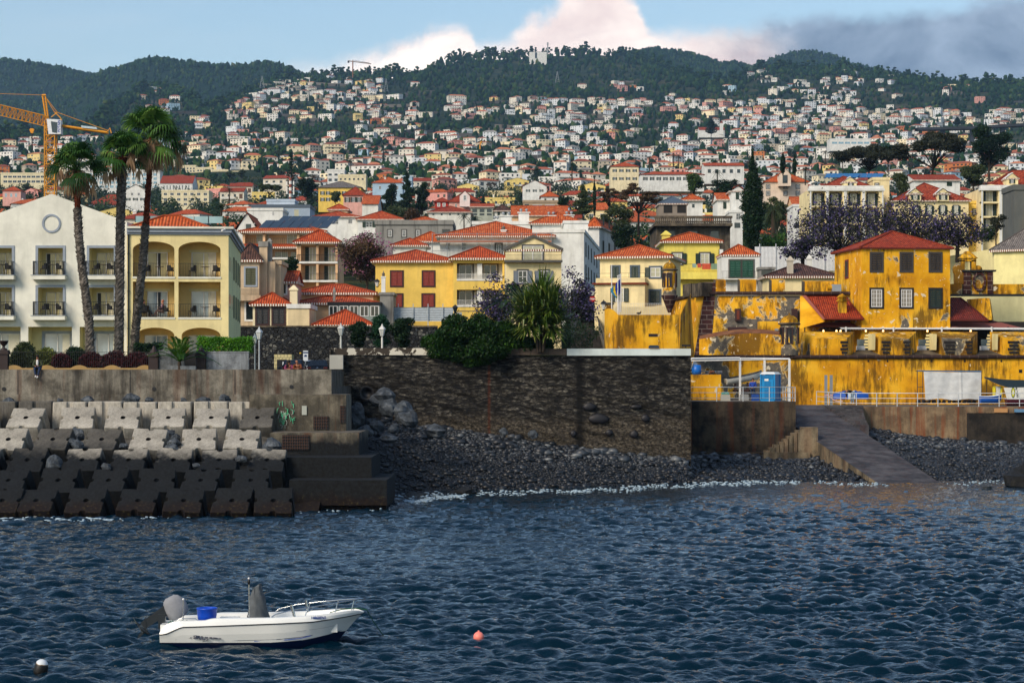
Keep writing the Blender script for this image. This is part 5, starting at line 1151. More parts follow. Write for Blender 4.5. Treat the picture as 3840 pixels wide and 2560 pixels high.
def table0():
    r=thing('balcony_table','x','table',(0,0,0),0,'round tables on the hotel balconies'); mt=plain('#5a5048',.5); m=MB(); m.lathe([(0,.70),(.32,.70),(.32,.73),(0,.73)],mt,16); m.build('tabletop',r); m=MB(); m.tube([(0,0,.02),(0,0,.70)],.03,GAL,8); m.lathe([(.2,0),(.2,.03),(.03,.05)],GAL,12); m.build('pedestal',r); return r
C0=chair0(); T0=table0(); first=True
for (bb_,A_,C_,P_,y_,sd_,bn,lv,sdn) in furn:
    r=random.Random(sd_); w_=C_-A_; M_=Matrix.Translation(bb_.root.location)@Matrix.Rotation(bb_.ang,4,'Z'); pos_=.62
    def put(o,x,rz,lab,ydelta=0):
        v=M_@Vector((A_+w_*x,y_+ydelta,P_+.03));
        return dup(o,v,rz+bb_.ang,lab)
    put(T0,pos_,0,f"small round table on the {lv} {sdn} balcony of the {bn}")
    if (bn,lv,sdn)==('cream hotel','lower','left'): put(C0,.28,-2.,f"dark wicker chair under the woman on the cream hotel balcony"); put(C0,.80,1.8,f"dark wicker chair under the man on the cream hotel balcony"); continue
    put(C0,pos_-.3,-1.9+r.uniform(-.3,.3),f"dark wicker chair left of the table, {lv} {sdn} balcony of the {bn}"); put(C0,min(.93,pos_+.28),1.9+r.uniform(-.3,.3),f"dark wicker chair right of the table, {lv} {sdn} balcony of the {bn}")
for o in (C0,T0):
    for q in kids(o): bpy.data.objects.remove(q)
    bpy.data.objects.remove(o)
# ------------------------------------------------ fence, pillars, walls, hedges in front of the hotels
df=132.; DBR=plain('#2a1c1a',.6); gz=6.35
def pillar(pxL,pxR,pyT,urn,lab):
    r=thing('gate_pillar',lab,'pillar',(X((pxL+pxR)/2,df),df+.1,gz)); w2=(X(pxR,df)-X(pxL,df))/2; zt=Z(pyT,df)-gz; m=MB(); m.box(-w2*.85,w2*.85,-w2*.8,w2*.8,-.2,zt-.25,DBR); m.box(-w2,w2,-w2,w2,zt-.25,zt-.12,DBR); m.box(-w2*.9,w2*.9,-w2*.9,w2*.9,zt-.12,zt,DBR); m.build('shaft',r)
    m=MB(); m.lathe([(.22,zt),(.2,zt+.08),(.06,zt+.14),(.07,zt+.24),(.2,zt+.34),(.27,zt+.52),(.3,zt+.55),(.24,zt+.56),(.01,zt+.5)] if urn else [(w2*.9,zt),(w2*.5,zt+.18),(.1,zt+.3),(.08,zt+.36),(.01,zt+.42)],DBR,14); m.build('urn' if urn else 'cap',r)
pillar(-8,34,1312,True,'dark brown pillar with an urn at the left end of the fence'); pillar(557,596,1322,False,'dark brown pillar where the iron fence ends'); pillar(733,774,1322,False,'dark brown gate pillar with a small light beside the grey wall')
r=thing('iron_fence','black iron fence over a scalloped yellow kerb in front of the hotel','fence',(0,0,0)); x0,x1=X(34,df),X(557,df); m=MB(); rail_mb(m,x0,x1,df,gz+.35,Z(1320,df)-gz-.35,BLACK,.125,.018,.009); n=int((x1-x0)/.25)
for i in range(n): x=x0+(x1-x0)*i/n; m.tube([(x,df,Z(1320,df)),(x,df,Z(1304,df))],[.009,.003],BLACK,4)
m.build('bars',r); m=MB(); zc=Z(1378,df); n=160; top=[]
for i in range(n+1): x=x0+(x1-x0)*i/n; top.append((x,zc-.02+.17*max(0,math.sin((x-x0)*2*PI/1.95+.6))**.8))
for p,q in zip(top,top[1:]): m.face([(p[0],df-.1,gz),(q[0],df-.1,gz),(q[0],df-.1,q[1]),(p[0],df-.1,p[1])],plaster('#a88a58',.3)); m.face([(p[0],df-.1,p[1]),(q[0],df-.1,q[1]),(q[0],df-.02,q[1]),(p[0],df-.02,p[1])],plaster('#a88a58',.3))
m.build('scalloped_kerb',r)
gw_=concrete('grey blotched garden wall','#55595c','#8a9094',.7)
for a,c,t_,l in ((596,692,1316,'short blotched grey wall left of the date palm'),(774,932,1321,'blotched grey garden wall below the bright hedge')):
    m=MB(); m.box(X(a,df),X(c,df),df,df+.25,gz-.2,Z(t_,df),gw_); m.box(X(a,df)-.03,X(c,df)+.03,df-.03,df+.28,Z(t_,df),Z(t_,df)+.06,gw_); tag(m.build('garden_wall'),l,'wall')
m=MB(); m.box(X(630,df-1),X(735,df-1),df-1.2,df-.9,gz,Z(1372,df),gw_); tag(m.build('planter_kerb'),'low grey planter kerb around the date palm','kerb')
m=MB(); m.box(X(692,df+1.5),X(733,df+1.5),df+1.5,df+1.7,gz,Z(1322,df),BLACK); tag(m.build('gate'),'dark gate between the grey wall and the gate pillar','gate')
def hedge(name,label,pxL,pxR,pyT,pyB,d,dep,mat,n,ls=.12,cat='hedge',rag=.15,seed=1,flat=1):
    x0,x1=X(pxL,d),X(pxR,d); zt,zb=Z(pyT,d),Z(pyB,d); r=np.random.RandomState(seed); C=r.rand(n,3); f=r.rand(n);
    C[:,1]=np.where(f<.55,r.rand(n)**2.5,C[:,1]); C[:,2]=np.where(f>.7,1-r.rand(n)**2.5*.5,C[:,2])
    X_=x0+C[:,0]*(x1-x0); top=zt-(zt-zb)*rag*(.5+.5*np.sin(X_*3.1+seed)*np.cos(X_*1.3))
    if not flat: top=top-(zt-zb)*.5*np.abs(C[:,0]*2-1)**2.5
    Cc=np.stack([X_,d+C[:,1]*dep,zb+C[:,2]*(top-zb)],-1)+r.randn(n,3)*.05
    cl=.5+.5*np.sin(X_*4+seed)*np.sin(Cc[:,2]*5); o=leaves(name,Cc,ls,mat,None,seed,.55,cl); tag(o,label,cat); return o
hedge('hedge','low dark green hedge filling the bed behind the iron fence',34,556,1335,1378,134.4,1.2,LD,9000,.11,seed=9)
hedge('flowering_hedge','bright green clipped hedge behind the grey garden wall','hedge' and 738,942,1262,1322,134,1.6,LB,9000,.11)
hedge('hedge','dark leafy hedge around the third palm foot',500,600,1287,1325,134.5,1.4,LD,4000,.12,seed=5)
hedge('shrub','feathery light green shrub right of the urn pillar',36,128,1282,1378,133,1.6,LO,6500,.13,'shrub',.35,2,0)
hedge('shrub','yellow green shrub behind the seated man',108,214,1297,1378,133.4,1.5,leafmat('yellow green leaves','#35421a','#6a7430','#98a04a'),6000,.12,'shrub',.3,3,0)
hedge('shrub','dark clipped round shrub behind the iron fence','shrub' and 240,313,1298,1376,133.6,1.5,LD,6500,.1,'shrub',.1,4,0)
for i,(a,c) in enumerate(((196,262),(296,372),(360,470),(462,558))): hedge('red_shrub',f"dark red leaved shrub behind the fence, {['first','second','third','fourth'][i]} from left",a,c,1316,1376,133,1.3,LR,4200,.13,'shrub',.25,i+7,0)
m=MB(); m.box(-80,X(932,136),136,154,6.35,6.6,plain('#2c3a20',.9)); tag(m.build('garden_ground'),kind='structure')
# ------------------------------------------------ tall fan palms
PBARK=attrmat('old palm boot bark',[(0.,'#3a3632'),(.5,'#6a645c'),(1.,'#8f877c')],.9,.6,.1,30); PRED=attrmat('young reddish palm bark',[(0.,'#3a1c12'),(.6,'#6e3420'),(1.,'#94563a')],.9,.6,.1,20)
PF=leafmat('fan palm fronds','#1a3612','#3c6424','#6a8c3c',.4,.3); PD=leafmat('dead palm fronds','#7a6048','#ac8e6c','#d0b490',.8,.3)
def fan_palm(label,path,d,rad,split,ccen,cr,seed,ng=34,nd=30):
    r=random.Random(seed); pts=[P(px,py,d) for px,py in path]; base=pts[0].copy(); root=thing('fan_palm',label,'palm tree',base,0,'tall fan palms in front of the hotel')
    L_=[p-base for p in pts]
    for part,(z0,z1,mt,rd) in (('trunk',(0,split,PBARK,rad)),('upper_trunk',(split,1,PRED,[rad[0]*.72,rad[1]*.8]))):
        n=110; rows=[]; va=[]
        def at(k):
            k=min(max(k,0),.9999)*(len(L_)-1); i=int(k); return L_[i].lerp(L_[i+1],k-i)
        m=MB()
        for i in range(n+1):
            k=z0+(z1-z0)*i/n; c=at(k); rr_=rd[0]+(rd[1]-rd[0])*k; row=[]
            for j in range(14):
                a=2*PI*j/14+(.22 if i%2 else 0); bump=1+.13*((i+j)%2)+r.uniform(-.06,.06); flare=1+.35*max(0,1-k*14) if z0==0 else 1
                row.append((c.x+rr_*bump*flare*math.cos(a),c.y+rr_*bump*flare*math.sin(a),c.z))
            rows.append(row)
        m.grid(rows,mt,False,True)
        for i in range(420 if z0==0 else 120):
            k=z0+(z1-z0)*r.random(); c=at(k); rr_=(rd[0]+(rd[1]-rd[0])*k)*1.05; a=r.uniform(0,2*PI); s_=r.uniform(.05,.12); o_=Vector((math.cos(a),math.sin(a),0)); t_=Vector((-math.sin(a),math.cos(a),0))
            q=c+o_*rr_; m.face([q-t_*s_,q+t_*s_,q+o_*s_*1.2+Vector((0,0,s_*1.6))],mt)
        o=m.build(part,root); at_=o.data.attributes.new('var','FLOAT','POINT'); at_.data.foreach_set('value',np.random.RandomState(seed).rand(len(o.data.vertices)).astype(np.float32))
    top=L_[-1]
    def fan(origin,dirv,plen,size,droop,nb,mb,sp=2.3):
        """a fan leaf: a petiole, then blades radiating from its tip"""
        dirv=dirv.normalized(); tip=origin+dirv*plen+Vector((0,0,-droop*plen*.35)); mb[0].tube([origin,origin+dirv*plen*.5+Vector((0,0,.05)),tip],[.035,.025,.02],mb[1],4)
        fw=(tip-origin).normalized(); side=fw.cross(Vector((0,0,1))); side=side.normalized() if side.length>.1 else Vector((1,0,0)); up=side.cross(fw)
        for b_ in range(nb):
            a=(b_/(nb-1)-.5)*sp; dv=(fw*math.cos(a)+side*math.sin(a)+up*.12*math.cos(a*2)).normalized(); wv=dv.cross(up).normalized()*size*.045; l1=size*(.62+.1*r.random()); p1=tip+dv*l1*.55; p2=tip+dv*l1+Vector((0,0,-size*.16*(1+droop))); p3=p2+dv*size*.2+Vector((0,0,-size*(.28+.3*droop)))
            mb[0].face([tip,p1-wv,p1+wv],mb[1]); mb[0].face([p1-wv,p2-wv*.8,p2+wv*.8,p1+wv],mb[1]); mb[0].face([p2-wv*.7,p3,p2+wv*.7],mb[1])
    C=ccen
    for i in range(ng):
        m=MB(); a=r.uniform(0,2*PI); e=r.uniform(-.3,1.3) if i%3 else r.uniform(.4,1.45); dv=Vector((math.cos(a)*math.cos(e),math.sin(a)*math.cos(e),math.sin(e))); fan(top,dv,cr*r.uniform(.38,.62),cr*.60,max(0,.5-e*.5),17,(m,PF),2.9); o=m.build('frond',root)
        at_=o.data.attributes.new('var','FLOAT','POINT'); at_.data.foreach_set('value',np.full(len(o.data.vertices),r.random(),dtype=np.float32))
    for i in range(nd):
        m=MB(); a=r.uniform(0,2*PI); e=r.uniform(-1.45,-.9) if i%3 else r.uniform(-.8,-.3); dv=Vector((math.cos(a)*math.cos(e),math.sin(a)*math.cos(e),math.sin(e)))
        tip=top+Vector((dv.x,dv.y,0))*cr*r.uniform(.15,.95)+Vector((0,0,-cr*r.uniform(.0,.45))); m.tube([top,tip],[.03,.015],PD,4)
        for b_ in range(12):
            w2=r.uniform(.025,.05); o1=Vector((r.uniform(-.16,.16),r.uniform(-.16,.16),0)); l1=r.uniform(.4,1.)*cr*.5; p1=tip+o1*1.2+Vector((0,0,-l1*.5)); p2=p1+o1*.9+Vector((r.uniform(-.05,.05),0,-l1*.6)); s_=Vector((w2,w2*.3,0)); m.face([tip-s_*.5,tip+s_*.5,p1+s_,p1-s_],PD); m.face([p1-s_,p1+s_,p2],PD)
        o=m.build('dead_frond',root); at_=o.data.attributes.new('var','FLOAT','POINT'); at_.data.foreach_set('value',np.full(len(o.data.vertices),r.random(),dtype=np.float32))
    return root
fan_palm('leftmost of the three tall palms, trunk turning red brown halfway up',[(340,1375),(334,1210),(322,1110),(305,980),(295,880),(291,790),(289,700),(288,640)],138,(.26,.21),.73,None,2.1,1,36,34)
fan_palm('middle tall palm with the thickest grey trunk and a small green crown',[(443,1375),(447,1210),(449,1040),(450,900),(453,780),(457,680),(458,590)],140,(.27,.26),.93,None,2.0,2,38,12)
fan_palm('rightmost and tallest palm with a big skirt of dead fronds',[(499,1375),(508,1240),(522,1110),(536,980),(546,850),(553,750),(561,640),(567,520)],142,(.26,.2),.58,None,2.5,3,44,64)
# ------------------------------------------------ young date palm
def feather(mb,mat,org,dv,L_,r,nl=34,ll=.5,droop=.7,w=.028):
    dv=dv.normalized(); side=dv.cross(Vector((0,0,1))).normalized(); pts=[]
    for i in range(12):
        k=i/11; pts.append(org+dv*L_*k+Vector((0,0,-droop*L_*k**2.4*.6)))
    mb.tube(pts,[.03*(1-.8*i/11) for i in range(12)],mat,4)
    for i in range(nl):
        k=.12+.88*i/(nl-1); q=k*11; j=min(10,int(q)); c=pts[j].lerp(pts[j+1],q-j); t_=(pts[j+1]-pts[j]).normalized()
        for s_ in (-1,1):
            l=ll*math.sin(PI*(.12+.8*k))**.6*r.uniform(.85,1.1); d_=(side*s_*.75+t_*.65+Vector((0,0,.28-.35*k))).normalized(); p1=c+d_*l*.6; p2=c+d_*l+Vector((0,0,-l*.18)); wv=t_*w; mb.face([c,p1-wv,p2,p1+wv],mat)
def setvar(o,v): at_=o.data.attributes.new('var','FLOAT','POINT'); at_.data.foreach_set('value',np.full(len(o.data.vertices),v,dtype=np.float32))
DPF=leafmat('date palm fronds','#1e4010','#3f6a1c','#7f9638',.4,.3)
def feather_palm(name,label,base,h,L_,n,seed,mat,e0=.15,e1=1.35,droop=.7,trunk_r=.16,ll=.5,cat='palm tree',tm=None,nl=34):
    r=random.Random(seed); root=thing(name,label,cat,base); m=MB(); m.tube([(0,0,-.3),(0,0,h*.5),(0,0,h)],[trunk_r*1.2,trunk_r,trunk_r*.8],tm or BARK,9); m.build('trunk',root)
    for i in range(n):
        a=i*2.4+r.uniform(-.2,.2); e=e0+(e1-e0)*((i+.5)/n)**.8; m=MB(); feather(m,mat,Vector((0,0,h)),Vector((math.cos(a)*math.cos(e),math.sin(a)*math.cos(e),math.sin(e))),L_*r.uniform(.85,1.1),r,nl,ll,droop); o=m.build('frond',root); setvar(o,r.random())
    return root
feather_palm('date_palm','young date palm with arching fronds standing on the sea wall',(X(672,130.8),130.9,7.3),.55,2.5,22,5,DPF,.35,1.45,.75,.12,.42)
# ------------------------------------------------ street lamps
LG_=plain('#b9bfc2',.5,.2); GLS=glass('milky lamp glass','#cfd2cc',.3,.5)
def lamp(label,px,d,pyT,base_z,sc_=1.,colr=None):
    c_=colr or LG_; r=thing('street_lamp',label,'street lamp',(X(px,d),d,base_z),0,'lantern street lamps on the promenade'); zt=Z(pyT,d)-base_z; lh=.82*sc_; zb=zt-lh
    m=MB(); m.tube([(0,0,0),(0,0,.9)],.07,c_,8); m.tube([(0,0,.9),(0,0,zb)],[.05,.038],c_,8); m.lathe([(.045,zb-.2),(.08,zb-.16),(.045,zb-.12)],c_,10); m.lathe([(.05,zb-.05),(.1,zb)],c_,8); m.build('pole',r)
    m=MB(); m.lathe([(.1*sc_,zb),(.2*sc_,zb+.42*sc_)],GLS,6,smooth=False); m.build('lantern_glass',r)
    m=MB()
    for k in range(6): a=2*PI*k/6; m.tube([(.1*sc_*math.cos(a),.1*sc_*math.sin(a),zb),(.2*sc_*math.cos(a),.2*sc_*math.sin(a),zb+.42*sc_)],.012,c_,4)
    m.lathe([(.24*sc_,zb+.42*sc_),(.2*sc_,zb+.5*sc_),(.08*sc_,zb+.62*sc_),(.06*sc_,zb+.7*sc_),(.02,zb+.76*sc_),(.005,zt)],c_,6,smooth=False); m.build('lantern_cap',r)
lamp('nearer tall grey lamp post right of the bright hedge',972,139,1222,6.35); lamp('slimmer grey lamp post just left of the taller one',956,146,1248,6.35,.85,plain('#8d989a',.5,.2))
lamp('white lamp on the parapet in front of the basalt wall',1278,151,1209,8.7,1.05,plain('#d6d6cc',.5)); lamp('white lamp on the parapet against the oleander',1433,151,1212,8.7,1.05,plain('#dad9d2',.5))
# ------------------------------------------------ basalt wall, kiosk, signs
BAS=rubble('basalt rubble masonry',[(0.,'#14171a'),(.45,'#2a2f32'),(.8,'#4c4f4e'),(1.,'#84837a')],'#08090a',2.9,(1,1,1.35),0,.5)
m=MB(); d=200; m.box(X(890,d),X(1640,d),d,d+1,5,Z(1227,d),BAS); m.box(X(890,d),X(1640,d),d-.08,d+1.05,Z(1227,d),Z(1221,d),DARKST); tag(m.build('basalt_wall'),'tall dark basalt rubble wall behind the parked cars','wall')
r=thing('kiosk','small cream tiled hut with a black door against the basalt wall','kiosk',(X(1028,196),196,6.9)); s_=196/F; m=MB(); w_=66*s_; h_=Z(1328,196)-6.9; m.box(0,w_,0,2,0,h_,brickmat('cream tiles','#cfc48e','#d8cd9a','#6b6650',.3,.3,.012)); m.build('wall',r); m=MB(); m.box(w_*.16,w_*.7,-.05,-.003,0,h_*.78,BLACK); m.build('door',r); m=MB(); m.box(w_*.48,w_*.62,-.07,-.052,h_*.55,h_*.68,plain('#dde4e8',.5)); m.build('notice',r)
def sign(label,px,d,py,w,h,colr,z0,name='road_sign',pole=True,text_=None):
    r=thing(name,label,'sign',(X(px,d),d,z0)); z=Z(py,d)-z0
    if pole: m=MB(); m.tube([(0,.03,0),(0,.03,z)],.03,GAL,6); m.build('post',r)
    m=MB(); m.box(-w/2,w/2,-.02,.0,z-h/2,z+h/2,colr); m.build('panel',r); return r,z
r,z=sign('white parking style sign with a dark pictogram before the basalt wall',1146,190,1333,.7*.27/.27*.6,.85,plain('#dfe6ea',.5),6.9)
m=MB(); m.face([(-.14,-.025,z-.1),(.14,-.025,z-.1),(.08,-.025,z+.08),(-.08,-.025,z+.08)],plain('#1c3c6a',.5)); m.box(-.2,.2,-.026,-.022,z+.2,z+.32,plain('#1c3c6a',.5)); m.build('pictogram',r)
m=MB(); d=192; m.tube([(0,0,0),(0,0,Z(1326,d)-6.9)],.09,BLACK,8); m.tube([(0,0,Z(1326,d)-6.9),(0,0,Z(1321,d)-6.9)],.09,plain('#c9a420',.5),8); o=m.build('bollard_light',None,(X(1127,d),d,6.9)); tag(o,'black bollard with a yellow band beside the white sign','bollard')
m=MB(); m.tube([(0,0,0),(0,0,.95)],.06,GAL,8); o=m.build('bollard',None,(X(1001,150),150,6.35)); tag(o,'short grey bollard left of the motorcycle','bollard')
# ------------------------------------------------ cars
def car(label,px,d,wcar,hcar,body,rz=0,z0=6.9,suv=False,plate=True,logo=False):
    r=thing('parked_car',label,'car',(X(px,d),d,z0),rz,'cars parked below the basalt wall'); w2=wcar/2; bm=plain(body,.18,.3,.7); L_=4.1; gl=GL_D
    prof=[(0.,.28,.97),(.02,.95,1.),(.25,.98,.98),(.62,hcar-.03,.80),(1.2,hcar,.80),(2.2,hcar-.04,.78),(2.95,1.0,.94),(3.9,.85,.92),(4.1,.5,.88),(4.1,.28,.88)] if not suv else [(0,.28,.97),(0.,.95,1.),(.1,1.02,.98),(.38,hcar-.02,.84),(1.2,hcar+.02,.84),(2.4,hcar-.04,.82),(3.0,1.08,.95),(3.95,.9,.92),(4.1,.5,.88),(4.1,.28,.88)]
    m=MB(); m.grid([[(-w2*k*(1 if z>.3 else .96),y,z),(-w2*k*.6,y-(0 if i else .03),z+(.015 if z>.9 else 0)),(w2*k*.6,y,z+(.015 if z>.9 else 0)),(w2*k*(1 if z>.3 else .96),y,z)] for i,(y,z,k) in enumerate(prof)],bm,True)
    for s_ in (-1,1):
        lo=[(s_*w2*k*(1 if z>.3 else .96),y,z) for y,z,k in prof]; m.face(([(s_*w2*.96,0,.28)]+[(s_*w2*.96,4.1,.28)]+lo[::-1])[::(1 if s_>0 else -1)],bm)
    m.build('body',r)
    m=MB(); i0=2; a,c=prof[2],prof[3]; lerp_=lambda t_:((a[0]+(c[0]-a[0])*t_)-.03,(a[1]+(c[1]-a[1])*t_)+.02,(a[2]+(c[2]-a[2])*t_)); q0,q1=lerp_(.08),lerp_(.86); m.face([(-w2*q0[2]*.86,q0[0],q0[1]),(w2*q0[2]*.86,q0[0],q0[1]),(w2*q1[2]*.84,q1[0],q1[1]),(-w2*q1[2]*.84,q1[0],q1[1])],gl); m.build('rear_window',r)
    for s_ in (-1,1):
        m=MB(); m.box(s_*w2*.78-.17,s_*w2*.78+.15,-.05,.05,.78,.93,plain('#8e1018',.2,0,.6)); m.build('tail_light',r)
        m=MB(); m.face([(s_*(w2*.985),.5,1.),(s_*(w2*.96),2.8,1.),(s_*(w2*.83),2.25,hcar-.1),(s_*(w2*.83),.75,hcar-.1)],gl); m.build('side_window',r)
        for y in (.75,3.25): m=MB(); m.M=Matrix.Translation((s_*(w2-.1),y,.31))@Matrix.Rotation(PI/2,4,'Y'); m.lathe([(.01,-.1),(.31,-.1),(.31,.1),(.01,.1)],BLACK,16); m.lathe([(.01,.102),(.18,.102),(.18,-.102),(.01,-.102)],GAL,10); m.build('wheel',r)
    m=MB(); m.box(-.26,.26,-.045,-.032,.52,.63,plain('#d8d6b8',.4)); m.build('number_plate',r)
    m=MB(); m.box(-w2*.95,w2*.95,-.08,.2,.3,.5,BLACK); m.build('bumper',r)
    if logo: m=MB(); m.M=Matrix.Translation((0,-.04,.8)); m.grid([[(.045,-.02,0),(0,-.02,.075),(-.045,-.02,0),(0,-.02,-.075)],[(.075,0,0),(0,0,.12),(-.075,0,0),(0,0,-.12)]],plain('#cfd3d6',.2,.8),False,True); m.build('badge',r)
    return r
car('black hatchback seen from behind, right of the white car',1190,183,1.74,1.47,'#0a0c10',logo=True); car('blue black estate car behind the leaning couple',1098,184,1.75,1.5,'#18222e',suv=True); car('white car partly hidden behind the dark estate car',1133,190,1.76,1.52,'#cdd6dc',rz=R(-8),suv=True)
r=thing('motorcycle','dark motorcycle parked left of the estate car','motorcycle',(X(1040,178),178,6.6),.5); m=MB()
for y in (-.65,.65): m.M=Matrix.Translation((0,y,.3))@Matrix.Rotation(PI/2,4,'Y'); m.lathe([(.2,-.05),(.3,-.06),(.3,.06),(.2,.05)],BLACK,16)
m.M=None; m.build('wheels',r); m=MB(); m.blob((0,.1,.75),(.14,.4,.18),BLACK,2,.1); m.box(-.12,.12,-.6,-.1,.72,.82,BLACK); m.tube([(0,.65,.3),(0,.45,1.0)],.03,GAL,6); m.tube([(-.32,.4,1.05),(.32,.4,1.05)],.02,BLACK,6); m.blob((0,-.55,1.),(.2,.2,.18),BLACK,3,.1); m.build('body',r); m=MB(); m.blob((0,.62,.92),(.1,.08,.1),GAL,4,0); m.build('headlight',r)
# ------------------------------------------------ tower crane behind the hotel
CY=plain('#d8921a',.5,.1); r=thing('tower_crane','yellow tower crane with a white cab rising behind the white hotel','crane',(X(190,415),415,Z(760,415))); dc=415; s_=dc/F
def cp(px,py): return Vector((X(px,dc)-X(190,dc),0,Z(py,dc)-Z(760,dc)))
def lattice(m,a,c,w,n,mat,tri=False,r_=.07,h=None):
    a,c=Vector(a),Vector(c); t_=(c-a).normalized(); s1=Vector((0,1,0)); s2=t_.cross(s1).normalized(); h=h or w
    cor=[s1*w/2+s2*h/2,-s1*w/2+s2*h/2,-s1*w/2-s2*h/2,s1*w/2-s2*h/2] if not tri else [s2*h*.6,-s1*w/2-s2*h*.4,s1*w/2-s2*h*.4]
    for q in cor: m.tube([a+q,c+q],r_*1.5,mat,4)
    for i in range(n):
        p0=a.lerp(c,i/n); p1=a.lerp(c,(i+1)/n); k=len(cor)
        for j in range(k):
            u,v=cor[j],cor[(j+1)%k]; m.tube([p0+u,p1+v] if i%2 else [p0+v,p1+u],r_,mat,4); m.tube([p0+u,p0+v],r_,mat,4)
m=MB(); lattice(m,cp(190,780),cp(190,455),1.9,12,CY,False,.09); m.build('mast',r)
m=MB(); lattice(m,cp(176,452),cp(-60,395),1.2,16,CY,True,.06,1.9); m.build('jib',r)
m=MB(); a,c=cp(205,468),cp(402,497); m.tube([a,c],.3,CY,4); m.tube([a+Vector((0,1.2,0)),c+Vector((0,1.2,0))],.3,CY,4); m.tube([c,cp(412,480),cp(418,500)],.12,CY,4); m.build('counter_jib',r)
m=MB(); m.tube([cp(160,360),cp(174,450)],.22,CY,4); m.tube([cp(170,357),cp(182,450)],.18,CY,4)
for k in range(7): m.tube([cp(161+2*k,370+11*k),cp(172+1.5*k,372+11*k)],.06,CY,4)
m.tube([cp(158,358),cp(172,357)],.25,CY,4); m.build('a_frame',r)
m=MB(); m.tube([cp(165,357),cp(215,422),cp(405,490)],.07,CY,4); m.tube([cp(168,360),cp(205,422)],.07,CY,4); m.tube([cp(160,357),cp(-60,350)],.05,CY,4); m.tube([cp(205,420),cp(225,440),cp(232,452)],.12,CY,4); m.tube([cp(192,440),cp(215,422)],.1,CY,4); m.build('tie_bars',r)
m=MB(); m.xprism([tuple(cp(180,449).xz),tuple(cp(187,506).xz),tuple(cp(233,506).xz),tuple(cp(232,452).xz)],-1.3,.6,plain('#dfe2e4',.4)); cb=m.build('cab',r)
m=MB(); m.xprism([tuple(cp(196,458).xz),tuple(cp(201,499).xz),tuple(cp(219,502).xz),tuple(cp(220,462).xz)],-1.36,-1.302,GL_D); m.build('window',cb);
text('lettering','POTAIN',.62,plain('#1c3f9a',.5),cb,Matrix.Translation(cp(226.5,476)+Vector((0,-1.33,0)))@Matrix.Rotation(R(-90),4,'Y')@Matrix.Rotation(R(90),4,'X')@Matrix.Rotation(PI,4,'Z')@Matrix.Rotation(PI,4,'Z'),.01,.012)
m=MB(); m.tube([cp(120,478),cp(120,440)],.03,BLACK,4); m.xprism([tuple(cp(111,486).xz),tuple(cp(116,500).xz),tuple(cp(124,500).xz),tuple(cp(129,486).xz),tuple(cp(124,482).xz),tuple(cp(116,482).xz)],-.2,.2,CY); m.tube([cp(120,500),cp(120,560)],.1,BROWN,5); m.build('hook_block',r)
m=MB(); m.xprism([tuple(cp(305,472).xz),tuple(cp(308,480).xz),tuple(cp(365,486).xz),tuple(cp(362,478).xz)],-.4,.4,plain('#b9ccd4',.5)); m.build('counter_jib_housing',r)
d=3300; m=MB(); pz=lambda px,py:P(px,py,d); m.tube([pz(1323,290),pz(1323,228)],1.1,plain('#8a5a3a',.6),4); m.tube([pz(1306,229),pz(1392,240)],.9,plain('#8a7a6a',.6),4); m.tube([pz(1323,226),pz(1385,237)],.3,BLACK,4); m.box(X(1304,d),X(1310,d),d-2,d+2,Z(236,d),Z(229,d),BLACK); tag(m.build('tower_crane'),'small distant crane on the skyline against the white cloud','crane')
d=1500; m=MB(); m.tube([P(1800,560,d),P(1800,545,d),P(1806,530,d)],.6,CY,4); m.tube([P(1798,535,d),P(1808,535,d)],.5,CY,4); tag(m.build('tower_crane'),'tiny yellow crane among the houses in the middle','crane')
for px,pyB,pyT,d,lab in ((983,330,285,2900,'thin lattice pylon on the left ridge'),(1448,345,295,3200,'slim pylon above the central houses'),(2090,310,268,3300,'pylon on the grassy knoll'),(2820,270,258,4000,'short mast on the right crest'),(3598,335,285,3800,'tall pylon among the trees at right')):
    m=MB(); a,c=P(px,pyB,d),P(px,pyT,d)
    for sx_ in (-1,1): m.tube([a+Vector((sx_*3,0,0)),c],.4,GAL,3)
    for k in range(6): z_=k/6; m.tube([a.lerp(c,z_)+Vector((-3*(1-z_),0,0)),a.lerp(c,z_+.12)+Vector((3*(1-z_-.1),0,0))],.25,GAL,3)
    tag(m.build('lattice_mast'),lab,'mast')
m=MB(); d=4200; m.tube([P(2054,205,d),P(2054,160,d)],1.5,GAL,4); m.box(X(2051,d),X(2057,d),d-2,d+2,Z(170,d),Z(160,d),GAL); tag(m.build('floodlight_mast'),'floodlight mast beside the stadium stand on the crest','mast')
m=MB(); d=4200
for px in (1946,2176): m.tube([P(px,218,d),P(px,200,d),P(px+2,196,d)],1.3,BLACK,4)
tag(m.build('floodlight_mast'),'pair of thin dark masts on the central crest','mast')
m=MB(); d=520; c_=X(1089,d)
for k in range(9): m.tube([(c_,d,Z(775-12*k,d)),(c_,d,Z(763-12*k,d))],.35,BLDG_W if k%2 else plain('#8a4a3a',.6),8)
for s_ in (-1,1):
    for z_ in (680,700,715): m.box(c_+s_*.8-.15,c_+s_*.8+.15,d-.5,d-.3,Z(z_+14,d),Z(z_,d),BLDG_W)
m.tube([(c_,d,Z(670,d)),(c_,d,Z(655,d))],.06,GAL,4); tag(m.build('antenna_mast'),'white and brown phone mast with panels on the blue grey flats','mast')
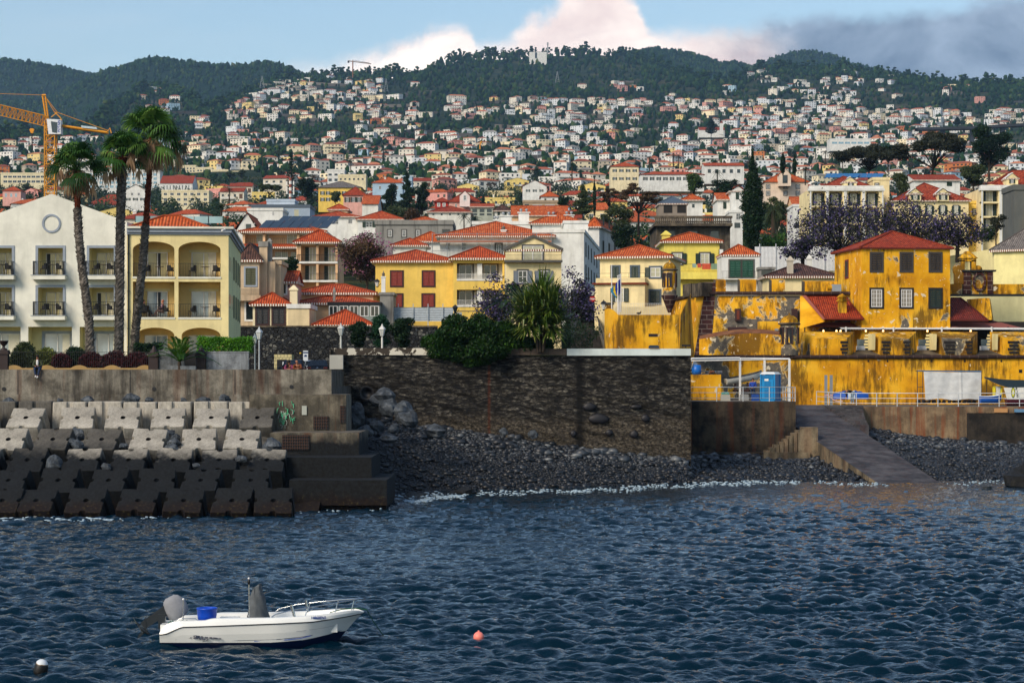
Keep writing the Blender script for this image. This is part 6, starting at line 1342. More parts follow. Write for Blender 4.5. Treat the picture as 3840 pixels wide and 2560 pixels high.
# ---------------------------------------------------------------- stone wall, beach, slipway
SW=NT('sea worn stone masonry'); n1_=SW.noise(1.5,10,.78,sx=(1,1,3.4)); n1_.inputs['Distortion'].default_value=.5; mp=SW.n('ShaderNodeMapping'); mp.inputs['Scale'].default_value=(1,1,2.6); SW.l(SW.tc,'Object',mp,0)
v=SW.n('ShaderNodeTexVoronoi',feature='DISTANCE_TO_EDGE'); v.inputs['Scale'].default_value=2.1; dm=SW.n('ShaderNodeMix',data_type='RGBA',blend_type='LINEAR_LIGHT'); dm.inputs[0].default_value=.35; SW.l(mp,0,dm,6); SW.l(n1_,1,dm,7); SW.l(dm,2,v,0)
r1=SW.ramp(n1_,0,[(.36,'#0c0b0a'),(.46,'#24221f'),(.52,'#4b4740'),(.58,'#757064'),(.66,'#bdb5a2')]); re=SW.ramp(v,0,[(.0,.25),(.09,1.)]); c=SW.mix(1.,(r1,0),(re,0),'MULTIPLY')
g=SW.noise(.16,6,.6); rg=SW.ramp(g,0,[(.35,.35),(.62,1.15)]); c=SW.mix(1.,c,(rg,0),'MULTIPLY'); g2=SW.noise(.5,4,.5,sx=(1,1,.07)); r2=SW.ramp(g2,0,[(.3,.35),(.45,1.)]); c=SW.mix(1.,c,(r2,0),'MULTIPLY')
sz=SW.n('ShaderNodeSeparateXYZ'); SW.l(SW.tc,'Object',sz,0)
def M_(op,a,b):
    q=SW.n('ShaderNodeMath',operation=op)
    for i,v_ in enumerate((a,b)):
        if isinstance(v_,(int,float)): q.inputs[i].default_value=v_
        else: SW.l(v_[0],v_[1],q,i)
    return (q,0)
lo=M_('ADD',(sz,2),M_('MULTIPLY',(g,0),2.2)); rl_=SW.ramp(M_('MULTIPLY',lo,.1)[0],0,[(.50,.85),(.56,0.)]); n5=SW.noise(5,7,.75,sx=(1,1,1.6)); r5=SW.ramp(n5,0,[(.38,'#1c1914'),(.5,'#4a4338'),(.64,'#857b69')]); c=SW.mix((rl_,0),c,(r5,0))
fr=M_('FRACT',M_('MULTIPLY',M_('ADD',(sz,2),M_('MULTIPLY',(g,0),.25)),.93),0); rf=SW.ramp(fr[0],0,[(0.,.3),(.035,1.)]); c=SW.mix(1.,c,(rf,0),'MULTIPLY')
ax_=M_('ABSOLUTE',M_('SUBTRACT',M_('ADD',(sz,0),M_('MULTIPLY',(n1_,0),.5)),4.85),0); rs_=SW.ramp(ax_[0],0,[(.12,.12),(.42,1.)]); c=SW.mix(1.,c,(rs_,0),'MULTIPLY')
ax2=M_('ABSOLUTE',M_('SUBTRACT',M_('ADD',(sz,0),M_('MULTIPLY',(n1_,0),.3)),-1.4),0); rs2=SW.ramp(ax2[0],0,[(.03,.7),(.14,0.)]); c=SW.mix((rs2,0),c,'#5a2a12')
mm=SW.n('ShaderNodeMath',operation='MULTIPLY'); SW.l(n1_,0,mm,0); SW.l(re,0,mm,1); SW.bump(mm,0,1.,.25); SW=SW.fin(c,.75,.3)
DKW=concrete('dark streaked quay concrete','#1c1915','#4c4234',.8,.4,rust_c='#5a2c14'); BRW=concrete('rust streaked quay concrete','#6a5844','#8f7a5e',.55,.75,rust_c='#7a3a18')
d=150.; r=thing('harbour_wall','tall dark rough stone wall with a whitewashed parapet above the pebble beach','wall',(0,0,0))
x0,x1,z0,z1=X(1286,d),X(2590,d),0,Z(1333,d); nx,nz=560,210; xs=np.linspace(x0,x1,nx); zs=np.linspace(z0,z1,nz); XX,ZZ=np.meshgrid(xs,zs)
rn=np.random.RandomState(5); Y=np.zeros_like(XX)
for i in range(40):
    kx=rn.uniform(.4,5); kz=rn.uniform(2,13); a=rn.uniform(-.3,.3); Y+=np.sin(kx*XX+kz*ZZ+a*XX*ZZ*.1+rn.rand()*6.28+1.5*np.sin(.7*XX+rn.rand()*6))/(1+.25*kz)
Y=Y*.04; Y[-3:]*=.2
V=np.stack([XX,d-.02-Y,ZZ],-1).reshape(-1,3); I=np.arange(nx*nz).reshape(nz,nx); Q=np.stack([I[:-1,:-1],I[:-1,1:],I[1:,1:],I[1:,:-1]],-1).reshape(-1,4)
npmesh('stone_face',V,Q,SW,smooth=True,parent=r)
m=MB(); m.box(x1-1.2,x1-.02,d+2,d+34,-2,z1-.5,SW); m.box(x0,x1,d+.12,d+2,-1,z1,SW); m.face([(x1,d-.1,0),(x1,d+2,0),(x1,d+2,z1),(x1,d-.1,z1)],SW); m.build('wall_core',r)
MOT=NT('mottled lime plaster parapet'); a=MOT.noise(.9,7,.65); a.inputs['Distortion'].default_value=.6; ra=MOT.ramp(a,0,[(.52,'#3b342c'),(.535,'#c9c4b4')]); rb2=MOT.noise(.35,3); MOT=MOT.fin((ra,0),.85)
WPT=plaster('#cfdad6',.15); BRP=concrete('brown parapet render','#4a4038','#62564a',.4)
def par(a,c,mt,pyT=1307,pyB=1333,dd=.18,nm='parapet'):
    m=MB(); m.box(X(a,d),X(c,d),d-dd,d+.9,Z(pyB,d),Z(pyT,d),mt); m.build(nm,r)
par(1239,1700,MOT,1305,1331); par(1700,1990,BRP,1306,1331); par(1992,2124,BRP,1307,1331); par(2126,2590,WPT,1307,1333,.22,'whitewashed_parapet')
m=MB(); m.box(X(1239,d),X(1289,d),d-.7,d+.5,Z(1384,d),Z(1331,d),plaster('#b9b8ae',.5,'#4a4a46')); m.box(X(1239,d),X(1242,d),d-.6,d+3,Z(1384,d),Z(1305,d),MOT); m.build('end_block',r)
m=MB();
for (px,py,a,c) in ((2245,1570,82,38),(2210,1525,52,32),(2420,1568,34,28),(2284,1622,30,26),(2378,1628,32,30),(2385,1525,45,18),(2150,1625,26,26)):
    m.blob((X(px,d),d-.12,Z(py,d)),(a*d/F/2,.12,c*d/F/2),plain('#15151a',.55),px,.1,10,6)
m.build('dark_boulder_inlay',r)
m=MB(); m.lathe([(.5,0),(.34,.02),(.34,-.25),(.01,-.26)],BLACK,16); o=m.build('drain_pipe',None,P(1375,1474,d-.6)); o.rotation_euler.x=R(90); tag(o,'round dark drain outlet low on the left end of the stone wall','pipe')
def beach(name,cols,lab=None):
    """cols: (px, shore row, wall row, wall depth)"""
    cols=np.array(cols,float); px=np.arange(cols[0,0],cols[-1,0]+1,12.); rows=[]
    def pt(p,t_):
        sh,wr,wd=[np.interp(p,cols[:,0],cols[:,k]) for k in (1,2,3)]; dsh=F*(H+.05)/(sh-YH); zw=H-(wr-YH)*wd/F
        if t_<0: dd=dsh+t_*26; z=-.05+t_*2.6
        else: dd=dsh+(wd-dsh)*t_; z=-.05+(zw+.05)*(t_**.85)
        return (X(p,dd)if t_>=0 else X(p,dsh),dd,z+.10*noise.noise(Vector((X(p,dd)*.5,dd*.5,0)))*(1 if t_>0 else 0))
    T=[-.6,-.3,-.1]+list(np.linspace(0,1,26)); V=[pt(p,t_) for t_ in T for p in px]; n=len(px); I=np.arange(n*len(T)).reshape(len(T),n)
    Q=np.stack([I[:-1,:-1],I[:-1,1:],I[1:,1:],I[1:,:-1]],-1).reshape(-1,4); o=npmesh(name,np.array(V),Q,BEACHM,smooth=True); tag(o,kind='structure'); return pt,cols[0,0],cols[-1,0]
t=NT('dark pebble ground'); v=t.n('ShaderNodeTexVoronoi'); v.inputs['Scale'].default_value=5; t.l(t.tc,'Object',v,0); sp=t.n('ShaderNodeSeparateColor'); t.l(v,'Color',sp,0); rp=t.ramp(sp,0,[(0.,'#0c0e11'),(.6,'#22262b'),(1.,'#4a4e52')]); t.bump(v,0,.8,.1); BEACHM=t.fin((rp,0),.6,.4)
bL=beach('pebble_beach',[(1200,1870,1560,150),(1380,1862,1570,150),(1480,1850,1580,150),(1560,1845,1592,150),(1800,1838,1622,150),(2070,1832,1665,150),(2330,1822,1700,150),(2576,1812,1718,150.5),(2600,1812,1708,163),(2800,1808,1708,163),(3060,1806,1700,164),(3330,1806,1655,175)])
bR=beach('pebble_beach_beyond_the_slipway',[(3180,1808,1585,174),(3250,1806,1605,176),(3500,1803,1640,176),(3840,1800,1668,176),(4200,1800,1700,176)])
PEB=attrmat('wet and dry cobbles',[(0.,'#08090c'),(.3,'#13171c'),(.55,'#252a31'),(.75,'#42484e'),(.9,'#73787a'),(1.,'#a0a09a')],.45,0,.5)
rs=random.Random(8); pos=[];scl=[];va=[]
for (pt,a,c),n in ((bL,24000),(bR,9000)):
    for i in range(n):
        p=rs.uniform(a,c); t_=rs.random()**1.15*1.02-.03; q=pt(p,t_); s_=rs.uniform(.04,.11)*(1+1.6*(rs.random()<.06));
        if t_>.68 and rs.random()<.35: s_*=1.6
        pos.append((q[0],q[1],q[2]+s_*.3)); scl.append((s_*rs.uniform(1,1.6),s_*rs.uniform(.8,1.2),s_*rs.uniform(.5,.8)))
        dry=min(1,max(0,(t_-.15)/.6)); va.append(min(1,max(0,rs.gauss(.18+.42*dry,.2))))
tag(batch('beach_cobbles',I1,F1,np.array(pos),np.array(scl),PEB,8,.1,True,np.array(va)),'countless rounded dark and pale cobbles covering the beach',None,None,'stuff')
BB=[(1512,1550,140,(1.0,.9,.95),'big grooved concrete block lying tilted at the left end of the beach',11),(1455,1530,143,(.95,.8,.85),'upright grey rock behind the grooved block',12),(1440,1490,146,(1.2,.8,.8),'pale topped rock against the stone wall corner',13),(1530,1572,138,(1.,.9,.75),'round brown boulder right of the tilted blocks',14),(1630,1620,139,(1.0,.8,.6),'pale angular concrete lump alone on the cobbles',15),(1372,1620,133,(.7,.6,.5),'dark rounded boulder beside the stepped mole',16),(1412,1598,137,(.75,.6,.5),'blue black boulder under the grooved block',17),(1475,1607,137,(.5,.45,.4),'bluish boulder just above the cobbles',18),(1460,1645,134,(.85,.6,.35),'flat slate rock half buried in cobbles near the mole',19),(1340,1560,137,(.7,.8,1.1),'dark rock wedged between mole and stone wall',20),(1888,1622,148.6,(.32,.3,.3),'small black boulder at the foot of the stone wall',21),(1998,1628,148.8,(.36,.3,.28),'second black boulder at the foot of the stone wall',22),
 (1555,1866,129,(1.35,.9,.45),'dark wet rock awash at the water edge',23),(1740,1848,131,(1.0,.7,.35),'low flat rock where the waves wash the beach',24),(3868,1800,141,(1.5,1.4,1.25),'large weedy rock cut by the right edge of the water',25),(3700,1826,138,(.35,.3,.25),'small reddish rock in the water near the right edge',26)]
for px,py,dd,rr_,l,sd_ in BB:
    if px<1700: rr_=tuple(q*.72 for q in rr_)
    boulder(px,py,dd,rr_,l,sd_,ROCKD if 'wet' in l or 'weedy' in l or 'low flat' in l else ROCK,sd_)
FOAM=plain('#9db2be',.7)
def block(name,label,cat,pL,pR,dA,dB,pyT,zb,mat,top=None,R2=None):
    m=MB(); z1=Z(pyT,dA); a=[(X(pL,dA),dA),(X(pR,dA),dA),(R2 or X(pR,dA),dB),(X(pL,dA),dB)]; m.prism(a,zb,z1,mat,top or PAVE); o=m.build(name); tag(o,label,cat); return o,z1
_,ZP=block('quay_platform','dark streaked concrete platform carrying the blue toilet','quay',2580,2984,164,190,1505,-1,DKW,R2=X(2984,164)+.6)
m=MB(); m.box(X(2576,163.9),X(2592,163.9),163.6,163.99,1.5,ZP-.05,BRW); m.box(X(2576,163),X(3050,163),162.2,163.97,-1,Z(1695,163),DKW); o=m.build('wall_footing'); tag(o,'narrow buttress and footing at the corner of the quay platform','buttress')
_,ZR=block('quay_wall','long rust streaked concrete quay wall right of the slipway','quay',3172,4300,176,192,1524,-1,BRW)
m=MB(); dk=concrete('dark quay concrete','#1c1a17','#3a342c',.6); m.box(X(3625,176),X(4300,176),175.94,175.998,-1,ZR-.5,dk); o=m.build('dark_wall_patch'); tag(o,'darker lower stretch of the quay wall near the right edge','wall')  # darker concrete over the lower right stretch of the quay wall
m=MB(); m.box(X(3727,176),X(3777,176),175.84,175.93,Z(1546,176),Z(1530,176),plain('#b98a58',.8)); tag(m.build('board'),'tan wooden board on the quay wall under the blue dinghy','board')
m=MB(); m.box(X(3802,176),X(3900,176),175.7,175.93,Z(1545,176),Z(1533,176),plain('#5d87a8',.6)); tag(m.build('board'),'faded blue painted plank on the quay wall at the right edge','board')
m=MB(); m.face([(X(2984,164)+.5,189,4.6),(X(3172,176)+.1,176,ZR),(X(4300,176),192,ZR),(X(4300,176),250,5.),(X(2590,164),250,5.),(X(2590,164),189,5.1)],PAVE); tag(m.build('quay_deck'),kind='structure')
RAMP=concrete('worn slipway concrete','#343438','#565456',.35,.3,rust_c='#4c2c22'); RSIDE=concrete('slipway side concrete','#5a5244','#8a7c64',.6,.2)
def ramp_pt(s_,t_,dz=0):  # s 0 left..1 right, t 0 bottom..1 top
    L0=Vector((24.1,144.6,-.1)); L1=Vector((20.05,176,4.75)); R0=Vector((28.3,145.6,-.1)); R1=Vector((24.75,176.2,4.75)); a=L0.lerp(L1,t_); c=R0.lerp(R1,t_); v=a.lerp(c,s_); v.z+=dz; return tuple(v)
m=MB(); n=24
m.grid([[ramp_pt(s_,-.04+1.04*k/n,.03*noise.noise(Vector((s_*4,k,0)))) for s_ in (0,.25,.5,.75,1)] for k in range(n+1)],RAMP,True)
m.grid([[ramp_pt(0,-.04+1.04*k/n),ramp_pt(0,-.04+1.04*k/n,-.45),ramp_pt(0,-.04+1.04*k/n,-6)] for k in range(n+1)],RSIDE,False)
m.grid([[ramp_pt(1,-.04+1.04*k/n,-6),ramp_pt(1,-.04+1.04*k/n)] for k in range(n+1)],RSIDE,False)
m.face([ramp_pt(0,-.04,-3),ramp_pt(1,-.04,-3),ramp_pt(1,-.04),ramp_pt(0,-.04)],RAMP)
r=thing('slipway','broad sloping concrete slipway running down into the water','slipway'); m.build('ramp_slab',r)
m=MB()
for k in range(11):
    a=Vector(ramp_pt(1,.99-.028*k)); y0=a.y; x_=a.x; w_=2.7-.1*k; z_=a.z; m.box(x_+.003,x_+w_*(1-k*.055)+.3,y0-.9,y0,z_-1,z_+.05-.0*k,RAMP)
m.build('steps',r)
m=MB(); xr=X(3030,161.5)
for k in range(8):
    z_=Z(1612+11*k,161); x_=X(3006-17*k,161); m.box(x_-.36,x_+.02,160.6,162.15,-1,z_,RSIDE)
m.box(X(3006,161)+.02,xr+.6,160.6,162.15,-1,Z(1601,161),RSIDE); m.box(X(2860,161),xr,160.3,160.59,-1,Z(1694,161),RSIDE)
o=m.build('stairs'); tag(o,'small pale concrete steps descending left from the slipway','stairs')
rs=random.Random(2); pos=[]; scl=[]
def foam(a,c,py,n,amp,w=.5):
    for i in range(n):
        px=rs.uniform(a,c); k=(px-a)/(c-a); pyy=(py[0]+(py[1]-py[0])*k)+rs.gauss(0,amp)+2.5*math.sin(px*.03)+1.5*math.sin(px*.11); dd=F*H/(pyy-YH); pos.append((X(px,dd),dd,rs.uniform(.0,.07))); L_=rs.uniform(.06,w*.5); scl.append((L_,L_*.5,rs.uniform(.02,.06)))
foam(2330,3000,(1830,1805),260,4.,.4); foam(2560,2950,(1812,1800),80,3.,.4); foam(1450,2400,(1862,1836),260,4,.4); foam(0,420,(1946,1952),220,3,.5); foam(1560,1760,(1882,1852),200,4,.4); foam(3050,3330,(1810,1822),70,3,.3); foam(3540,3840,(1812,1806),50,3,.3); foam(420,1450,(1950,1912),90,2,.25); foam(1520,1600,(1880,1884),160,2.,.5)
tag(batch('surf_foam',I1,F1,np.array(pos),np.array(scl),FOAM,2,.15),'broken white foam along the water edge',None,None,'stuff')
WR=plain('#c9ced0',.5,.2)
def pipe_rail(label,pts,z,h,posts_,z2=None):
    r=thing('railing',label,'railing'); n=len(pts)
    for k,hh in enumerate((h,h*.62,h*.25)):
        m=MB(); m.tube([(x,y,zz+hh) for (x,y,zz) in pts],.03 if k==0 else .022,WR,5); m.build('rail',r)
    L_=[0];
    for p,q in zip(pts,pts[1:]): L_.append(L_[-1]+math.dist(p,q))
    for i in range(posts_+1):
        s_=L_[-1]*i/posts_; j=max(k for k in range(n) if L_[k]<=s_+1e-6); j=min(j,n-2); t_=(s_-L_[j])/(L_[j+1]-L_[j]); p=Vector(pts[j]).lerp(Vector(pts[j+1]),t_); m=MB(); m.tube([p,p+Vector((0,0,h+.03))],.035,WR,6); m.build('post',r)
zr=ZP
pipe_rail('white pipe railing along the platform edge in front of the blue toilet',[(X(2589,164.2),164.2,zr),(X(2982,164.2),164.2,zr),(X(2982,164.2)+.3,174,zr)],zr,1.06,9)
pipe_rail('long white pipe railing along the quay edge to the right',[(X(3062,180),180,4.75),(X(3180,176.3),176.3,ZR),(X(3900,176.3),176.3,ZR)],ZR,1.06,12)
# ---------------------------------------------------------------- the yellow fort
FY=yellow_fort('weathered ochre fort wall',0,.55,.5); FYG=yellow_fort('ochre wall with fallen grey patches',.62,.4,.6); FYM=yellow_fort('mould streaked ochre parapet',.25,1.05,.6); FYC=yellow_fort('fresher ochre render',0,.08,.25); FYC2=yellow_fort('ochre render turning orange',.0,.32,.3)
QN=brickmat('dark red basalt quoins','#331a18','#4a2622','#8a7a70',.95,.42,.022); CORD=brickmat('basalt cordon','#2a1c1a','#3c2a26','#6a5a50',.8,3,.02); EMB=plain('#1c1614',.8); PCH=plaster('#dccf96',.2)
def cordon(px0,px1,py,d0,d1=None,r_=.16,root=None):
    d1=d1 or d0; m=MB(); a=P(px0,py,d0); c=P(px1,py,d1); n=max(2,int((c-a).length/.6)); m.tube([a.lerp(c,i/n)+Vector((0,0,.015*math.sin(i*2.1))) for i in range(n+1)],r_,CORD,8); return m.build('cordon',root)
fort=thing('fort_sea_battery','low ochre fort battery with sloping merlons and a dark cordon above the quay','fort',(0,0,0))
m=MB(); d=190.; zc=Z(1340,d); m.box(X(2600,d),X(4300,d),d,d+1.2,4.2,zc,FY); m.box(X(2600,d)-.0,X(4300,d),d+1.2,d+26,zc-.6,zc-.1,PAVE); m.build('lower_wall',fort)
m=MB(); m.face([(X(2600,d),d-.012,4.4),(X(2995,d),d-.012,4.4),(X(2995,d),d-.012,zc-.25),(X(2600,d),d-.012,zc-.25)],FYG); m.build('patched_lower_wall',fort)
cordon(2600,4300,1338,d-.1,None,.17,fort)
def merlon(b0,b1,f0,f1,pyB=1244,pyF=1270,mat=FYM,zb=1332,dd=(190.1,193.6),root=fort,top=FYM,nm='merlon'):
    dF,dB=dd; m=MB(); zb_=Z(zb,dF); A=(X(f0,dF),dF,zb_); Bp=(X(f1,dF),dF,zb_); A1=(A[0],dF,Z(pyF,dF)); B1=(Bp[0],dF,Z(pyF,dF)); C=(X(b1,dB),dB,zb_); Dp=(X(b0,dB),dB,zb_); C1=(C[0],dB,Z(pyB,dB)); D1=(Dp[0],dB,Z(pyB,dB))
    m.face([A,Bp,B1,A1],mat); m.face([A1,B1,C1,D1],top); m.face([Bp,C,C1,B1],mat); m.face([Dp,A,A1,D1],mat); m.face([C,Dp,D1,C1],mat); return m.build(nm,root)
TOPM=yellow_fort('lichen covered merlon top',.15,1.25,.7)
merlon(2998,3203,3065,3175,root=fort,top=TOPM); merlon(3258,3436,3312,3408,top=TOPM); merlon(3490,3666,3540,3640,top=TOPM); merlon(3712,3935,3770,3900,top=TOPM)
for i,(a,c,s_) in enumerate(((3156,3178,1),(3310,3336,0),(3392,3412,1),(3545,3580,0),(3625,3645,1),(3784,3820,0))):
    m=MB(); dd=190.05
    for k in range(4): w_=(k%2)*5; m.box(X(a-w_,dd),X(c+w_*.5,dd),dd-.03,dd,Z(1327-13*k-1,dd),Z(1317-13*k,dd),EMB)
    m.build('basalt_quoin',fort)
for a,c in ((3190,3305),(3420,3535),(3655,3765)):
    m=MB(); m.face([(X(a,190.2),190.2,Z(1334,190)),(X(c,190.2),190.2,Z(1334,190)),(X(c-28,193.4),193.4,Z(1313,193.4)),(X(a+22,193.4),193.4,Z(1313,193.4))],DARKST)
    m.box(X(a+20,193.4),X(c-30,193.4),193.4,193.7,Z(1334,193),Z(1312,193),DARKST); m.build('embrasure_sill',fort)
    m=MB(); m.face([(X(c-22,190.8),191,Z(1312,191)),(X(c-50,193.6),193.6,Z(1312,193.6)),(X(c-50,193.6),193.6,Z(1250,193.6)),(X(c-22,191),191,Z(1252,191))],PCH); m.build('embrasure_cheek',fort)
    for k in range(5):
        m=MB(); m.box(X(c-62-3*(k%2),193.55),X(c-50,193.55),193.5,193.62,Z(1305-11*k,193.5),Z(1298-11*k,193.5),PCH); m.build('white_quoin',fort)
    m=MB(); m.box(X(a+24,195),X(c-45,195),195,195.05,Z(1312,195),Z(1272,195),glass('smoked terrace glass','#4a5a60',.05,1.)); m.build('glass_screen',fort)
    m=MB(); m.box(X(a+26,194.6),X(a+55,194.6),194.6,195.4,Z(1312,194.6),Z(1297,194.6),plain('#d5dde0',.8)); o=m.build('tablecloth_table'); tag(o,f"white clothed restaurant table seen through the embrasure, {'left' if a<3200 else 'middle' if a<3500 else 'right'} one",'table')
for px,w_,h_ in ((3256,6,8),(3328,6,8),(3493,6,8),(3618,6,8),(3755,6,8),(3827,12,12)):
    m=MB(); dd=189.97; y_=1349 if w_<10 else 1385; m.box(X(px-w_/2,dd),X(px+w_/2,dd),dd-.01,dd+.02,Z(y_+h_,dd),Z(y_,dd),EMB); m.build('drain_hole',fort)
m=MB(); rows=[]; n=26
for i in range(n+1):
    k=i/n; px=2622+306*k; dd=194-3.9*math.sin(k*PI/2)**.8; top=1272-20*math.sin(k*PI*.8)-4*k; rows.append([(X(px,dd),dd,Z(1336,dd)),(X(px,dd),dd,Z(top,dd)),(X(px+2,dd+1.6),dd+1.6,Z(top-9-2*math.sin(k*PI),dd+1.6)),(X(px,dd+3),dd+3,Z(top-13-3*math.sin(k*PI)**.6,dd+3))])
m.grid([[r_[0],r_[1]] for r_ in rows],FYM,False); m.grid([r_[1:] for r_ in rows],concrete('reddish render top','#7a4a30','#9a6a44',.6),True); m.build('curved_parapet',fort)
def turret(label,px,d,r_,pyTop,pyDome,pyRim,pyBase,pyTip,mats,win=True):
    t_=thing('sentry_turret',label,'turret',(X(px,d),d,0)); m=MB(); zb,zr_,zt,ze=Z(pyBase,d),Z(pyRim,d),Z(pyTop,d),Z(pyTip,d); m.lathe([(r_*1.02,zb),(r_,zr_)],mats[0],18,smooth=True); m.build('body',t_)
    m=MB(); m.lathe([(r_,zr_-.02),(r_*1.25,zr_+.05),(r_*1.25,zr_+.13),(r_*1.02,zr_+.18)],DARKST,18); m.build('rim',t_)
    m=MB(); h=zt-zr_-.16; m.lathe([(r_*1.02*math.cos(a),zr_+.16+h*math.sin(a)) for a in [R(x) for x in range(0,91,12)]],mats[1],18); m.lathe([(.09,zt-.02),(.07,zt+.12),(.01,zt+.2)],mats[1],8); m.build('dome',t_)
    if ze<zb-.1: m=MB(); m.lathe([(r_*1.2,zb+.1),(r_*1.22,zb),(r_*.9,zb-(zb-ze)*.3),(.15,ze)],QN,14); m.build('corbel',t_)
    for a in ((-PI/2-.1),(-.35),(-PI+.45)):
        m=MB(); m.M=Matrix.Rotation(a+PI/2,4,'Z'); w2=r_*.26; z0=zr_-(zr_-zb)*(.50 if win else .5)-.25; z1=zr_-.12*(zr_-zb)
        m.box(-w2,w2,-r_*1.0,-r_*.9,z0,z1,BLACK);
        for q in ((-w2-.09,-w2,z0-.09,z1+.09),(w2,w2+.09,z0-.09,z1+.09),(-w2,w2,z1,z1+.09),(-w2,w2,z0-.09,z0)): m.box(q[0],q[1],-r_*1.06,-r_*.88,q[2],q[3],BROWN)
        m.build('slit_window',t_)
turret('squat domed sentry turret with grey fallen render on the battery',2960,190.4,.78,1181,1190,1218,1332,1332,(FYG,FYM))
turret('small domed sentry turret corbelled from the bastion corner',2511,197.,.6,982,990,1016,1110,1172,(FYG,FYM))
bas=thing('fort_bastion','high ochre bastion with grey fallen render, dark quoins and crenels','fort',(0,0,0)); d=200.; zc=Z(1100,d)
def P3(px,py,dd): return tuple(P(px,py,dd))
m=MB(); m.face([P3(2665,1335,199.),P3(3240,1335,199.),P3(3240,1108,200.),P3(2682,1108,200.)],FYG); m.face([P3(2900,1200,198.96),P3(3060,1200,198.96),P3(3000,1106,199.9),P3(3075,1200,198.9)],FYC) if False else None; m.build('front_wall',bas)
m=MB(); m.face([P3(2604,1335,199.),P3(2665,1335,199.),P3(2682,1104,199.95),P3(2640,1104,199.95)],QN); m.build('quoin_strip',bas)
m=MB(); m.face([P3(2470,1340,214),P3(2604,1340,199.),P3(2640,1104,199.98),P3(2500,1130,214)],FYC2); m.build('side_wall',bas)
m=MB(); m.tube([P(3230,1100,199.8),P(2640,1100,199.8),P(2500,1128,213.5)],.17,CORD,8); m.build('cordon',bas)
def umer(a,c,t_=1046,dp=2.2,slope=4):
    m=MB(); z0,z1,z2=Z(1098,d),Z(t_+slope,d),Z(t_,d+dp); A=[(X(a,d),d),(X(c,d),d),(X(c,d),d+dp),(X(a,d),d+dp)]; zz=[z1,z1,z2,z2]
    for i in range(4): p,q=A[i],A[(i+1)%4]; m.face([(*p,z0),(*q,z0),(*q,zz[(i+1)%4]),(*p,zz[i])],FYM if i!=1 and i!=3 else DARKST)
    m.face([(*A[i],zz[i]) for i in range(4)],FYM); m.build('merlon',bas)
umer(2684,2722); umer(2775,2836); umer(2894,2944); umer(3018,3140,1052)
m=MB(); m.box(X(2722,d),X(3018,d),d+.1,d+2.1,Z(1099,d),Z(1092,d),DARKST); m.build('embrasure_floor',bas)
m=MB(); m.prism([(X(2636,d),d-.02),(X(2684,d),d-.02),(X(2684,d),d+2.2),(X(2615,d+3),d+3.)],Z(1098,d),Z(1058,d),QN,top=FYM,scale=.93); m.build('corner_merlon',bas)
for a,c,e in ((2560,2590,.30),(2595,2628,.65)):
    m=MB(); y0=210-12*e; m.prism([(X(a,y0),y0),(X(c,y0-3),y0-3.5),(X(c,y0)+1,y0-2),(X(a,y0)+1.2,y0+1.5)],Z(1115,y0),Z(1062+8*(1-e),y0),DARKST,top=FYM); m.build('side_merlon',bas)
for px,py,w_,h_,mt in ((2768,1180,22,46,BROWN),(2980,1177,22,40,BROWN),(2768,1180,10,34,plain('#6a2c10',.6)),(2764,1232,70,12,BROWN)):
    dd=199.3-(1335-py)*0-.05-(.05 if mt is not BROWN else 0); m=MB(); m.box(X(px-w_/2,dd),X(px+w_/2,dd),dd-.04,dd+.3,Z(py+h_/2,dd),Z(py-h_/2,dd),mt); m.build('small_window',bas)
m=MB(); dd=197; m.box(X(2850,dd),X(2930,dd),dd,dd+2,Z(1250,dd),Z(1204,dd),FYC); m.box(X(2905,dd),X(2918,dd),dd-.2,dd-.002,Z(1240,dd),Z(1232,dd),GAL); m.build('service_room',bas)
dl=176.; gat=thing('fort_outwork','ochre outwork wall with a small slot, left of the bastion','wall',(0,0,0)); m=MB(); m.box(X(2318,dl),X(2548,dl),dl,dl+2,5,Z(1180,dl),yellow_fort('orange stained ochre outwork',.14,.5,.35)); m.build('front_wall',gat)
m=MB(); n=10; m.grid([[(X(2268+50*k/n,dl+3*(1-k/n)**2),dl+3.4*(1-(k/n))**1.5,5),(X(2268+50*k/n,dl+3*(1-k/n)**2),dl+3.4*(1-k/n)**1.5,Z(1180-12*math.sin(PI*k/n)-24*(1-k/n),dl))] for k in range(n+1)],FYC2,False); m.build('curved_end',gat)
m=MB(); m.face([P3(2548,1340,176.),P3(2604,1340,190),P3(2590,1100,190.),P3(2552,1180,176.)],FYC2); m.build('raking_wall',gat)
m=MB(); m.box(X(2432,dl),X(2466,dl),dl-.03,dl+.05,Z(1262,dl),Z(1251,dl),BROWN); m.box(X(2436,dl),X(2462,dl),dl-.035,dl-.03,Z(1259,dl),Z(1254,dl),BLACK); m.build('slot_window',gat)
m=MB(); m.box(X(2275,180),X(2300,180),180,181,5,Z(1140,180),yellow_fort('pillar ochre',.5,.8,.4)); m.prism([(X(2270,180),179.9),(X(2304,180),179.9),(X(2304,180),181.1),(X(2270,180),181.1)],Z(1140,180),Z(1134,180),DARKST,scale=.8); o=m.build('gate_pillar'); tag(o,'crumbling ochre gate pillar beside the stair street','pillar')
tw=B('fort_tower_house','three bay ochre tower house with stone framed windows and a red hipped roof','tower',3232,3563,1240,196.,197.); zt=tw.at(3400,930)[1]
ft=lambda px,py:tw.at(px,py)
FT_=yellow_fort('sun bleached ochre tower render',.06,.12,.95); m=MB(); m.box(0,tw.w,0,9,-3,zt,FT_,skip='D'); m.build('wall',tw.root)
OT=tiles('#a83e20','#c45a34','#7c2c18',.19,.22,.25,name='flat red fort tiles'); m=MB(); roof(m,0,tw.w,0,9,zt,1.75,.28,OT,'hip',band=False,hipk=1.05); m.build('roof',tw.root)
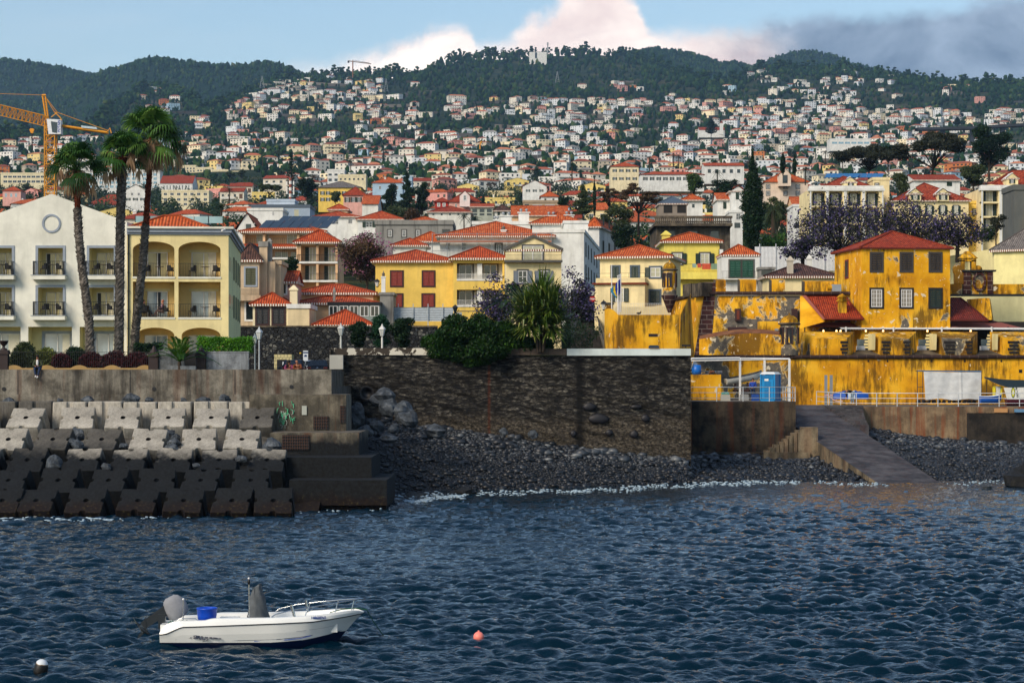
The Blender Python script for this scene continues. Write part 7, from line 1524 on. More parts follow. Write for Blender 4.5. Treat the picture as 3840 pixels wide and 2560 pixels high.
m=MB(); m.box(-.24,tw.w+.24,-.24,9.2,zt-.1,zt-.003,plain('#6a2c20',.8)); m.build('eave_board',tw.root)
DSH=plain('#2c2826',.7); TS=plain('#413e3b',.85)
for px in (3287,3399,3508):
    x,z=ft(px,982); s_=196/F; add_win(tw.root,'cl',x,z-33*s_,40*s_,64*s_,shut=DSH,sur=TS)
    x,z=ft(px,1117); add_win(tw.root,'cl' if px>3500 else 'pl',x,z-34*s_,42*s_,66*s_,shut=plain('#1c2c26',.6),sur=plain('#211f1f',.8),gl=glass('grimy sash glass','#8a8478',.2,.6),mun=3)
add_win(tw.root,'cl',0,ft(3232,995)[1]-.8,.8,1.4,y=4.8,rot=-PI/2,shut=plain('#3a3a2a',.7),sur=plain('#6a1c20',.7))
def tiled_slope(name,label,q,mat,root=None,verge=True):
    m=MB(); a,b2,c,e=[P(*p) for p in q]; uu=(b2-a).normalized(); n=(b2-a).cross(e-a).normalized(); uvface(m,[tuple(p) for p in (a,b2,c,e)],mat,a,uu,n.cross(uu) if n.cross(uu).z>0 else -n.cross(uu));
    for s_ in ((a,e),(b2,c),(a,b2),(e,c)): m.tube([s_[0],s_[1]],.1,mat,5)
    o=m.build(name,root);
    if not root: tag(o,label,'roof')
    return o
tiled_slope('lean_to_roof','red tiled lean-to roof sloping from the bastion to the tower house',[(3096,1196,195.5),(3238,1196,195.5),(3165,1108,200.),(3022,1110,200.)],OT)
tiled_slope('lean_to_roof','dark red tiled lean-to roof right of the tower house',[(3566,1200,196.5),(3706,1202,196.5),(3602,1118,202.),(3566,1118,202.)],tiles('#7c2c20','#96402c','#5a1e18',.19,.22,.3,name='dark flat red tiles'))
m=MB(); m.face([P3(3000,1232,196),P3(3096,1205,196),P3(3010,1108,199.9),P3(3000,1108,199.9)],FYC); m.face([P3(3085,1197,195.4),P3(3096,1197,195.4),P3(3022,1106,199.8),P3(3006,1106,199.8)],plain('#9a5648',.8)); tag(m.build('gable_wall'),'yellow sloping gable wall with a pink coping left of the lean-to roof','wall')
m=MB(); m.prism([(X(3690,200),199),(X(3712,200),199),(X(3735,203),204),(X(3610,203),204)],Z(1200,200),Z(1122,203),FYM,scale=.7); tag(m.build('buttress'),'mouldy ochre sloping buttress behind the dark lean-to roof','buttress')
r=thing('fort_chimney','small ochre fort chimney with a ringed cap on the lean-to roof','chimney',(X(3158,197),197,Z(1143,197))); m=MB(); m.box(-.35,.35,-.35,.35,-1,.3,FYC); m.build('shaft',r); m=MB(); m.lathe([(.55,.3),(.55,.38),(.42,.42),(.4,.62),(.5,.66),(.3,.85),(.1,.95),(.01,1.)],FYM,12); m.build('cap',r)
r=thing('ventilation_unit','grey ventilation box with a yellow round duct beside the tower house','ventilator',(X(3128,196),195.4,Z(1094,196))); m=MB(); m.box(-.3,.5,-.3,.3,0,.62,GAL); m.build('housing',r); m=MB(); m.M=Matrix.Translation((-.3,0,.34))@Matrix.Rotation(-PI/2,4,'Y'); m.lathe([(.2,0),(.24,.2),(.34,.42)],FYC,12); m.build('duct',r)
r=thing('terrace_awning','long terracotta awning with a white scalloped front over the fort terrace','awning',(0,0,0)); aw=plain('#8a4c40',.85); m=MB(); m.face([P3(3012,1222,197.2),P3(3830,1228,197.2),P3(3720,1200,201.),P3(3008,1200,201.)],aw); m.face([P3(3012,1222,197.2),P3(3012,1225,197.2),P3(3830,1231,197.2),P3(3830,1228,197.2)],aw); m.build('canopy',r)
m=MB(); wa=plain('#dcdcd6',.7); n=90; dd=195.6; x0,x1=X(3152,dd),X(4100,dd)
for i in range(n):
    a=x0+(x1-x0)*i/n; c=x0+(x1-x0)*(i+1)/n; z_=Z(1229+ (a-x0)*.02,dd); m.face([(a,dd,z_-.13),((a+c)/2,dd,z_-.18),(c,dd,z_-.13),(c,dd,z_),(a,dd,z_)],wa)
m.face([(x0,dd,Z(1229,dd)),(x1,dd,Z(1233,dd)),(x1,dd+1.6,Z(1233,dd)+.12),(x0,dd+1.6,Z(1229,dd)+.12)],wa); m.tube([(x0,dd-.03,Z(1230,dd)-.05),(x1,dd-.03,Z(1234,dd)-.05)],.05,WR,5); m.build('scalloped_valance',r)
for px in (3172,3350,3531,3718): m=MB(); m.box(X(px,dd)-.06,X(px,dd)+.06,dd-.12,dd-.0,Z(1244,dd),Z(1225,dd),WFRAME); m.build('bracket',r)
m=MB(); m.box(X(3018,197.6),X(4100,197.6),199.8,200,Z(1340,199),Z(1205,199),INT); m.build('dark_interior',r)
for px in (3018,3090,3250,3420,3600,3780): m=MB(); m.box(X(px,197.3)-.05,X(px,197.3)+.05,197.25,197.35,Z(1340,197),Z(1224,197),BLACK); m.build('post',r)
LMP=bpy.data.materials.new('warm lamp'); LMP.use_nodes=True; LMP.node_tree.nodes['Principled BSDF'].inputs['Emission Color'].default_value=(1,.45,.08,1); LMP.node_tree.nodes['Principled BSDF'].inputs['Emission Strength'].default_value=2.0
for i,px in enumerate((3088,3137,3247,3312,3478,3640,3152)):
    m=MB(); m.blob((0,0,0),(.09,.09,.11),LMP,i,0,8,6); m.tube([(0,0,.1),(0,0,.3)],.01,BLACK,4); tag(m.build('hanging_lamp',None,P(px,1241,194.6)),f"small glowing orange lamp under the awning, {ORD[i].strip() or 'first'} along the terrace" if i<6 else 'small glowing orange lamp at the awning start','lamp','warm lamps under the terrace awning')
bg_=thing('bell_gable','dark stone framed niche with an oval ring and a small ochre bell shrine','monument',(0,0,0)); d=206.; m=MB()
for a,c in ((3614,3640),(3704,3724)): m.box(X(a,d),X(c,d),d,d+.8,Z(1105,d),Z(1018,d),QN)
m.box(X(3608,d),X(3735,d),d-.15,d+.9,Z(1018,d),Z(1012,d),BLACK); m.build('stone_frame',bg_); m=MB(); m.box(X(3640,d),X(3704,d),d+.2,d+.7,Z(1105,d),Z(1018,d),FYG); m.build('niche_panel',bg_)
m=MB(); c_=P(3672,1056,d+.15); n=28
for k in range(n):
    a0,a1=2*PI*k/n,2*PI*(k+1)/n; f=lambda r_,a,y_:(c_.x+r_*.66*math.cos(a),c_.y+y_,c_.z+r_*math.sin(a)); m.face([f(.68,a0,-.12),f(.92,a0,-.12),f(.92,a1,-.12),f(.68,a1,-.12)],QN); m.face([f(.68,a1,-.12),f(.68,a1,.1),f(.68,a0,.1),f(.68,a0,-.12)],QN); m.face([f(.92,a0,-.12),f(.92,a0,.1),f(.92,a1,.1),f(.92,a1,-.12)],QN)
m.build('oval_ring',bg_)
m=MB();
for a,c in ((3603,3619),(3645,3662)): m.box(X(a,d),X(c,d),d+.1,d+.9,Z(1012,d),Z(975,d),FYM)
m.box(X(3603,d),X(3662,d),d+.1,d+.9,Z(980,d),Z(968,d),FYM); m.prism([(X(3597,d),d),(X(3668,d),d),(X(3668,d),d+1),(X(3597,d),d+1)],Z(968,d),Z(941,d),FYM,top=FYM,scale=.25); m.blob((X(3596,d),d+.5,Z(1012,d)),(.5,.4,.62),FYM,3,.05); m.blob((X(3670,d),d+.5,Z(1008,d)),(.45,.35,.35),FYM,4,.05); m.box(X(3583,d),X(3614,d),d+.1,d+.9,Z(1065,d),Z(1012,d),FYM); m.build('bell_shrine',bg_)
m=MB(); m.box(X(3563,d),X(3608,d),d+.1,d+.8,Z(1102,d),Z(1064,d),FYM); m.box(X(3724,d),X(4100,d),d+.1,d+.8,Z(1102,d),Z(1065,d),FYM); m.box(X(3563,d),X(4100,d),d,d+.9,Z(1110,d),Z(1102,d),BLACK); m.build('parapet',bg_)
# ---------------------------------------------------------------- trees and planting
def T(label,px,pyB,pyT,wpx,d,kind,mat,n,ls,seed,gap=.2,cat='tree',name='tree',**k):
    s_=d/F; h=(pyB-pyT)*s_; return tree(name,label,h,wpx*s_/2,mat,seed,n,ls,kind,P(px,pyB,d),gap=gap,cat=cat,**k)
o=T('dark tree full of small pink blossoms beside the loggia hotel',1375,1075,880,235,240,'round',LBR,9000,.22,3,.1,th=.12,name='blossom_tree')
C,cl=crown_pts([(0,0,3.6,3.3,2.6,2.6)],1300,8,.25,.3,1.); leaves('blossom',C,.2,LPK,o,4,.7,cl)
T('dark green shrubby tree left of the pink blossom tree',1092,1075,965,85,228,'round',LD,3500,.2,5,.1,th=.1)
T('olive grey bush left of the grey mansion, behind the white villa',1300,1000,930,70,300,'round',LO,1500,.25,15,.1,th=.1)
for i,(px,w_,t_) in enumerate(((1345,100,1205),(1425,130,1188),(1510,110,1192))): T(f"dark oleander bush on the parapet, {['left','middle','right'][i]} one",px,1307,t_,w_,153.5,'round',LD if i!=1 else leafmat('oleander leaves','#14301c','#1f4a2c','#3c6a48'),7000,.13,20+i,.05,cat='shrub',name='oleander',th=.05,trunk=False)
s_=149/F; bx=lambda px:(px-1830)*s_; bz=lambda py:(1300-py)*s_
bl=[]
r_=random.Random(4)
for px,py,rx_,rz_ in ((1650,1290,65,55),(1710,1245,75,60),(1740,1320,70,45),(1800,1235,80,55),(1820,1300,85,70),(1880,1260,80,60),(1930,1295,80,45),(1985,1298,70,35),(2040,1290,42,30),(1885,1240,50,35),(1610,1285,32,28),(1770,1355,45,20)):
    bl.append((bx(px),r_.uniform(-.4,1.2),bz(py),rx_*s_,rx_*s_*.85,rz_*s_))
C,cl=crown_pts(bl,60000,9,.3,.05,2.);
big=thing('overhanging_bush','huge dense dark green bush spilling over the stone wall parapet','bush',P(1830,1300,150.0)); leaves('foliage',C,.19,LBUSH,big,2,.5,cl,.6)
m=MB(); limbs(m,(0,1.3,-.3),[b_[:3] for b_ in bl],.09,BARKD); m.build('stems',big)
r=random.Random(12); root=thing('spiky_plant','large spiky plant with long sword leaves striped yellow green above the parapet','plant',P(2028,1308,149.5)); m=MB(); s_=151/F; SPK=leafmat('sword leaves','#22380f','#4c6620','#a8a858',.4,.15)
heads=[((2020-2028)*s_,.0,(1312-1178)*s_),((1985-2028)*s_,.2,(1312-1165)*s_),((2062-2028)*s_,-.1,(1312-1160)*s_),((2030-2028)*s_,.3,(1312-1125)*s_),((1985-2028)*s_,.0,(1312-1222)*s_),((2068-2028)*s_,.1,(1312-1225)*s_)]
for q in heads: m.tube([(q[0]*.25,q[1],-.2),(q[0]*.4,q[1],q[2]*.5),q],[.1,.08,.06],BARK,6)
m.build('stem',root)
VV=[];QQ=[];va=[]
for i in range(1500):
    q=Vector(heads[i%6]); a=r.uniform(0,2*PI); e=math.asin(r.uniform(-.65,.99)); dv=Vector((math.cos(a)*math.cos(e),math.sin(a)*math.cos(e),math.sin(e))); L_=r.uniform(1.5,2.7)*(1. if e>-.2 else .8); side=dv.cross(Vector((0,0,1))).normalized(); w_=.07; bend=L_*.02+max(0,(1-e))*L_*.05*r.random(); pts=[q+dv*L_*k+Vector((0,0,-bend*k*k*1.5)) for k in (0,.35,.7,1)]; ws=[w_*.6,w_,w_*.8,.003]
    if r.random()<.12: pts[3]=pts[2]+Vector((dv.x*.2,dv.y*.2,-L_*.25))
    for j in range(3):
        b0=len(VV); VV+=[pts[j]-side*ws[j],pts[j]+side*ws[j],pts[j+1]+side*ws[j+1],pts[j+1]-side*ws[j+1]]; QQ.append((b0,b0+1,b0+2,b0+3)); v=r.random(); va+=[v*.6,min(1,v*.6+.45),min(1,v*.6+.45),v*.6]
npmesh('leaves',np.array([tuple(v) for v in VV]),np.array(QQ),SPK,var=va,parent=root)
feather_palm('palm_tree','dark feathery palm behind the spiky plant',P(1945,1290,156),(1290-1140)*156/F,2.9,26,9,LD,-.1,1.4,.9,.2,.55)
C,cl=crown_pts([(0,0,0,2.8,2,1.8)],5000,3,.4,.1,1.2); o=leaves('shrub',C,.14,LD,None,6,.5,cl,loc=P(2110,1262,155)); tag(o,'dark shrub mass between the spiky plant and the stair street','shrub')
def jac(label,px,pyB,pyT,wpx,d,seed,nb,nl,blos=.6,spread=1.):
    s_=d/F; h=(pyB-pyT)*s_; rx=wpx*s_/2; r=random.Random(seed); root=thing('jacaranda_tree',label,'tree',P(px,pyB,d)); m=MB(); tips=[];
    for i in range(nb):
        a=r.uniform(0,2*PI); q=math.sqrt(r.random()); tips.append((math.cos(a)*rx*q,math.sin(a)*rx*q*.7,h*(.55+.45*r.random()*(1-.45*q*q)) if spread==1 else h*(.25+.75*r.random()*(1-.5*q*q))))
    m.tube([(0,0,-1),(0,0,h*.2)],[.24,.2],BARKD,8); limbs(m,(0,0,h*.18),tips,.075,BARKD,seed,.2)
    for t_ in tips:
        for k in range(9):
            e=Vector(t_)+Vector((r.uniform(-1,1),r.uniform(-1,1),r.uniform(-.6,.7)))*rx*.22; m.tube([t_,(Vector(t_)+e)/2+Vector((0,0,.1)),e],[.03,.02,.008],BARKD,3)
    m.build('branches',root)
    rr=np.random.RandomState(seed); B_=np.array(tips)[rr.choice(len(tips),nl)]; C=B_+rr.randn(nl,3)*np.array([rx*.19,rx*.19,rx*.13]); k=int(nl*blos*.6)
    leaves('blossom',C[:k],.17*d/165,LP,root,seed,.8); leaves('leaves',C[k:nl],.19*d/165,LJ,root,seed+1,.5); return root
jac('purple flowering jacaranda spreading behind the spiky plant, left half',1880,1250,1025,190,162,4,34,3800,.75,0); jac('purple flowering jacaranda hanging over the stair street',2130,1245,1015,170,166,5,34,4000,.8,0)
jac('large bare branched jacaranda with purple bloom in front of the arcaded hotel',3150,985,745,330,250,6,60,6000,.6,0); jac('wide bare branched jacaranda with purple bloom behind the fort tower house',3400,960,750,330,247,7,64,6000,.55,0); jac('smaller jacaranda reaching right of the tower house roof',3590,950,800,200,243,8,34,3200,.5,0); jac('low jacaranda branch with bloom above the purple brown roof',3010,990,880,130,246,9,26,2600,.6,0)
T('giant dark cypress standing in front of the white fence',2822,935,556,104,268,'col',LD,26000,.24,6,.0,th=.05,name='cypress_tree')
T('slim cypress left of the arcaded hotel near the pink villa',2936,650,568,30,520,'col',LD,2200,.4,7,0,th=.05,name='cypress_tree'); T('shorter slim cypress right of the arched gable villa',2980,650,580,20,520,'col',LD,1500,.4,8,0,th=.05,name='cypress_tree')
T('slim cypress beside the olive green conifer in the middle',2229,800,660,16,430,'col',LD,2200,.3,9,0,th=.05,name='cypress_tree'); T('olive green ragged conifer left of the slim cypress',2185,815,690,84,425,'cone',LO,6500,.3,10,0,th=.05,name='conifer_tree'); T('dark round topped bush left of the olive conifer',2110,795,735,42,440,'round',LD,2200,.3,11,0,th=.05)
T('tallest of the dark conifers beside the pale blue house',1525,815,640,75,560,'cone',LD,7000,.45,12,0,th=.05,name='conifer_tree'); T('broad dark conifer left of the tallest one',1465,820,690,80,565,'round',LD,6500,.45,13,.05,th=.1); T('dark dense conifer right of the tallest one',1582,822,680,72,562,'round',LD,6000,.45,14,.05,th=.1); T('small dark tree at the foot of the conifer clump',1432,830,760,40,555,'col',LD,2500,.4,16,0,th=.1)
T('dark green mass of trees in front of the conifers above the grey mansion',1510,840,778,150,520,'round',LO,5000,.4,17,.05,th=.05);
def norfolk(label,px,pyB,pyT,wpx,d,seed):
    s_=d/F; h=(pyB-pyT)*s_; rx=wpx*s_/2; root=thing('island_pine',label,'tree',P(px,pyB,d)); m=MB(); m.tube([(0,0,-2),(0,0,h)],[h*.018,.05],BARKD,6); m.build('trunk',root); C=[]; r=random.Random(seed)
    for k in range(17):
        z=h*(.14+.84*k/17); w_=rx*(1-(k/17.)**1.3)*(.8+.4*r.random())+.3
        for j in range(6):
            a=j*PI/3+k*.5
            for q in range(26): t_=q/26; C.append((math.cos(a)*w_*t_+r.gauss(0,.12),math.sin(a)*w_*t_+r.gauss(0,.12),z+.25*w_*t_*t_+r.gauss(0,.15)))
    leaves('crown',np.array(C),.5*d/900+.15,LD,root,seed,.5); return root
norfolk('tall layered island pine beside the phone mast',1092,775,562,42,800,3); norfolk('layered island pine in front of the white chapel',2667,510,440,44,2000,4); norfolk('small island pine left of the tall palms top',3590,470,440,30,2200,6)
T('large round dark tree right of the phone mast',1152,745,668,95,700,'round',LD,4500,.6,18,.05,th=.08); T('spreading olive tree left of the phone mast',1010,745,690,90,690,'umb',LO,3500,.55,19,.1,th=.3); T('round tree in the garden of the yellow villa',1258,760,718,52,610,'round',LO,2500,.4,20,.05,th=.08); T('dark round bush behind the grey mansion roof',1545,838,792,110,420,'round',LBR,3000,.4,21,.1,th=.05)
T('brown leaved spreading tree in the middle behind the stone mansion',2395,870,690,150,360,'umb',LBR,6500,.26,22,.2,th=.42,bark=BARKD); T('thin brown spreading tree right of the slim cypress',2285,830,702,85,380,'umb',LBR,2600,.26,23,.25,th=.45,bark=BARKD); T('soft green tree in front of the brown spreading trees',2335,880,770,140,345,'round',LO,6000,.26,24,.1,th=.08); T('dark evergreen mass left of the stone mansion',2340,930,840,130,320,'round',LD,6000,.26,25,.05,th=.05); T('green tree hugging the stone mansion wall',2260,900,800,80,350,'round',LO,3500,.26,26,.05,th=.05)
T('round green tree left of the giant cypress',2600,745,652,95,470,'round',leafmat('mid green leaves','#22381a','#3f5a26','#6e8038'),5500,.32,27,.12,th=.2); T('dark crowned tree just behind the giant cypress',2715,765,655,120,460,'round',LD,6500,.32,28,.1,th=.2)
T('leafy tree with yellowish crown right of the giant cypress',2915,905,720,120,285,'round',LO,7500,.22,29,.25,th=.25); T('green shrubs at the foot of the giant cypress',2900,930,890,150,270,'round',leafmat('garden green','#24401a','#3c6422','#6c8c34'),3500,.22,30,.05,th=.02,cat='shrub',name='shrub',trunk=False)
feather_palm('palm_tree','shaggy palm with hanging dead fronds right of the giant cypress',P(2900,920,280),(920-790)*280/F,2.4,22,3,LO,-.9,1.2,1.2,.3,.5)
T('spreading dark tree left of the massive dark tree',3260,690,545,250,455,'umb',LJ,14000,.4,31,.2,th=.38,bark=BARKD); T('wide spreading tree with visible limbs above the mansion',3500,700,500,270,445,'umb',LJ,16000,.4,32,.2,th=.38,bark=BARKD); T('massive dark green tree at the upper right',3710,670,468,180,470,'round',LD,14000,.4,33,.15,th=.2); T('dense dark tree between the two spreading trees',3330,640,540,100,470,'umb',LD,5000,.4,34,.1,th=.35); T('round olive tree under the massive dark tree',3650,715,612,110,430,'round',LO,6500,.35,35,.08,th=.15); T('leafy tree behind the solar panels of the arcaded hotel',3380,740,650,90,400,'round',LO,4000,.3,36,.08,th=.15)
T('small thin tree in front of the right edge hotel',3735,905,800,95,240,'round',LJ,1800,.18,37,.4,th=.3); T('dark green bushes under the right edge hotel',3700,900,860,110,250,'round',LD,3000,.2,38,.05,th=.02,trunk=False,cat='shrub',name='shrub')
def spalm(label,px,pyB,pyT,wpx,d,seed): s_=d/F; h=(pyB-pyT)*s_*.72; return feather_palm('palm_tree',label,P(px,pyB,d),h,wpx*s_/2*1.15,20,seed,LD,-.5,1.35,1.0,.05*wpx*s_,.22*wpx*s_*.5,nl=16)
for i,(px,b_,t_,w_,d,l) in enumerate(((1740,880,790,50,400,'palm with dark crown left of the glassy green house'),(1780,900,800,70,360,'bigger palm in front of the faded wide roof'),(2145,680,600,46,620,'palm on the slope in the middle, left of the flats'),(2435,640,580,40,800,'palm among white houses above the stepped flats'),(2525,625,570,40,820,'left one of two palms near the white curved building'),(2545,630,572,40,815,'right one of two palms near the white curved building'),(2690,700,630,50,560,'palm left of the giant cypress top'),(3020,690,620,44,520,'tall thin palm right of the arched gable villa'),(3095,610,560,36,800,'small palm near the blue glass house'),(860,760,700,50,600,'palm with bushy head left of the blue grey flats'),(830,800,770,70,300,'low palm crown peeking over the cream hotel roof'),(1315,640,590,34,900,'palm in the centre left above the red roofs'),(985,620,560,30,1000,'palm beside the bridge on the left slope'),(3160,640,590,34,700,'palm behind the cubist house'))): spalm(l,px,b_,t_,w_,d,i)
prot=[('dark round tree',tree('tree','x',8,3.6,LD,60,900,.8,'round',gap=.1,th=.15)),('olive green tree',tree('tree','x',7,3.4,LO,61,900,.8,'round',gap=.15,th=.15)),('slim cypress',tree('tree','x',11,1.3,LD,62,700,.6,'col',gap=0,th=.05)),('brownish spreading tree',tree('tree','x',8,4.5,LBR,63,700,.7,'umb',gap=.2,th=.4)),('bright green tree',tree('tree','x',6.5,3.2,leafmat('fresh leaves','#2a4618','#4c6e26','#86983c'),64,800,.7,'round',gap=.1,th=.1))]
rs=random.Random(31); k_=0; tl=[]
while k_<95:
    px=rs.uniform(0,3840); py=rs.uniform(600,880); d=dpy(py);
    if any(a-20<px<c+20 and b2-10<py<e+12 and d<q_+30 for a,c,b2,e,q_ in TAKEN): continue
    if py>780 and px<900: continue
    nm_,p_=prot[rs.choice([0,0,1,1,2,3,4])]; s_=rs.uniform(.7,1.25); tl.append((px,py,nm_,dup(p_,(X(px,d),d*.985,terr(px,d)-.5),rs.uniform(0,6),None,'garden trees among the hillside houses',s_))); k_+=1
for px,py,nm_,c in sorted(tl,key=lambda q:min((q[0]-l[0])**2+((q[1]-l[1])*1.6)**2 for l in LAND)): kk,n=hlabel(nm_,px,py); c['label']=mk_label(kk,n)
for _,p_ in prot:
    for q in kids(p_): bpy.data.objects.remove(q)
    bpy.data.objects.remove(p_)
m=MB(); d=1900; DKC=plain('#2c3034',.8)
pts=[P(3440,478,d),P(3640,474,d),P(3840,462,d),P(4100,455,d)]; m.grid([[(p.x,p.y,p.z),(p.x,p.y,p.z-2.2),(p.x,p.y+12,p.z-2.2),(p.x,p.y+12,p.z)] for p in pts],DKC,False,True)
for px in (3540,3650,3765,3900): m.box(X(px,d)-1.5,X(px,d)+1.5,d+3,d+9,Z(540,d),Z(474,d),DKC)
tag(m.build('viaduct'),'dark motorway viaduct crossing the hillside at the right','bridge')
# ---------------------------------------------------------------- stair street
m=MB(); n=26; STEP=concrete('dark basalt steps','#201e1c','#3a3632',.4)
for k in range(n):
    d=181+k*2.; z_=Z(1312,181)+(Z(1188,233)-Z(1312,181))*k/n; a=X(2140+34*k/n,d); c=X(2262-36*k/n,d); m.box(a,c,d,d+2.02,z_-2,z_,STEP)
o=m.build('stair_street'); tag(o,None,None,None,'structure')
m=MB();
m.face([tuple(P(2228,1192,236)),tuple(P(2266,1316,182)),tuple(P(2266,1250,182)),tuple(P(2228,1150,236))],plaster('#6e675a',.5)); tag(m.build('stair_parapet'),'sloping wall along the right side of the stair street','wall')
m=MB(); m.tube([P(2262,1270,184),P(2225,1140,232)],.04,BLACK,5); tag(m.build('handrail'),'black handrail climbing beside the cream house','handrail')
m=MB(); m.box(X(2150,240),X(2232,240),240,240.4,Z(1250,240),Z(1100,240),plain('#15161a',.9)); m.box(X(2140,239),X(2172,239),239,239.4,Z(1300,239),Z(1085,239),plaster('#3c4450',.3)); tag(m.build('street_end_wall'),'wall with shade in its dark colour at the head of the stair street','wall')  # near-black boxes: the shade of the street head is put into their colour
r=thing('shop_sign','white sign with the letters RIM hanging across the stair street','sign',P(2195,1091,236)); m=MB(); m.box(-.78,.72,-.05,.05,-.27,.27,plain('#dfe3ea',.5)); m.build('panel',r); text('lettering','RIM',.36,plain('#152a55',.5),r,Matrix.Translation((.2,-.06,0.03))@RX90,.005,.02,sx=1.3); m=MB()
for k in range(3): m.box(-.70,-.42,-.058,-.052,-.12+.1*k,-.06+.1*k,plain('#b8402a',.5))
m.build('red_bars',r)
r=thing('stop_sign','round red stop sign under the wall lantern at the stair street','sign',P(2221,1121,208)); m=MB(); m.M=Matrix.Rotation(PI/2,4,'X'); m.lathe([(.01,.02),(.32,.02),(.32,-.02),(.01,-.02)],plain('#b01818',.4),8,a0=PI/8,smooth=False); m.build('panel',r); text('lettering','STOP',.2,plain('#e8e4e0',.5),r,Matrix.Translation((0,-.03,0))@RX90,.004,.01); m=MB(); m.tube([(0,.05,-2.),(0,.05,.2)],.025,GAL,5); m.build('post',r)
def wall_lamp(label,px,py,d,s_=1.,double=False):
    r=thing('wall_lantern',label,'lantern',P(px,py,d),0,'black wall lanterns'); m=MB(); m.tube([(.35,.1,.0),(.1,0,-.35),(0,0,-.35)],.03,BLACK,5); m.build('bracket',r)
    for k in range(2 if double else 1):
        q=-.55*k*1.6; m=MB(); m.lathe([(.08*s_,q-.3),(.2*s_,q+.15)],GLS if k==0 and not double else GL_D,6,smooth=False); m.build('lantern_glass',r); m=MB(); m.lathe([(.26*s_,q+.15),(.15*s_,q+.32),(.05,q+.4),(.01,q+.5)],BLACK,6,smooth=False); m.lathe([(.1*s_,q-.3),(.06,q-.38),(.01,q-.42)],BLACK,6); m.build('lantern_cap',r)
wall_lamp('black wall lantern on the corner of the cream house',2222,1095,207,1.3); wall_lamp('black lantern low on the ochre gate pillar',2264,1146,181,1.15); wall_lamp('black lantern beside the chimney of the long yellow house',1414,1062,219,1.2); wall_lamp('double black lantern below the yellow loggia house',1707,1160,205,1.2,True)
m=MB(); m.box(-.28,.28,-.1,.1,-.2,.2,GAL); tag(m.build('floodlight',None,P(1721,1179,205)),'small grey floodlight beside the double lantern','floodlight')
def flag(label,px,pyT,pyB,d,stripes=None,pyf=(1060,1105),w_=.45):
    base=P(px,pyB,d); r=thing('flagpole',label,'flagpole',base,0,'white flagpoles by the fort outwork'); h=(pyB-pyT)*d/F; m=MB(); m.tube([(0,0,0),(0,0,h)],[.06,.035],WFRAME,7); m.blob((0,0,h+.05),(.06,.06,.06),WFRAME,1,0,6,4); m.build('pole',r)
    if stripes:
        z1=(pyB-pyf[0])*d/F; z0=(pyB-pyf[1])*d/F; ns=len(stripes); m=MB()
        for j,c in enumerate(stripes):
            rows=[]
            for k in range(9):
                z=z1+(z0-z1)*k/8; a0=j/ns; a1=(j+1)/ns; rows.append([(-.04-w_*(a0+(a1-a0)*q)*(.7+.5*math.sin(k*.5)),.06*math.sin(k*1.1+q*3+j),z-.25*(a0+(a1-a0)*q)) for q in (0,.5,1)])
            m.grid(rows,c)
        m.build('flag',r)
FB,FYl,FR=plain('#12309a',.8),plain('#d8b810',.8),plain('#a81420',.8)
flag('tall bare white flagpole left of the flags',2294,998,1185,179); flag('white flagpole with a blue and yellow flag hanging limp',2317,1037,1176,178,[FB,FYl,plain('#2878a0',.8)]); flag('white flagpole with a limp red flag',2322,1035,1172,178.6,[FR,plain('#1c6a3a',.8)],(1070,1108)); flag('white flagpole with a limp dark blue flag',2328,1032,1170,178.2,[FB,FB],(1045,1098),.38)
m=MB(); m.blob((0,0,.12),(.09,.2,.09),BLACK,2,.1,8,6); m.blob((0,-.18,.24),(.05,.06,.05),BLACK,3,.05,6,5); m.tube([(0,0,0),(0,0,.1)],.01,BLACK,3); o=m.build('pigeon',None,P(2395,1180,176.5),1.2); tag(o,'dark pigeon perched on the ochre outwork wall','bird')
m=MB(); m.tube([(0,0,0),(.0,0,.12)],.03,BLACK,5); m.box(-.28,.3,-.15,.15,.12,.24,BLACK); o=m.build('floodlight',None,P(2572,1305,149.8)); tag(o,'black floodlight tilted on the end of the whitewashed parapet','floodlight')
m=MB(); m.box(-.35,.35,-.2,.2,-.05,.1,plain('#243444',.6)); m.box(-.3,.3,-.12,.15,.1,.16,plain('#2c3c4c',.6)); o=m.build('floodlight',None,P(2452,1303,149.9)); tag(o,'low dark lamp lying on the parapet in front of the outwork wall','floodlight')
# ---------------------------------------------------------------- things on the quay
r=thing('portable_toilet','bright blue portable toilet with a white roof behind the railing','toilet',(X(2889,167.5),167.5,ZP)); BL_=plain('#0d6fa8',.35,0,.5,.08); BL2=plain('#1484c0',.35,0,.5,.08); w_,h_,dp=1.12,2.0,1.1
r.rotation_euler.z=R(-28)
m=MB(); m.box(-w_/2,w_/2,-dp/2,dp/2,.08,h_,BL_);
for sx_ in (-1,1):
    for sy in (-1,1): m.box(sx_*w_/2-.05,sx_*w_/2+.05,sy*dp/2-.05,sy*dp/2+.05,.0,h_+.03,BL2)
m.box(-w_/2-.05,w_/2+.05,-dp/2-.05,dp/2+.05,0,.1,BL2)
for k in range(4): m.box(-.35,.35,-dp/2-.02,-dp/2-.003,h_-.15-.06*k,h_-.12-.06*k,BL2)
for k in range(4): m.box(w_/2+.003,w_/2+.02,-.3,.3,h_-.15-.06*k,h_-.12-.06*k,BL2) if False else m.box(-w_/2-.02,-w_/2-.003,-.3,.3,h_-.15-.06*k,h_-.12-.06*k,BL2)
m.build('cabin',r); m=MB(); m.box(-w_/2+.1,w_/2-.1,-dp/2-.03,-dp/2-.003,.14,h_-.38,BL2); m.box(-.25,.25,-dp/2-.045,-dp/2-.031,.3,.9,BL_); m.box(-.25,.25,-dp/2-.045,-dp/2-.031,1.0,1.5,BL_); m.build('door',r)
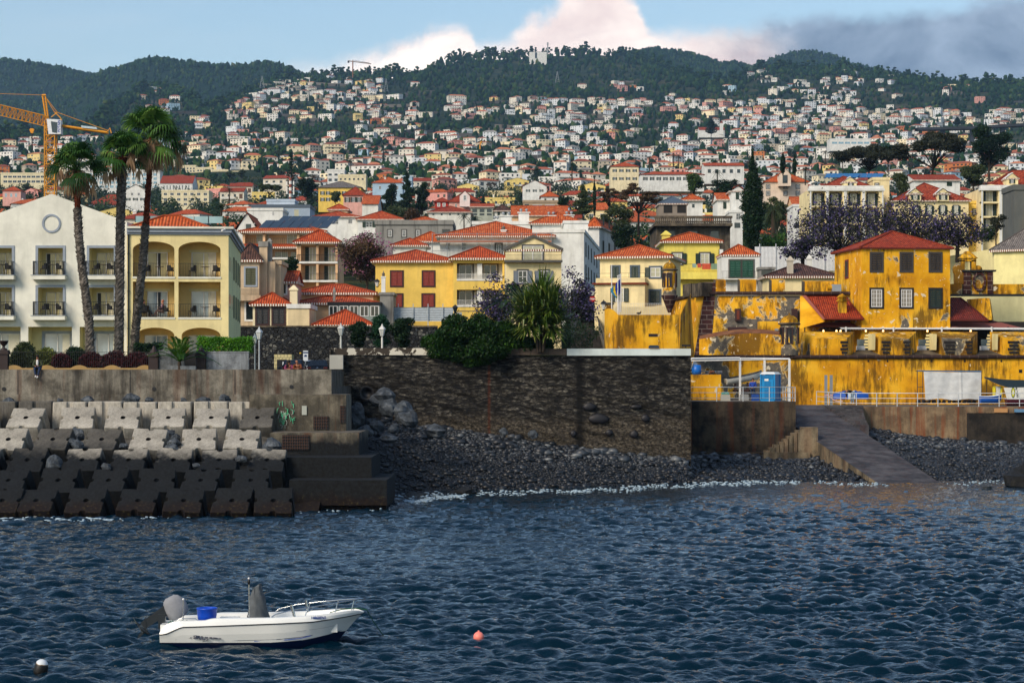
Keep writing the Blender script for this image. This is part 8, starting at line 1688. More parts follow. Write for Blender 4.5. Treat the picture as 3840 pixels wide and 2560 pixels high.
m=MB(); m.prism([(-w_/2-.07,-dp/2-.07),(w_/2+.07,-dp/2-.07),(w_/2+.07,dp/2+.07),(-w_/2-.07,dp/2+.07)],h_+.031,h_+.2,plain('#dfe4e4',.5),scale=.72); m.build('roof',r)
m=MB(); m.box(-.24,.08,-dp/2-.052,-dp/2-.046,1.52,1.68,plain('#e8e6e0',.5)); m.build('notice',r); m=MB(); m.box(-w_/2-.03,-w_/2-.021,-.12,.12,1.5,1.68,plain('#e8e6e0',.5)); m.build('notice',r)
r=thing('pergola_frame','white metal pergola frame with rusty feet around the blue toilet','frame',(0,0,0)); zz_=ZP; m=MB()
for px,d,t_ in ((2775,172,1343),(2867,172,1343),(2960,166,1345)):
    m2=MB(); m2.box(X(px,d)-.08,X(px,d)+.08,d-.08,d+.08,zz_,Z(t_,d),WFRAME); m2.build('post',r)
for a,c in (((2592,1346,166),(2775,1344,172)),((2592,1353,166),(2960,1346,166)),((2775,1343,172),(2867,1343,172)),((2867,1343,172),(2960,1345,166)),((2592,1343,174),(2775,1341,174))):
    m2=MB(); m2.tube([P(*a),P(*c)],.055,WFRAME,5); m2.build('beam',r)
for i,(px,py,d,w_,h_,dd_,c,nm_,l) in enumerate(((2720,1486,168.5,.72,.5,.5,'#a9a79a','stone_planter','pale concrete box with green netting on the platform'),(2790,1490,171.9,.7,.48,.5,'#8c8e8c','concrete_block','grey concrete weight at the foot of the pergola post'),(2832,1492,169.5,.55,.5,.5,'#154a9a','crate','deep blue crate between post and toilet'))):
    m=MB(); m.prism([(-w_/2,-dd_/2),(w_/2,-dd_/2),(w_/2,dd_/2),(-w_/2,dd_/2)],0,h_,plain(c,.7),scale=.94);
    if i==0:
        for k in range(9): m.tube([(-.3+.07*k,-.1,h_+.02),(-.2+.05*k,.1,h_+.16),(-.28+.07*k,.2,h_+.05)],.03,plain('#2aa89a',.7),4)
    else: m.box(-w_*.3,w_*.3,-dd_*.3,dd_*.3,h_*.9,h_*1.02,plain(c,.7))
    tag(m.build(nm_,None,(X(px,d),d,zz_)),l,nm_.replace('_',' '))
m=MB(); m.box(X(2592,176),X(2704,176),176,177.2,ZP,Z(1404,176),yellow_fort('pale ochre ledge',.15,.3,.9)); tag(m.build('ledge_wall'),'low pale ochre ledge wall at the left of the platform','wall')
m=MB(); m.lathe([(.01,0),(.36,0),(.39,.3),(.36,.75),(.01,.78)],plain('#1468c0',.4),14); o=m.build('barrel',None,P(2612,1404,176.5)); tag(o,'bright blue plastic barrel on the ochre ledge','barrel')
m=MB(); gp=plain('#9aa2a6',.5)
for s_ in (-.2,.2): m.tube([(s_,0,0),(s_*.9,.1,.85)],.02,gp,4); m.tube([(s_,.35,0),(s_*.9,.25,.4)],.02,gp,4)
m.box(-.22,.22,0,.35,.4,.43,gp); m.box(-.2,.2,.08,.12,.5,.85,gp); o=m.build('plastic_chair',None,P(2596,1392,176.1)); o.rotation_euler=(0,R(30),.6); tag(o,'grey plastic chair tipped over beside the blue barrel','chair')
rr=random.Random(3); m=MB()
for i in range(26): x=rr.uniform(-.9,.9); z=rr.choice([0,.1,.2]); m.M=Matrix.Translation((x,rr.uniform(-.2,.3),z))@Matrix.Rotation(rr.uniform(-.4,.4),4,'Z'); m.box(-.17,.17,-.1,.1,0,.1,plain(rr.choice(['#5a6670','#6f7780','#7a5240','#4a5058']),.8))
m.M=None; tag(m.build('block_pile',None,P(2660,1404,176.6)),'untidy heap of grey blocks and bricks on the ochre ledge',None,None,'stuff')
def hull(mb,L_,bw,h,mat,rim,inner,n=18):
    S_=[]
    for i in range(n+1):
        k=i/n; b_=bw/2*(math.sin(PI*min(1,(k*.62+.28)))**.7)*(1-max(0,(k-.72)/.28)**2*.98); z_=h*(1+.35*k**3+.05*(1-k)**2); x=-L_/2+L_*k; kx=x-(.12*L_*max(0,(k-.8)/.2) if k>.8 else 0)
        S_.append([(x,-b_,z_),(x*.995,-b_*.93,z_*.5),(kx,-b_*.6,.06),(kx,0,0),(kx,b_*.6,.06),(x*.995,b_*.93,z_*.5),(x,b_,z_)])
    mb.grid(S_,mat,True); mb.face(S_[0],mat); ins=[[(p[0][0]*.96,p[0][1]*.9,p[0][2]-.02),(p[0][0]*.94,p[0][1]*.7,h*.35),(p[6][0]*.94,p[6][1]*.7,h*.35),(p[6][0]*.96,p[6][1]*.9,p[6][2]-.02)] for p in S_]; mb.grid(ins,inner,True)
    mb.tube([s_[0] for s_ in S_]+[s_[6] for s_ in S_[::-1]],.035,rim,5)
r=thing('rowing_boat','small white boat with a black rim propped on a wooden stand by the toilet','boat',P(2792,1432,177)); r.rotation_euler=(0,R(-9),R(12)); m=MB(); hull(m,3.1,1.2,.5,plain('#d5d5cc',.5),BLACK,GREYW); m.build('hull',r)
m=MB();
for x in (-.5,.5): m.box(x-.05,x+.05,-.4,.4,-.8,-.02,BROWN)
m.box(-.7,.7,-.05,.05,-.75,-.6,BROWN); o=m.build('boat_stand',None,P(2780,1432,177)); tag(o,'dark wooden stand under the small white boat','stand')
for i,px in enumerate((3097,3117)): m=MB(); m.box(-.11,.11,-.09,.09,0,2.45,plain('#7f8890',.5)); m.box(-.12,.12,-.1,.1,.75,.85,plain('#c9a0a8',.6)); tag(m.build('gate_post',None,(X(px,180),180,4.7)),f"grey square gate post with striped tape, {['left','right'][i]} of the pair",'post')
m=MB(); m.grid([[(X(3101,179.8)+(X(3160,179.8)-X(3101,179.8))*k/8,179.8,5.55-.55*math.sin(k/8*PI/2)-.1*math.sin(k/8*PI)),(X(3101,179.8)+(X(3160,179.8)-X(3101,179.8))*k/8,179.8,5.62-.55*math.sin(k/8*PI/2)-.1*math.sin(k/8*PI))] for k in range(9)],plain('#d8b8c0',.6)); tag(m.build('barrier_tape'),'sagging red and white barrier tape from the gate posts','tape')
def covered(label,px,py,d,L_,h,w_,mats,seed):
    r=thing('covered_boat',label,'boat',P(px,py,d)); m=MB(); n=20; rows=[]
    for i in range(n+1):
        k=i/n; b_=w_/2*math.sin(PI*(k*.86+.07))**.7; hh=h*(.45+.55*math.sin(PI*(k*.8+.1))) ; x=-L_/2+L_*k; rows.append([(x,b_*math.cos(a)*1.,hh*math.sin(a)*(1+.06*math.sin(i*2+a*5))) for a in [PI-PI*j/9 for j in range(10)]])
    for i in range(n): m.grid(rows[i:i+2],mats[1] if i in (8,9,10,11) else mats[0],True)
    m.build('cover',r); return r
covered('small boat under a blue and white tarpaulin behind the bending man',3190,1496,183.5,2.9,.72,1.2,[plain('#0f4fa8',.6),plain('#b9c6d0',.6)],3)
r=thing('tarpaulin_rack','big white tarpaulin hung on a blue topped metal rack against the fort wall','rack',(X(3440,184),184,4.8)); s_=184/F; W_=(3680-3440)*s_; h1=Z(1390,184)-4.8; fr=plain('#20303a',.6)
for x in (0,.45,W_): m=MB(); m.tube([(x,0,0),(x,0,h1)],.03,fr,5); m.build('post',r)
m=MB(); m.tube([(0,0,h1),(W_,0,h1-.05)],.05,plain('#2a6a9a',.5),5); m.tube([(0,0,h1*.5),(.5,0,h1*.5)],.025,fr,5); m.tube([(0,0,.3),(W_,0,.3)],.03,fr,5); m.tube([(0,.8,h1),(W_,.8,h1)],.03,fr,5); m.build('rail',r)
m=MB(); nx,nz=60,26; x0=.52; rows=[]
for j in range(nz+1):
    v=j/nz; rows.append([(x0+.13*v*(1-u_*1.)+ (W_-x0-.02)*u_,-.06-.05*math.sin(u_*9+v*2)*v-.03*noise.noise(Vector((u_*9,v*5,0)))-.02*math.sin(u_*23+3*v)-(.05 if abs(u_-.64)<.02 else 0),h1-.06-.05*u_-(h1-.36)*v*(1-.05*math.sin(u_*6)**2)-.07*math.sin(PI*u_)*(1-v)*.4) for u_ in [i/nx for i in range(nx+1)]])
m.grid(rows,plain('#c9cccb',.8)); m.build('tarpaulin',r)
m=MB();
for k in range(12): m.blob((k*.42+.2,.3+.1*(k%3),.15),(.22,.2,.12),BLACK,k,.3,7,5)
tag(m.build('debris_heap',None,(X(3440,184),184,4.8)),'dark clutter on the ground under the tarpaulin rack',None,None,'stuff')
r=thing('dinghy','bright blue dinghy with a white rim on the quay right of the tarpaulin','boat',P(3716,1512,181)); m=MB(); hull(m,1.75,1.0,.55,plain('#1c5cb8',.4),plain('#d0d8e0',.5),plain('#b9c6d8',.5)); m.build('hull',r)
r=thing('sail_canopy','dark green canopy stretched over boats at the right edge','canopy',(0,0,0)); m=MB(); d=182; dg=plain('#0c2226',.7); A_=[(3690,1416),(3740,1440),(3790,1456),(3850,1452),(3980,1448)]; B_=[(3692,1413),(3760,1422),(3810,1424),(3860,1424),(3980,1424)]
m.grid([[tuple(P(px,py,d)) for px,py in A_],[tuple(P(px,py,d+2.5)) for px,py in B_]],dg,True); m.build('cloth',r)
for px in (3700,3860): m=MB(); m.tube([P(px,1425,d+2),(X(px,d+2),d+2,4.8)],.03,BLACK,5); m.build('pole',r)
r=thing('banner','small white and yellow banner draped beside the blue dinghy','banner',(0,0,0)); m=MB(); d=182.5; m.grid([[tuple(P(3734+2*math.sin(k),1448+9*k,d-.05*math.sin(k))),tuple(P(3750+2*math.sin(k+1),1448+9*k,d))] for k in range(6)],plain('#dcdcd0',.7)); m.build('white_panel',r); m=MB(); m.grid([[tuple(P(3722,1450+9*k,d+.02)),tuple(P(3733,1446+9*k,d-.02))] for k in range(6)],plain('#d6c418',.7)); m.grid([[tuple(P(3751,1450+9*k,d+.02)),tuple(P(3758,1446+9*k,d-.02))] for k in range(6)],plain('#d6c418',.7)); m.build('yellow_border',r)
r=thing('banner','large white banner with a yellow green oval emblem and lettering at the right edge','banner',P(3800,1470,181)); m=MB(); s_=181/F; ff=lambda px,py:((px-3800)*s_,0,(1470-py)*s_)
m.face([ff(3764,1453),ff(3778,1502),ff(3790,1511),ff(3797,1495),ff(3980,1498),ff(3980,1450)],plain('#d8d8d0',.7)); m.build('cloth',r)
m=MB(); m.face([(-.02+.16*math.cos(a),-.02,-.02+.44*math.sin(a)) for a in [2*PI*k/20 for k in range(20)]],plain('#1c3a22',.6)); m.face([(-.02+.12*math.cos(a),-.026,-.02+.36*math.sin(a)) for a in [2*PI*k/20 for k in range(20)]],plain('#c8c428',.6)); m.face([(-.02+.05*math.cos(a),-.03,-.02+.2*math.sin(a)) for a in [2*PI*k/20 for k in range(20)]],plain('#e0e0d8',.6)); m.build('emblem',r)
text('lettering','AL * KTU',.2,plain('#2c3a34',.6),r,Matrix.Translation((.28,-.02,.0))@Matrix.Rotation(R(82),4,'Y')@RX90,.004,.008)
m=MB(); hull(m,3.4,1.2,.55,plain('#4a1420',.4),plain('#c0c0c0',.5),GREYW); o=m.build('maroon_boat',None,P(3850,1522,180.5)); tag(o,'dark maroon boat hull under the white banner at the right edge','boat')
# ---------------------------------------------------------------- buoys
r=thing('orange_buoy','pink orange ball buoy floating in the middle of the water','buoy',(X(1795,57.8),57.8,-.01)); m=MB(); ob=NT('faded orange buoy'); a=ob.noise(6,5); sx_=ob.n('ShaderNodeSeparateXYZ'); ob.l(ob.tc,'Object',sx_,0); mm=ob.n('ShaderNodeMath',operation='MULTIPLY_ADD'); ob.l(a,0,mm,0); mm.inputs[1].default_value=.16; ob.l(sx_,2,mm,2); rp=ob.ramp(mm,0,[(.0,'#6a1a08'),(.13,'#b0380c'),(.155,'#e88070'),(1.,'#eb9088')]); ob=ob.fin((rp,0),.45,.4)
m.lathe([(.14*math.sin(R(a_)),.115+.145*-math.cos(R(a_))) for a_ in range(0,181,12)],ob,20); m.build('ball',r); m=MB(); m.lathe([(.02,.25),(.03,.28),(.01,.29)],ob,8); m.build('eyelet',r)
r=thing('fender_buoy','black weedy buoy with a white top near the lower left corner','buoy',(X(150,51.2),51.2,.04)); r.rotation_euler=(R(0),R(12),0); bw_=NT('half fouled white float'); a=bw_.noise(9,5); sx_=bw_.n('ShaderNodeSeparateXYZ'); bw_.l(bw_.tc,'Object',sx_,0); mm=bw_.n('ShaderNodeMath',operation='MULTIPLY_ADD'); bw_.l(a,0,mm,0); mm.inputs[1].default_value=.12; bw_.l(sx_,2,mm,2); rp=bw_.ramp(mm,0,[(.0,'#080706'),(.27,'#0c0a06'),(.285,'#8a6a38'),(.295,'#c9d0d4'),(1.,'#d8dee0')]); bw_=bw_.fin((rp,0),.5,.4)
m=MB(); m.lathe([(.01,-.15),(.15,-.1),(.165,.05),(.16,.17),(.13,.26),(.08,.31),(.01,.33)],bw_,20); m.build('float',r)
# ---------------------------------------------------------------- the motor boat
GEL=plain('#e3e5e0',.22,0,.6,.04,1.); NAVY=plain('#0b1b3e',.3,0,.5); CHR=plain('#b9bdc0',.12,1.,.6,.03); CANV=plain('#5a5f62',.9,0,.1,.2,4.); CANV2=plain('#8a8d92',.85,0,.2,.15,4.)
bt=thing('motor_boat','white open motor boat with a navy bottom, covered console and raised outboard','boat',(X(612,57.2),57.2,-.05)); bt.rotation_euler=(R(-1.5),0,R(3))
SH_=[(0,.42),(.03,.5),(.17,.62),(.36,.685),(.5,.704),(1.21,.718),(1.33,.77),(2.84,.775),(3.67,.806),(4.2,.847),(4.82,.906),(5.0,.90),(5.18,.84)]; RB=[(0,.358),(.17,.376),(.55,.551),(1,.565),(2.6,.618),(3.94,.659),(4.8,.745),(5.18,.80)]; NV=[(0,.16),(2.8,.15),(3.7,.20),(4.7,.336),(5.18,.45)]; HB=[(0,.93),(.5,1.0),(1.5,1.06),(3.,1.05),(3.8,.92),(4.4,.68),(4.85,.36),(5.1,.12),(5.18,.03)]
ip=lambda T_,x:float(np.interp(x,[a for a,b in T_],[b for a,b in T_]))
stem=lambda z:float(np.interp(z,[-.3,.07,.336,.685,.82,.92],[4.1,4.48,4.70,4.98,5.16,5.2]))
def hx(x,z): # push points of the bow back onto the raked stem
    k=max(0,(x-3.4)/(5.18-3.4)); return x-(5.18-stem(z))*k**1.6
sec=[]; xs_=list(np.linspace(0,.5,9))+list(np.linspace(.6,5.18,34))
for s_ in (-1,):
    pass
rowsP=[]
for x in xs_:
    b_=ip(HB,x); zs=ip(SH_,x); zr_=ip(RB,x); zn=ip(NV,x); zc=zn*.35-.02; tp=max(0,1-max(0,x-3.2)/2.2)
    fl=lambda z_: .80+.20*min(1,max(0,(z_-zc)/(zr_-zc)))**(.7)
    pts=[(0,-.28*tp),(b_*.55*tp+b_*.1,-.16*tp+zc*.2),(b_*.78*(.6+.4*tp),zc)]+[(b_*(fl(zn)*(.75+.25*tp)),zn)]+[(b_*(.90+.1*.5)*(.85+.15*tp),(zn+zr_)/2),(b_,zr_-.012),(b_*1.02,zr_),(b_*1.0,zr_+.02),(b_*.97,(zr_+zs)/2+.02),(b_*.93,zs),(b_*.85,zs+.012),(b_*.77,zs-.01),(b_*.74,zs-.12),(b_*.72,.36)]
    rowsP.append([(hx(x,z),y,z) for y,z in pts])
mats=[NAVY]*3+[GEL]*3+[plain('#10151f',.4)]*1+[GEL]*6; mats=[NAVY,NAVY,NAVY,GEL,GEL,BLACK,BLACK,GEL,GEL,GEL,GEL,GEL,GEL]
m=MB()
for s_ in (-1,1):
    for j in range(13): m.grid([[(r_[j][0],s_*r_[j][1],r_[j][2]),(r_[j+1][0],s_*r_[j+1][1],r_[j+1][2])][::(1 if s_<0 else -1)] for r_ in rowsP],mats[j],True)
tr0=[(r_[0],-r_[1],r_[2]) for r_ in rowsP[0][:11]]; m.face([(q[0],-q[1]*0+q[1],q[2]) for q in tr0[3:]]+[(q[0],-q[1],q[2]) for q in tr0[3:]][::-1],GEL); m.face([(q[0],q[1],q[2]) for q in tr0[:4]]+[(q[0],-q[1],q[2]) for q in tr0[:4]][::-1],NAVY)
m.build('hull',bt)
m=MB(); m.grid([[(r_[13][0],-r_[13][1],.36),(r_[13][0],r_[13][1],.36)] for r_ in rowsP if r_[13][0]<4.6],plain('#c9ccc8',.6),False); m.box(.0,.55,-.72,.72,.36,.60,GEL); m.box(3.6,4.5,-.45,.45,.36,.62,GEL); m.box(1.45,1.95,-.45,.45,.36,.72,GEL); m.build('deck',bt)
m=MB(); rows=[]
for k in range(9):
    z=.5+1.02*k/8; t_=k/8; wx=.37*(1-t_*.62)*(1 if k<7 else .75); wy=.36*(1-t_*.45)*(1 if k<7 else .7); cx_=2.46-.05*t_; rows.append([(cx_+wx*math.cos(a)*(abs(math.cos(a))**-.35 if abs(math.cos(a))>.05 else 1)*.85+.03*math.sin(a*5+k),wy*math.sin(a)*(1.1)+.02*math.sin(a*7+k),z+(.08*math.cos(a) if k==8 else 0)) for a in [2*PI*j/28 for j in range(28)]])
m.grid(rows,CANV,True,True); m.face(rows[-1],CANV); m.build('console_cover',bt)
m=MB(); m.tube([(2.25,-.55,.75),(2.24,-.55,1.62)],.018,CHR,7); m.build('pole',bt); m=MB(); m.blob((2.235,-.55,1.67),(.04,.04,.08),BLACK,1,0,8,6); m.blob((2.235,-.55,1.76),(.03,.03,.03),plain('#e8e8e8',.3),1,0,8,6); m.build('mast_light',bt)
m=MB(); m.tube([(.58,-.75,.68),(.585,-.75,1.22)],.014,CHR,6); m.blob((.585,-.75,1.25),(.03,.03,.03),plain('#e8e8e8',.3),1,0,8,6); m.build('stern_light',bt)
tub=thing('blue_tub','round bright blue plastic tub standing in the stern of the motor boat','tub',tuple(Vector((X(612,57.2)+1.16,57.2-.2,.56)))); m=MB(); BT=plain('#0a45b8',.35,0,.5,.06); m.lathe([(.01,.02),(.22,.02),(.245,.18),(.25,.2),(.262,.36),(.275,.37),(.262,.40),(.24,.39),(.22,.1),(.01,.08)],BT,26); m.build('tub_body',tub)
m=MB()
def rl(y_,s_): return [(2.84,y_*1.0,.80),(2.95,y_*.97,.87),(3.4,y_*.93,.98),(4.0,y_*.78,1.06),(4.6,y_*.45,1.14),(5.05,y_*.12,1.19),(5.14,0,1.19)]
for s_ in (-1,1): m.tube(rl(s_*.93,s_),.016,CHR,6)
m.build('bow_rail',bt)
for s_ in (-1,1):
    for x,t_ in ((3.75,.76),(4.5,.46),(4.92,.2)):
        m=MB(); zt_=1.02+.12*(x-3.7)/1.2; m.tube([(x-.06,s_*t_*1.05,ip(SH_,x)-.01),(x,s_*t_,zt_+.0)],.013,CHR,5); m.build('stanchion',bt)
for x,y_,tl_ in ((3.42,-.86,-.08),(3.70,.75,-.06)): m=MB(); m.tube([(x,y_,.78),(x+tl_,y_,1.10)],[.035,.04],CHR,8); m.build('rod_holder',bt)
m=MB(); m.tube([(4.3,-.35,.86),(4.6,-.2,.93),(5.0,-.04,.95),(5.25,0,.9)],.014,plain('#1d5a3a',.8),5); m.tube([(5.25,0,.9),(5.4,.3,.6),(5.7,1.,.1)],.012,plain('#1d5a3a',.8),4); m.build('mooring_rope',bt)
m=MB(); m.tube([(.42,-.78,.70),(.5,-.8,.76),(.9,-.8,.76),(.96,-.8,.70)],.014,CHR,6); m.build('cleat_rail',bt)
m=MB(); rp_=plain('#2c6a4a',.9)
for k in range(9): m.tube([(.2+.06*k,-.7+.02*(k%3),.64),(.25+.06*k,-.66,.69+.02*(k%2)),(.28+.055*k,-.62,.64)],.014,rp_,4)
m.build('coiled_rope',bt)
ob_=bt; m=MB(); m.M=Matrix.Translation((.30,0,1.0))@Matrix.Rotation(R(-28),4,'Y'); rows=[]
for k,(z,w_,h2) in enumerate(((-.30,.16,.18),(-.24,.24,.23),(-.05,.27,.25),(.12,.25,.24),(.24,.19,.19),(.29,.1,.1))): rows.append([(w_*math.cos(a)*1.12+.015*math.sin(5*a+k),h2*.8*math.sin(a)+.01*math.cos(7*a+k),z+.012*math.sin(6*a+k)) for a in [2*PI*j/24 for j in range(24)]])
m.grid(rows,CANV2,True,True); m.face(rows[-1],CANV2); m.face(rows[0][::-1],CANV2); m.build('engine_cover',bt)
OBD=plain('#23292f',.3,.2,.5); m=MB(); pA,pB=Vector((.08,0,.93)),Vector((-.52,0,.52));
t_=(pB-pA).normalized(); up=Vector((-t_.z,0,t_.x));
def obx(a,c,wa,wb,th,mat):
    q=[a+up*wa,a-up*wa,c-up*wb,c+up*wb]; m.face([tuple(v+Vector((0,-th,0))) for v in q],mat); m.face([tuple(v+Vector((0,th,0))) for v in q[::-1]],mat)
    for i in range(4): u_,v_=q[i],q[(i+1)%4]; m.face([tuple(u_+Vector((0,-th,0))),tuple(u_+Vector((0,th,0))),tuple(v_+Vector((0,th,0))),tuple(v_+Vector((0,-th,0)))],mat)
obx(pA,pB,.13,.10,.08,OBD); obx(Vector((-.46,0,.72)),Vector((-.42,0,.36)),.02,.03,.10,OBD); m.build('leg',bt)
m=MB(); obx(pB+Vector((.05,0,.03)),Vector((-.58,0,.40)),.09,.08,.05,plain('#4a555e',.3,.4)); m.tube([(-.70,0,.62),(-.52,0,.42),(-.36,0,.30)],[.02,.075,.03],OBD,8); obx(Vector((-.5,0,.38)),Vector((-.64,0,.22)),.05,.03,.015,OBD); m.build('gearcase',bt)
m=MB()
for k in range(3): a=k*2.1; m.M=Matrix.Translation((-.70,0,.60))@Matrix.Rotation(R(50),4,'Y')@Matrix.Rotation(a,4,'Z'); m.face([(0,0,0),(.04,.10,.02),(.13,.08,.03),(.15,0,0),(.08,-.03,-.02)],plain('#b8b89a',.4,.3))
m.build('propeller',bt)
m=MB(); m.box(-.12,.06,-.12,.12,.45,.82,OBD); m.tube([(.0,.05,.85),(-.05,.05,.5)],.03,GAL,6); m.build('mount_bracket',bt)
nx_=NAVY
def on_hull(x,z,off=.012):
    b_=ip(HB,x); zr_=ip(RB,x); zn=ip(NV,x); k=min(1,max(0,(z-zn)/(zr_-zn))); y0=b_*(.80+.20*((zn-(zn*.35-.02))/(zr_-(zn*.35-.02)))**.7); return -(y0+(b_-y0)*k)-off
def htext(nm_,s_,x,z,size,mt,italic=0,sx=1.):
    y1=on_hull(x,z+.05,0); y0=on_hull(x,z-.05,0); tilt=math.atan2(-(y1-y0),.1); M_=Matrix.Translation((hx(x,z),min(y0,y1)-.03,z))@Matrix.Rotation(-tilt*0,4,'X')@RX90
    M_=M_@Matrix(((1,.28*italic,0,0),(0,1,0,0),(0,0,1,0),(0,0,0,1))); text(nm_,s_,size,mt,bt,M_,.003,.004,'CENTER',sx)
htext('maker_lettering','SIRIUS',1.05,.285,.115,nx_,1,1.25); htext('model_lettering','520 OPEN CC',1.42,.275,.045,nx_,.6,1.1)
o_=lambda x:(-ip(HB,x)*.985-.02)
text('registration_lettering','14868FN5',.095,plain('#1c3f8a',.4),bt,Matrix.Translation((4.03,-ip(HB,4.03)*1.0-.0,.765))@Matrix.Rotation(R(13),4,'Z')@RX90,.003,.003)
m=MB(); c_=Vector((.80,on_hull(.8,.285)-.004,.29))
for k in range(8): a=k*PI/4+.2; l=.07 if k%2==0 else .035; m.face([tuple(c_),tuple(c_+Vector((math.cos(a+.25)*.012,0,math.sin(a+.25)*.012))),tuple(c_+Vector((math.cos(a)*l,0,math.sin(a)*l))),tuple(c_+Vector((math.cos(a-.25)*.012,0,math.sin(a-.25)*.012)))],nx_)
m.build('star_emblem',bt)
m=MB(); GL_=plain('#8a9098',.5)
def stripe(pts,w_,mt):
    for (x0,z0),(x1,z1) in zip(pts,pts[1:]): m.face([(hx(x0,z0),on_hull(x0,z0,.006),z0-w_),(hx(x1,z1),on_hull(x1,z1,.006),z1-w_),(hx(x1,z1),on_hull(x1,z1,.006),z1+w_),(hx(x0,z0),on_hull(x0,z0,.006),z0+w_)],mt)
stripe([(.4,.23),(.55,.32),(.75,.375),(1.5,.385),(2.6,.41),(3.6,.44),(4.2,.49),(4.6,.54)],.004,GL_); stripe([(1.1,.2),(2.,.21),(3.,.235),(3.6,.28),(3.95,.32)],.007,NAVY); stripe([(2.4,.19),(3.2,.215),(3.6,.25),(3.9,.31)],.009,plain('#1c4aa8',.4)); m.build('side_stripes',bt)
# ---------------------------------------------------------------- people
SKIN=plain('#a87358',.6,0,.3)
def skin_obj(name,verts,edges,rad,mat,parent,root_i=0,sub=1,sharp=None):
    me=bpy.data.meshes.new(name); me.from_pydata([tuple(v) for v in verts],edges,[]); me.materials.append(mat); sk=me.skin_vertices if len(me.skin_vertices) else None
    o=bpy.data.objects.new(name,me); col.objects.link(o); md=o.modifiers.new('skin','SKIN'); md.use_smooth_shade=True
    if not me.skin_vertices: me.attributes
    lay=me.skin_vertices[0].data if me.skin_vertices else None
    if lay:
        for i,r_ in enumerate(rad): lay[i].radius=(r_ if isinstance(r_,tuple) else (r_,r_))
        lay[root_i].use_root=True
    s2=o.modifiers.new('smooth','SUBSURF'); s2.levels=sub; s2.render_levels=sub
    if parent: o.parent=parent
    return o
def person(label,loc,J,top,bottom,hair,shoes,rz=0,sc_=1.,long_hair=False,shirt=None,hat=None,group=None,skin=SKIN):
    """J: joints in metres, x right, y away, z up: pelvis chest neck head and L/R shoulder elbow hand hip knee foot"""
    r=thing('person',label,'person',loc,rz,group); r.scale=(sc_,)*3; V=lambda k:Vector(J[k])
    names=['pelvis','chest','neck','head']; vs=[V(n) for n in names]; ed=[(0,1),(1,2),(2,3)]; rad=[.11,.12,.055,.085]
    hd=(V('head')-V('neck')).normalized(); vs.append(V('head')+hd*.10); rad.append(.075); ed.append((3,4))
    face=V('look').normalized() if 'look' in J else Vector((0,-1,0)); vs.append(V('head')+face*.095-hd*.0); rad.append(.018); ed.append((3,5))
    def add(p,r_,j): vs.append(p); rad.append(r_); ed.append((j,len(vs)-1)); return len(vs)-1
    for s_ in 'LR':
        a=add(V(s_+'sh'),.06,1); b_=add(V(s_+'el'),.042,a); c=add(V(s_+'ha'),.030,b_); dv=(V(s_+'ha')-V(s_+'el')).normalized(); sd=dv.cross(Vector((0,0,1))); sd=sd.normalized() if sd.length>.1 else Vector((1,0,0)); p=add(V(s_+'ha')+dv*.06,.032,c)
        for k in range(4): f=add(V(s_+'ha')+dv*.12+sd*(.012+.0)*(k*1.5-2.2),.010,p); add(V(s_+'ha')+dv*(.16-.01*abs(k-1.5))+sd*.013*(k*1.5-2.2)+Vector((0,0,-.02)),.008,f)
        t_=add(V(s_+'ha')+dv*.06+sd*.045*(1 if s_=='L' else -1),.011,c);
        h=add(V(s_+'hip'),.085,0); k=add(V(s_+'kn'),.060,h); f=add(V(s_+'ft'),.042,k); add(V(s_+'ft')+(V(s_+'toe') if s_+'toe' in J else Vector((0,-.16,-.05))),.035,f)
    skin_obj('body',vs,ed,rad,skin,r)
    vs=[V('pelvis')+Vector((0,0,-.02)),(V('pelvis')+V('chest'))/2,V('chest'),V('chest').lerp(V('neck'),.55)]; ed=[(0,1),(1,2),(2,3)]; rad=[.16,.155,.17,.09]
    for s_ in 'LR': a=add(V(s_+'sh'),.078,2); b_=add(V(s_+'el'),.06,a); add(V(s_+'el').lerp(V(s_+'ha'),.88),.046,b_)
    skin_obj('jacket',vs,ed,rad,top,r)
    vs=[V('pelvis')]; ed=[]; rad=[.15]
    for s_ in 'LR': a=add(V(s_+'hip'),.105,0); b_=add(V(s_+'kn'),.076,a); add(V(s_+'kn').lerp(V(s_+'ft'),.93),.058,b_)
    skin_obj('trousers',vs,ed,rad,bottom,r)
    for s_ in 'LR':
        t_=V(s_+'toe') if s_+'toe' in J else Vector((0,-.16,-.05)); skin_obj('shoe',[V(s_+'ft')-t_*.25,V(s_+'ft')+t_*.5,V(s_+'ft')+t_*1.1],[(0,1),(1,2)],[.05,.05,.038],shoes,r)
    m=MB(); c=V('head')+hd*.045-face*.02; m.blob(tuple(c+hd*.02-face*.018),(.098,.104,.105),hair,2,.06,14,9)
    if long_hair: m.blob(tuple(c-face*.07-hd*.14),(.09,.07,.19),hair,3,.12,12,8)
    if hair is not SKIN: m.build('hair',r)
    e=MB(); sd=face.cross(hd).normalized()
    for k in (-1,1): e.blob(tuple(V('head')+face*.088+sd*.03*k+hd*.035),(.011,.011,.009),BLACK,1,0,6,4)
    e.build('eyes',r); mm=MB(); mm.blob(tuple(V('head')+face*.088-hd*.04),(.024,.012,.008),plain('#7a3a34',.6),1,0,8,4); mm.build('mouth',r)
    if shirt: m=MB(); q=V('chest').lerp(V('neck'),.15)+face*.0; m.blob((q.x,q.y-.135,q.z-.08),(.075,.05,.2),shirt,5,.05,10,8); m.build('shirt',r)
    return r
JN=plain('#1c3050',.8); WHS=plain('#dcdcda',.6); OLV=plain('#39402a',.9); DKH=plain('#1c1612',.8)
wt=Z(1385,130)
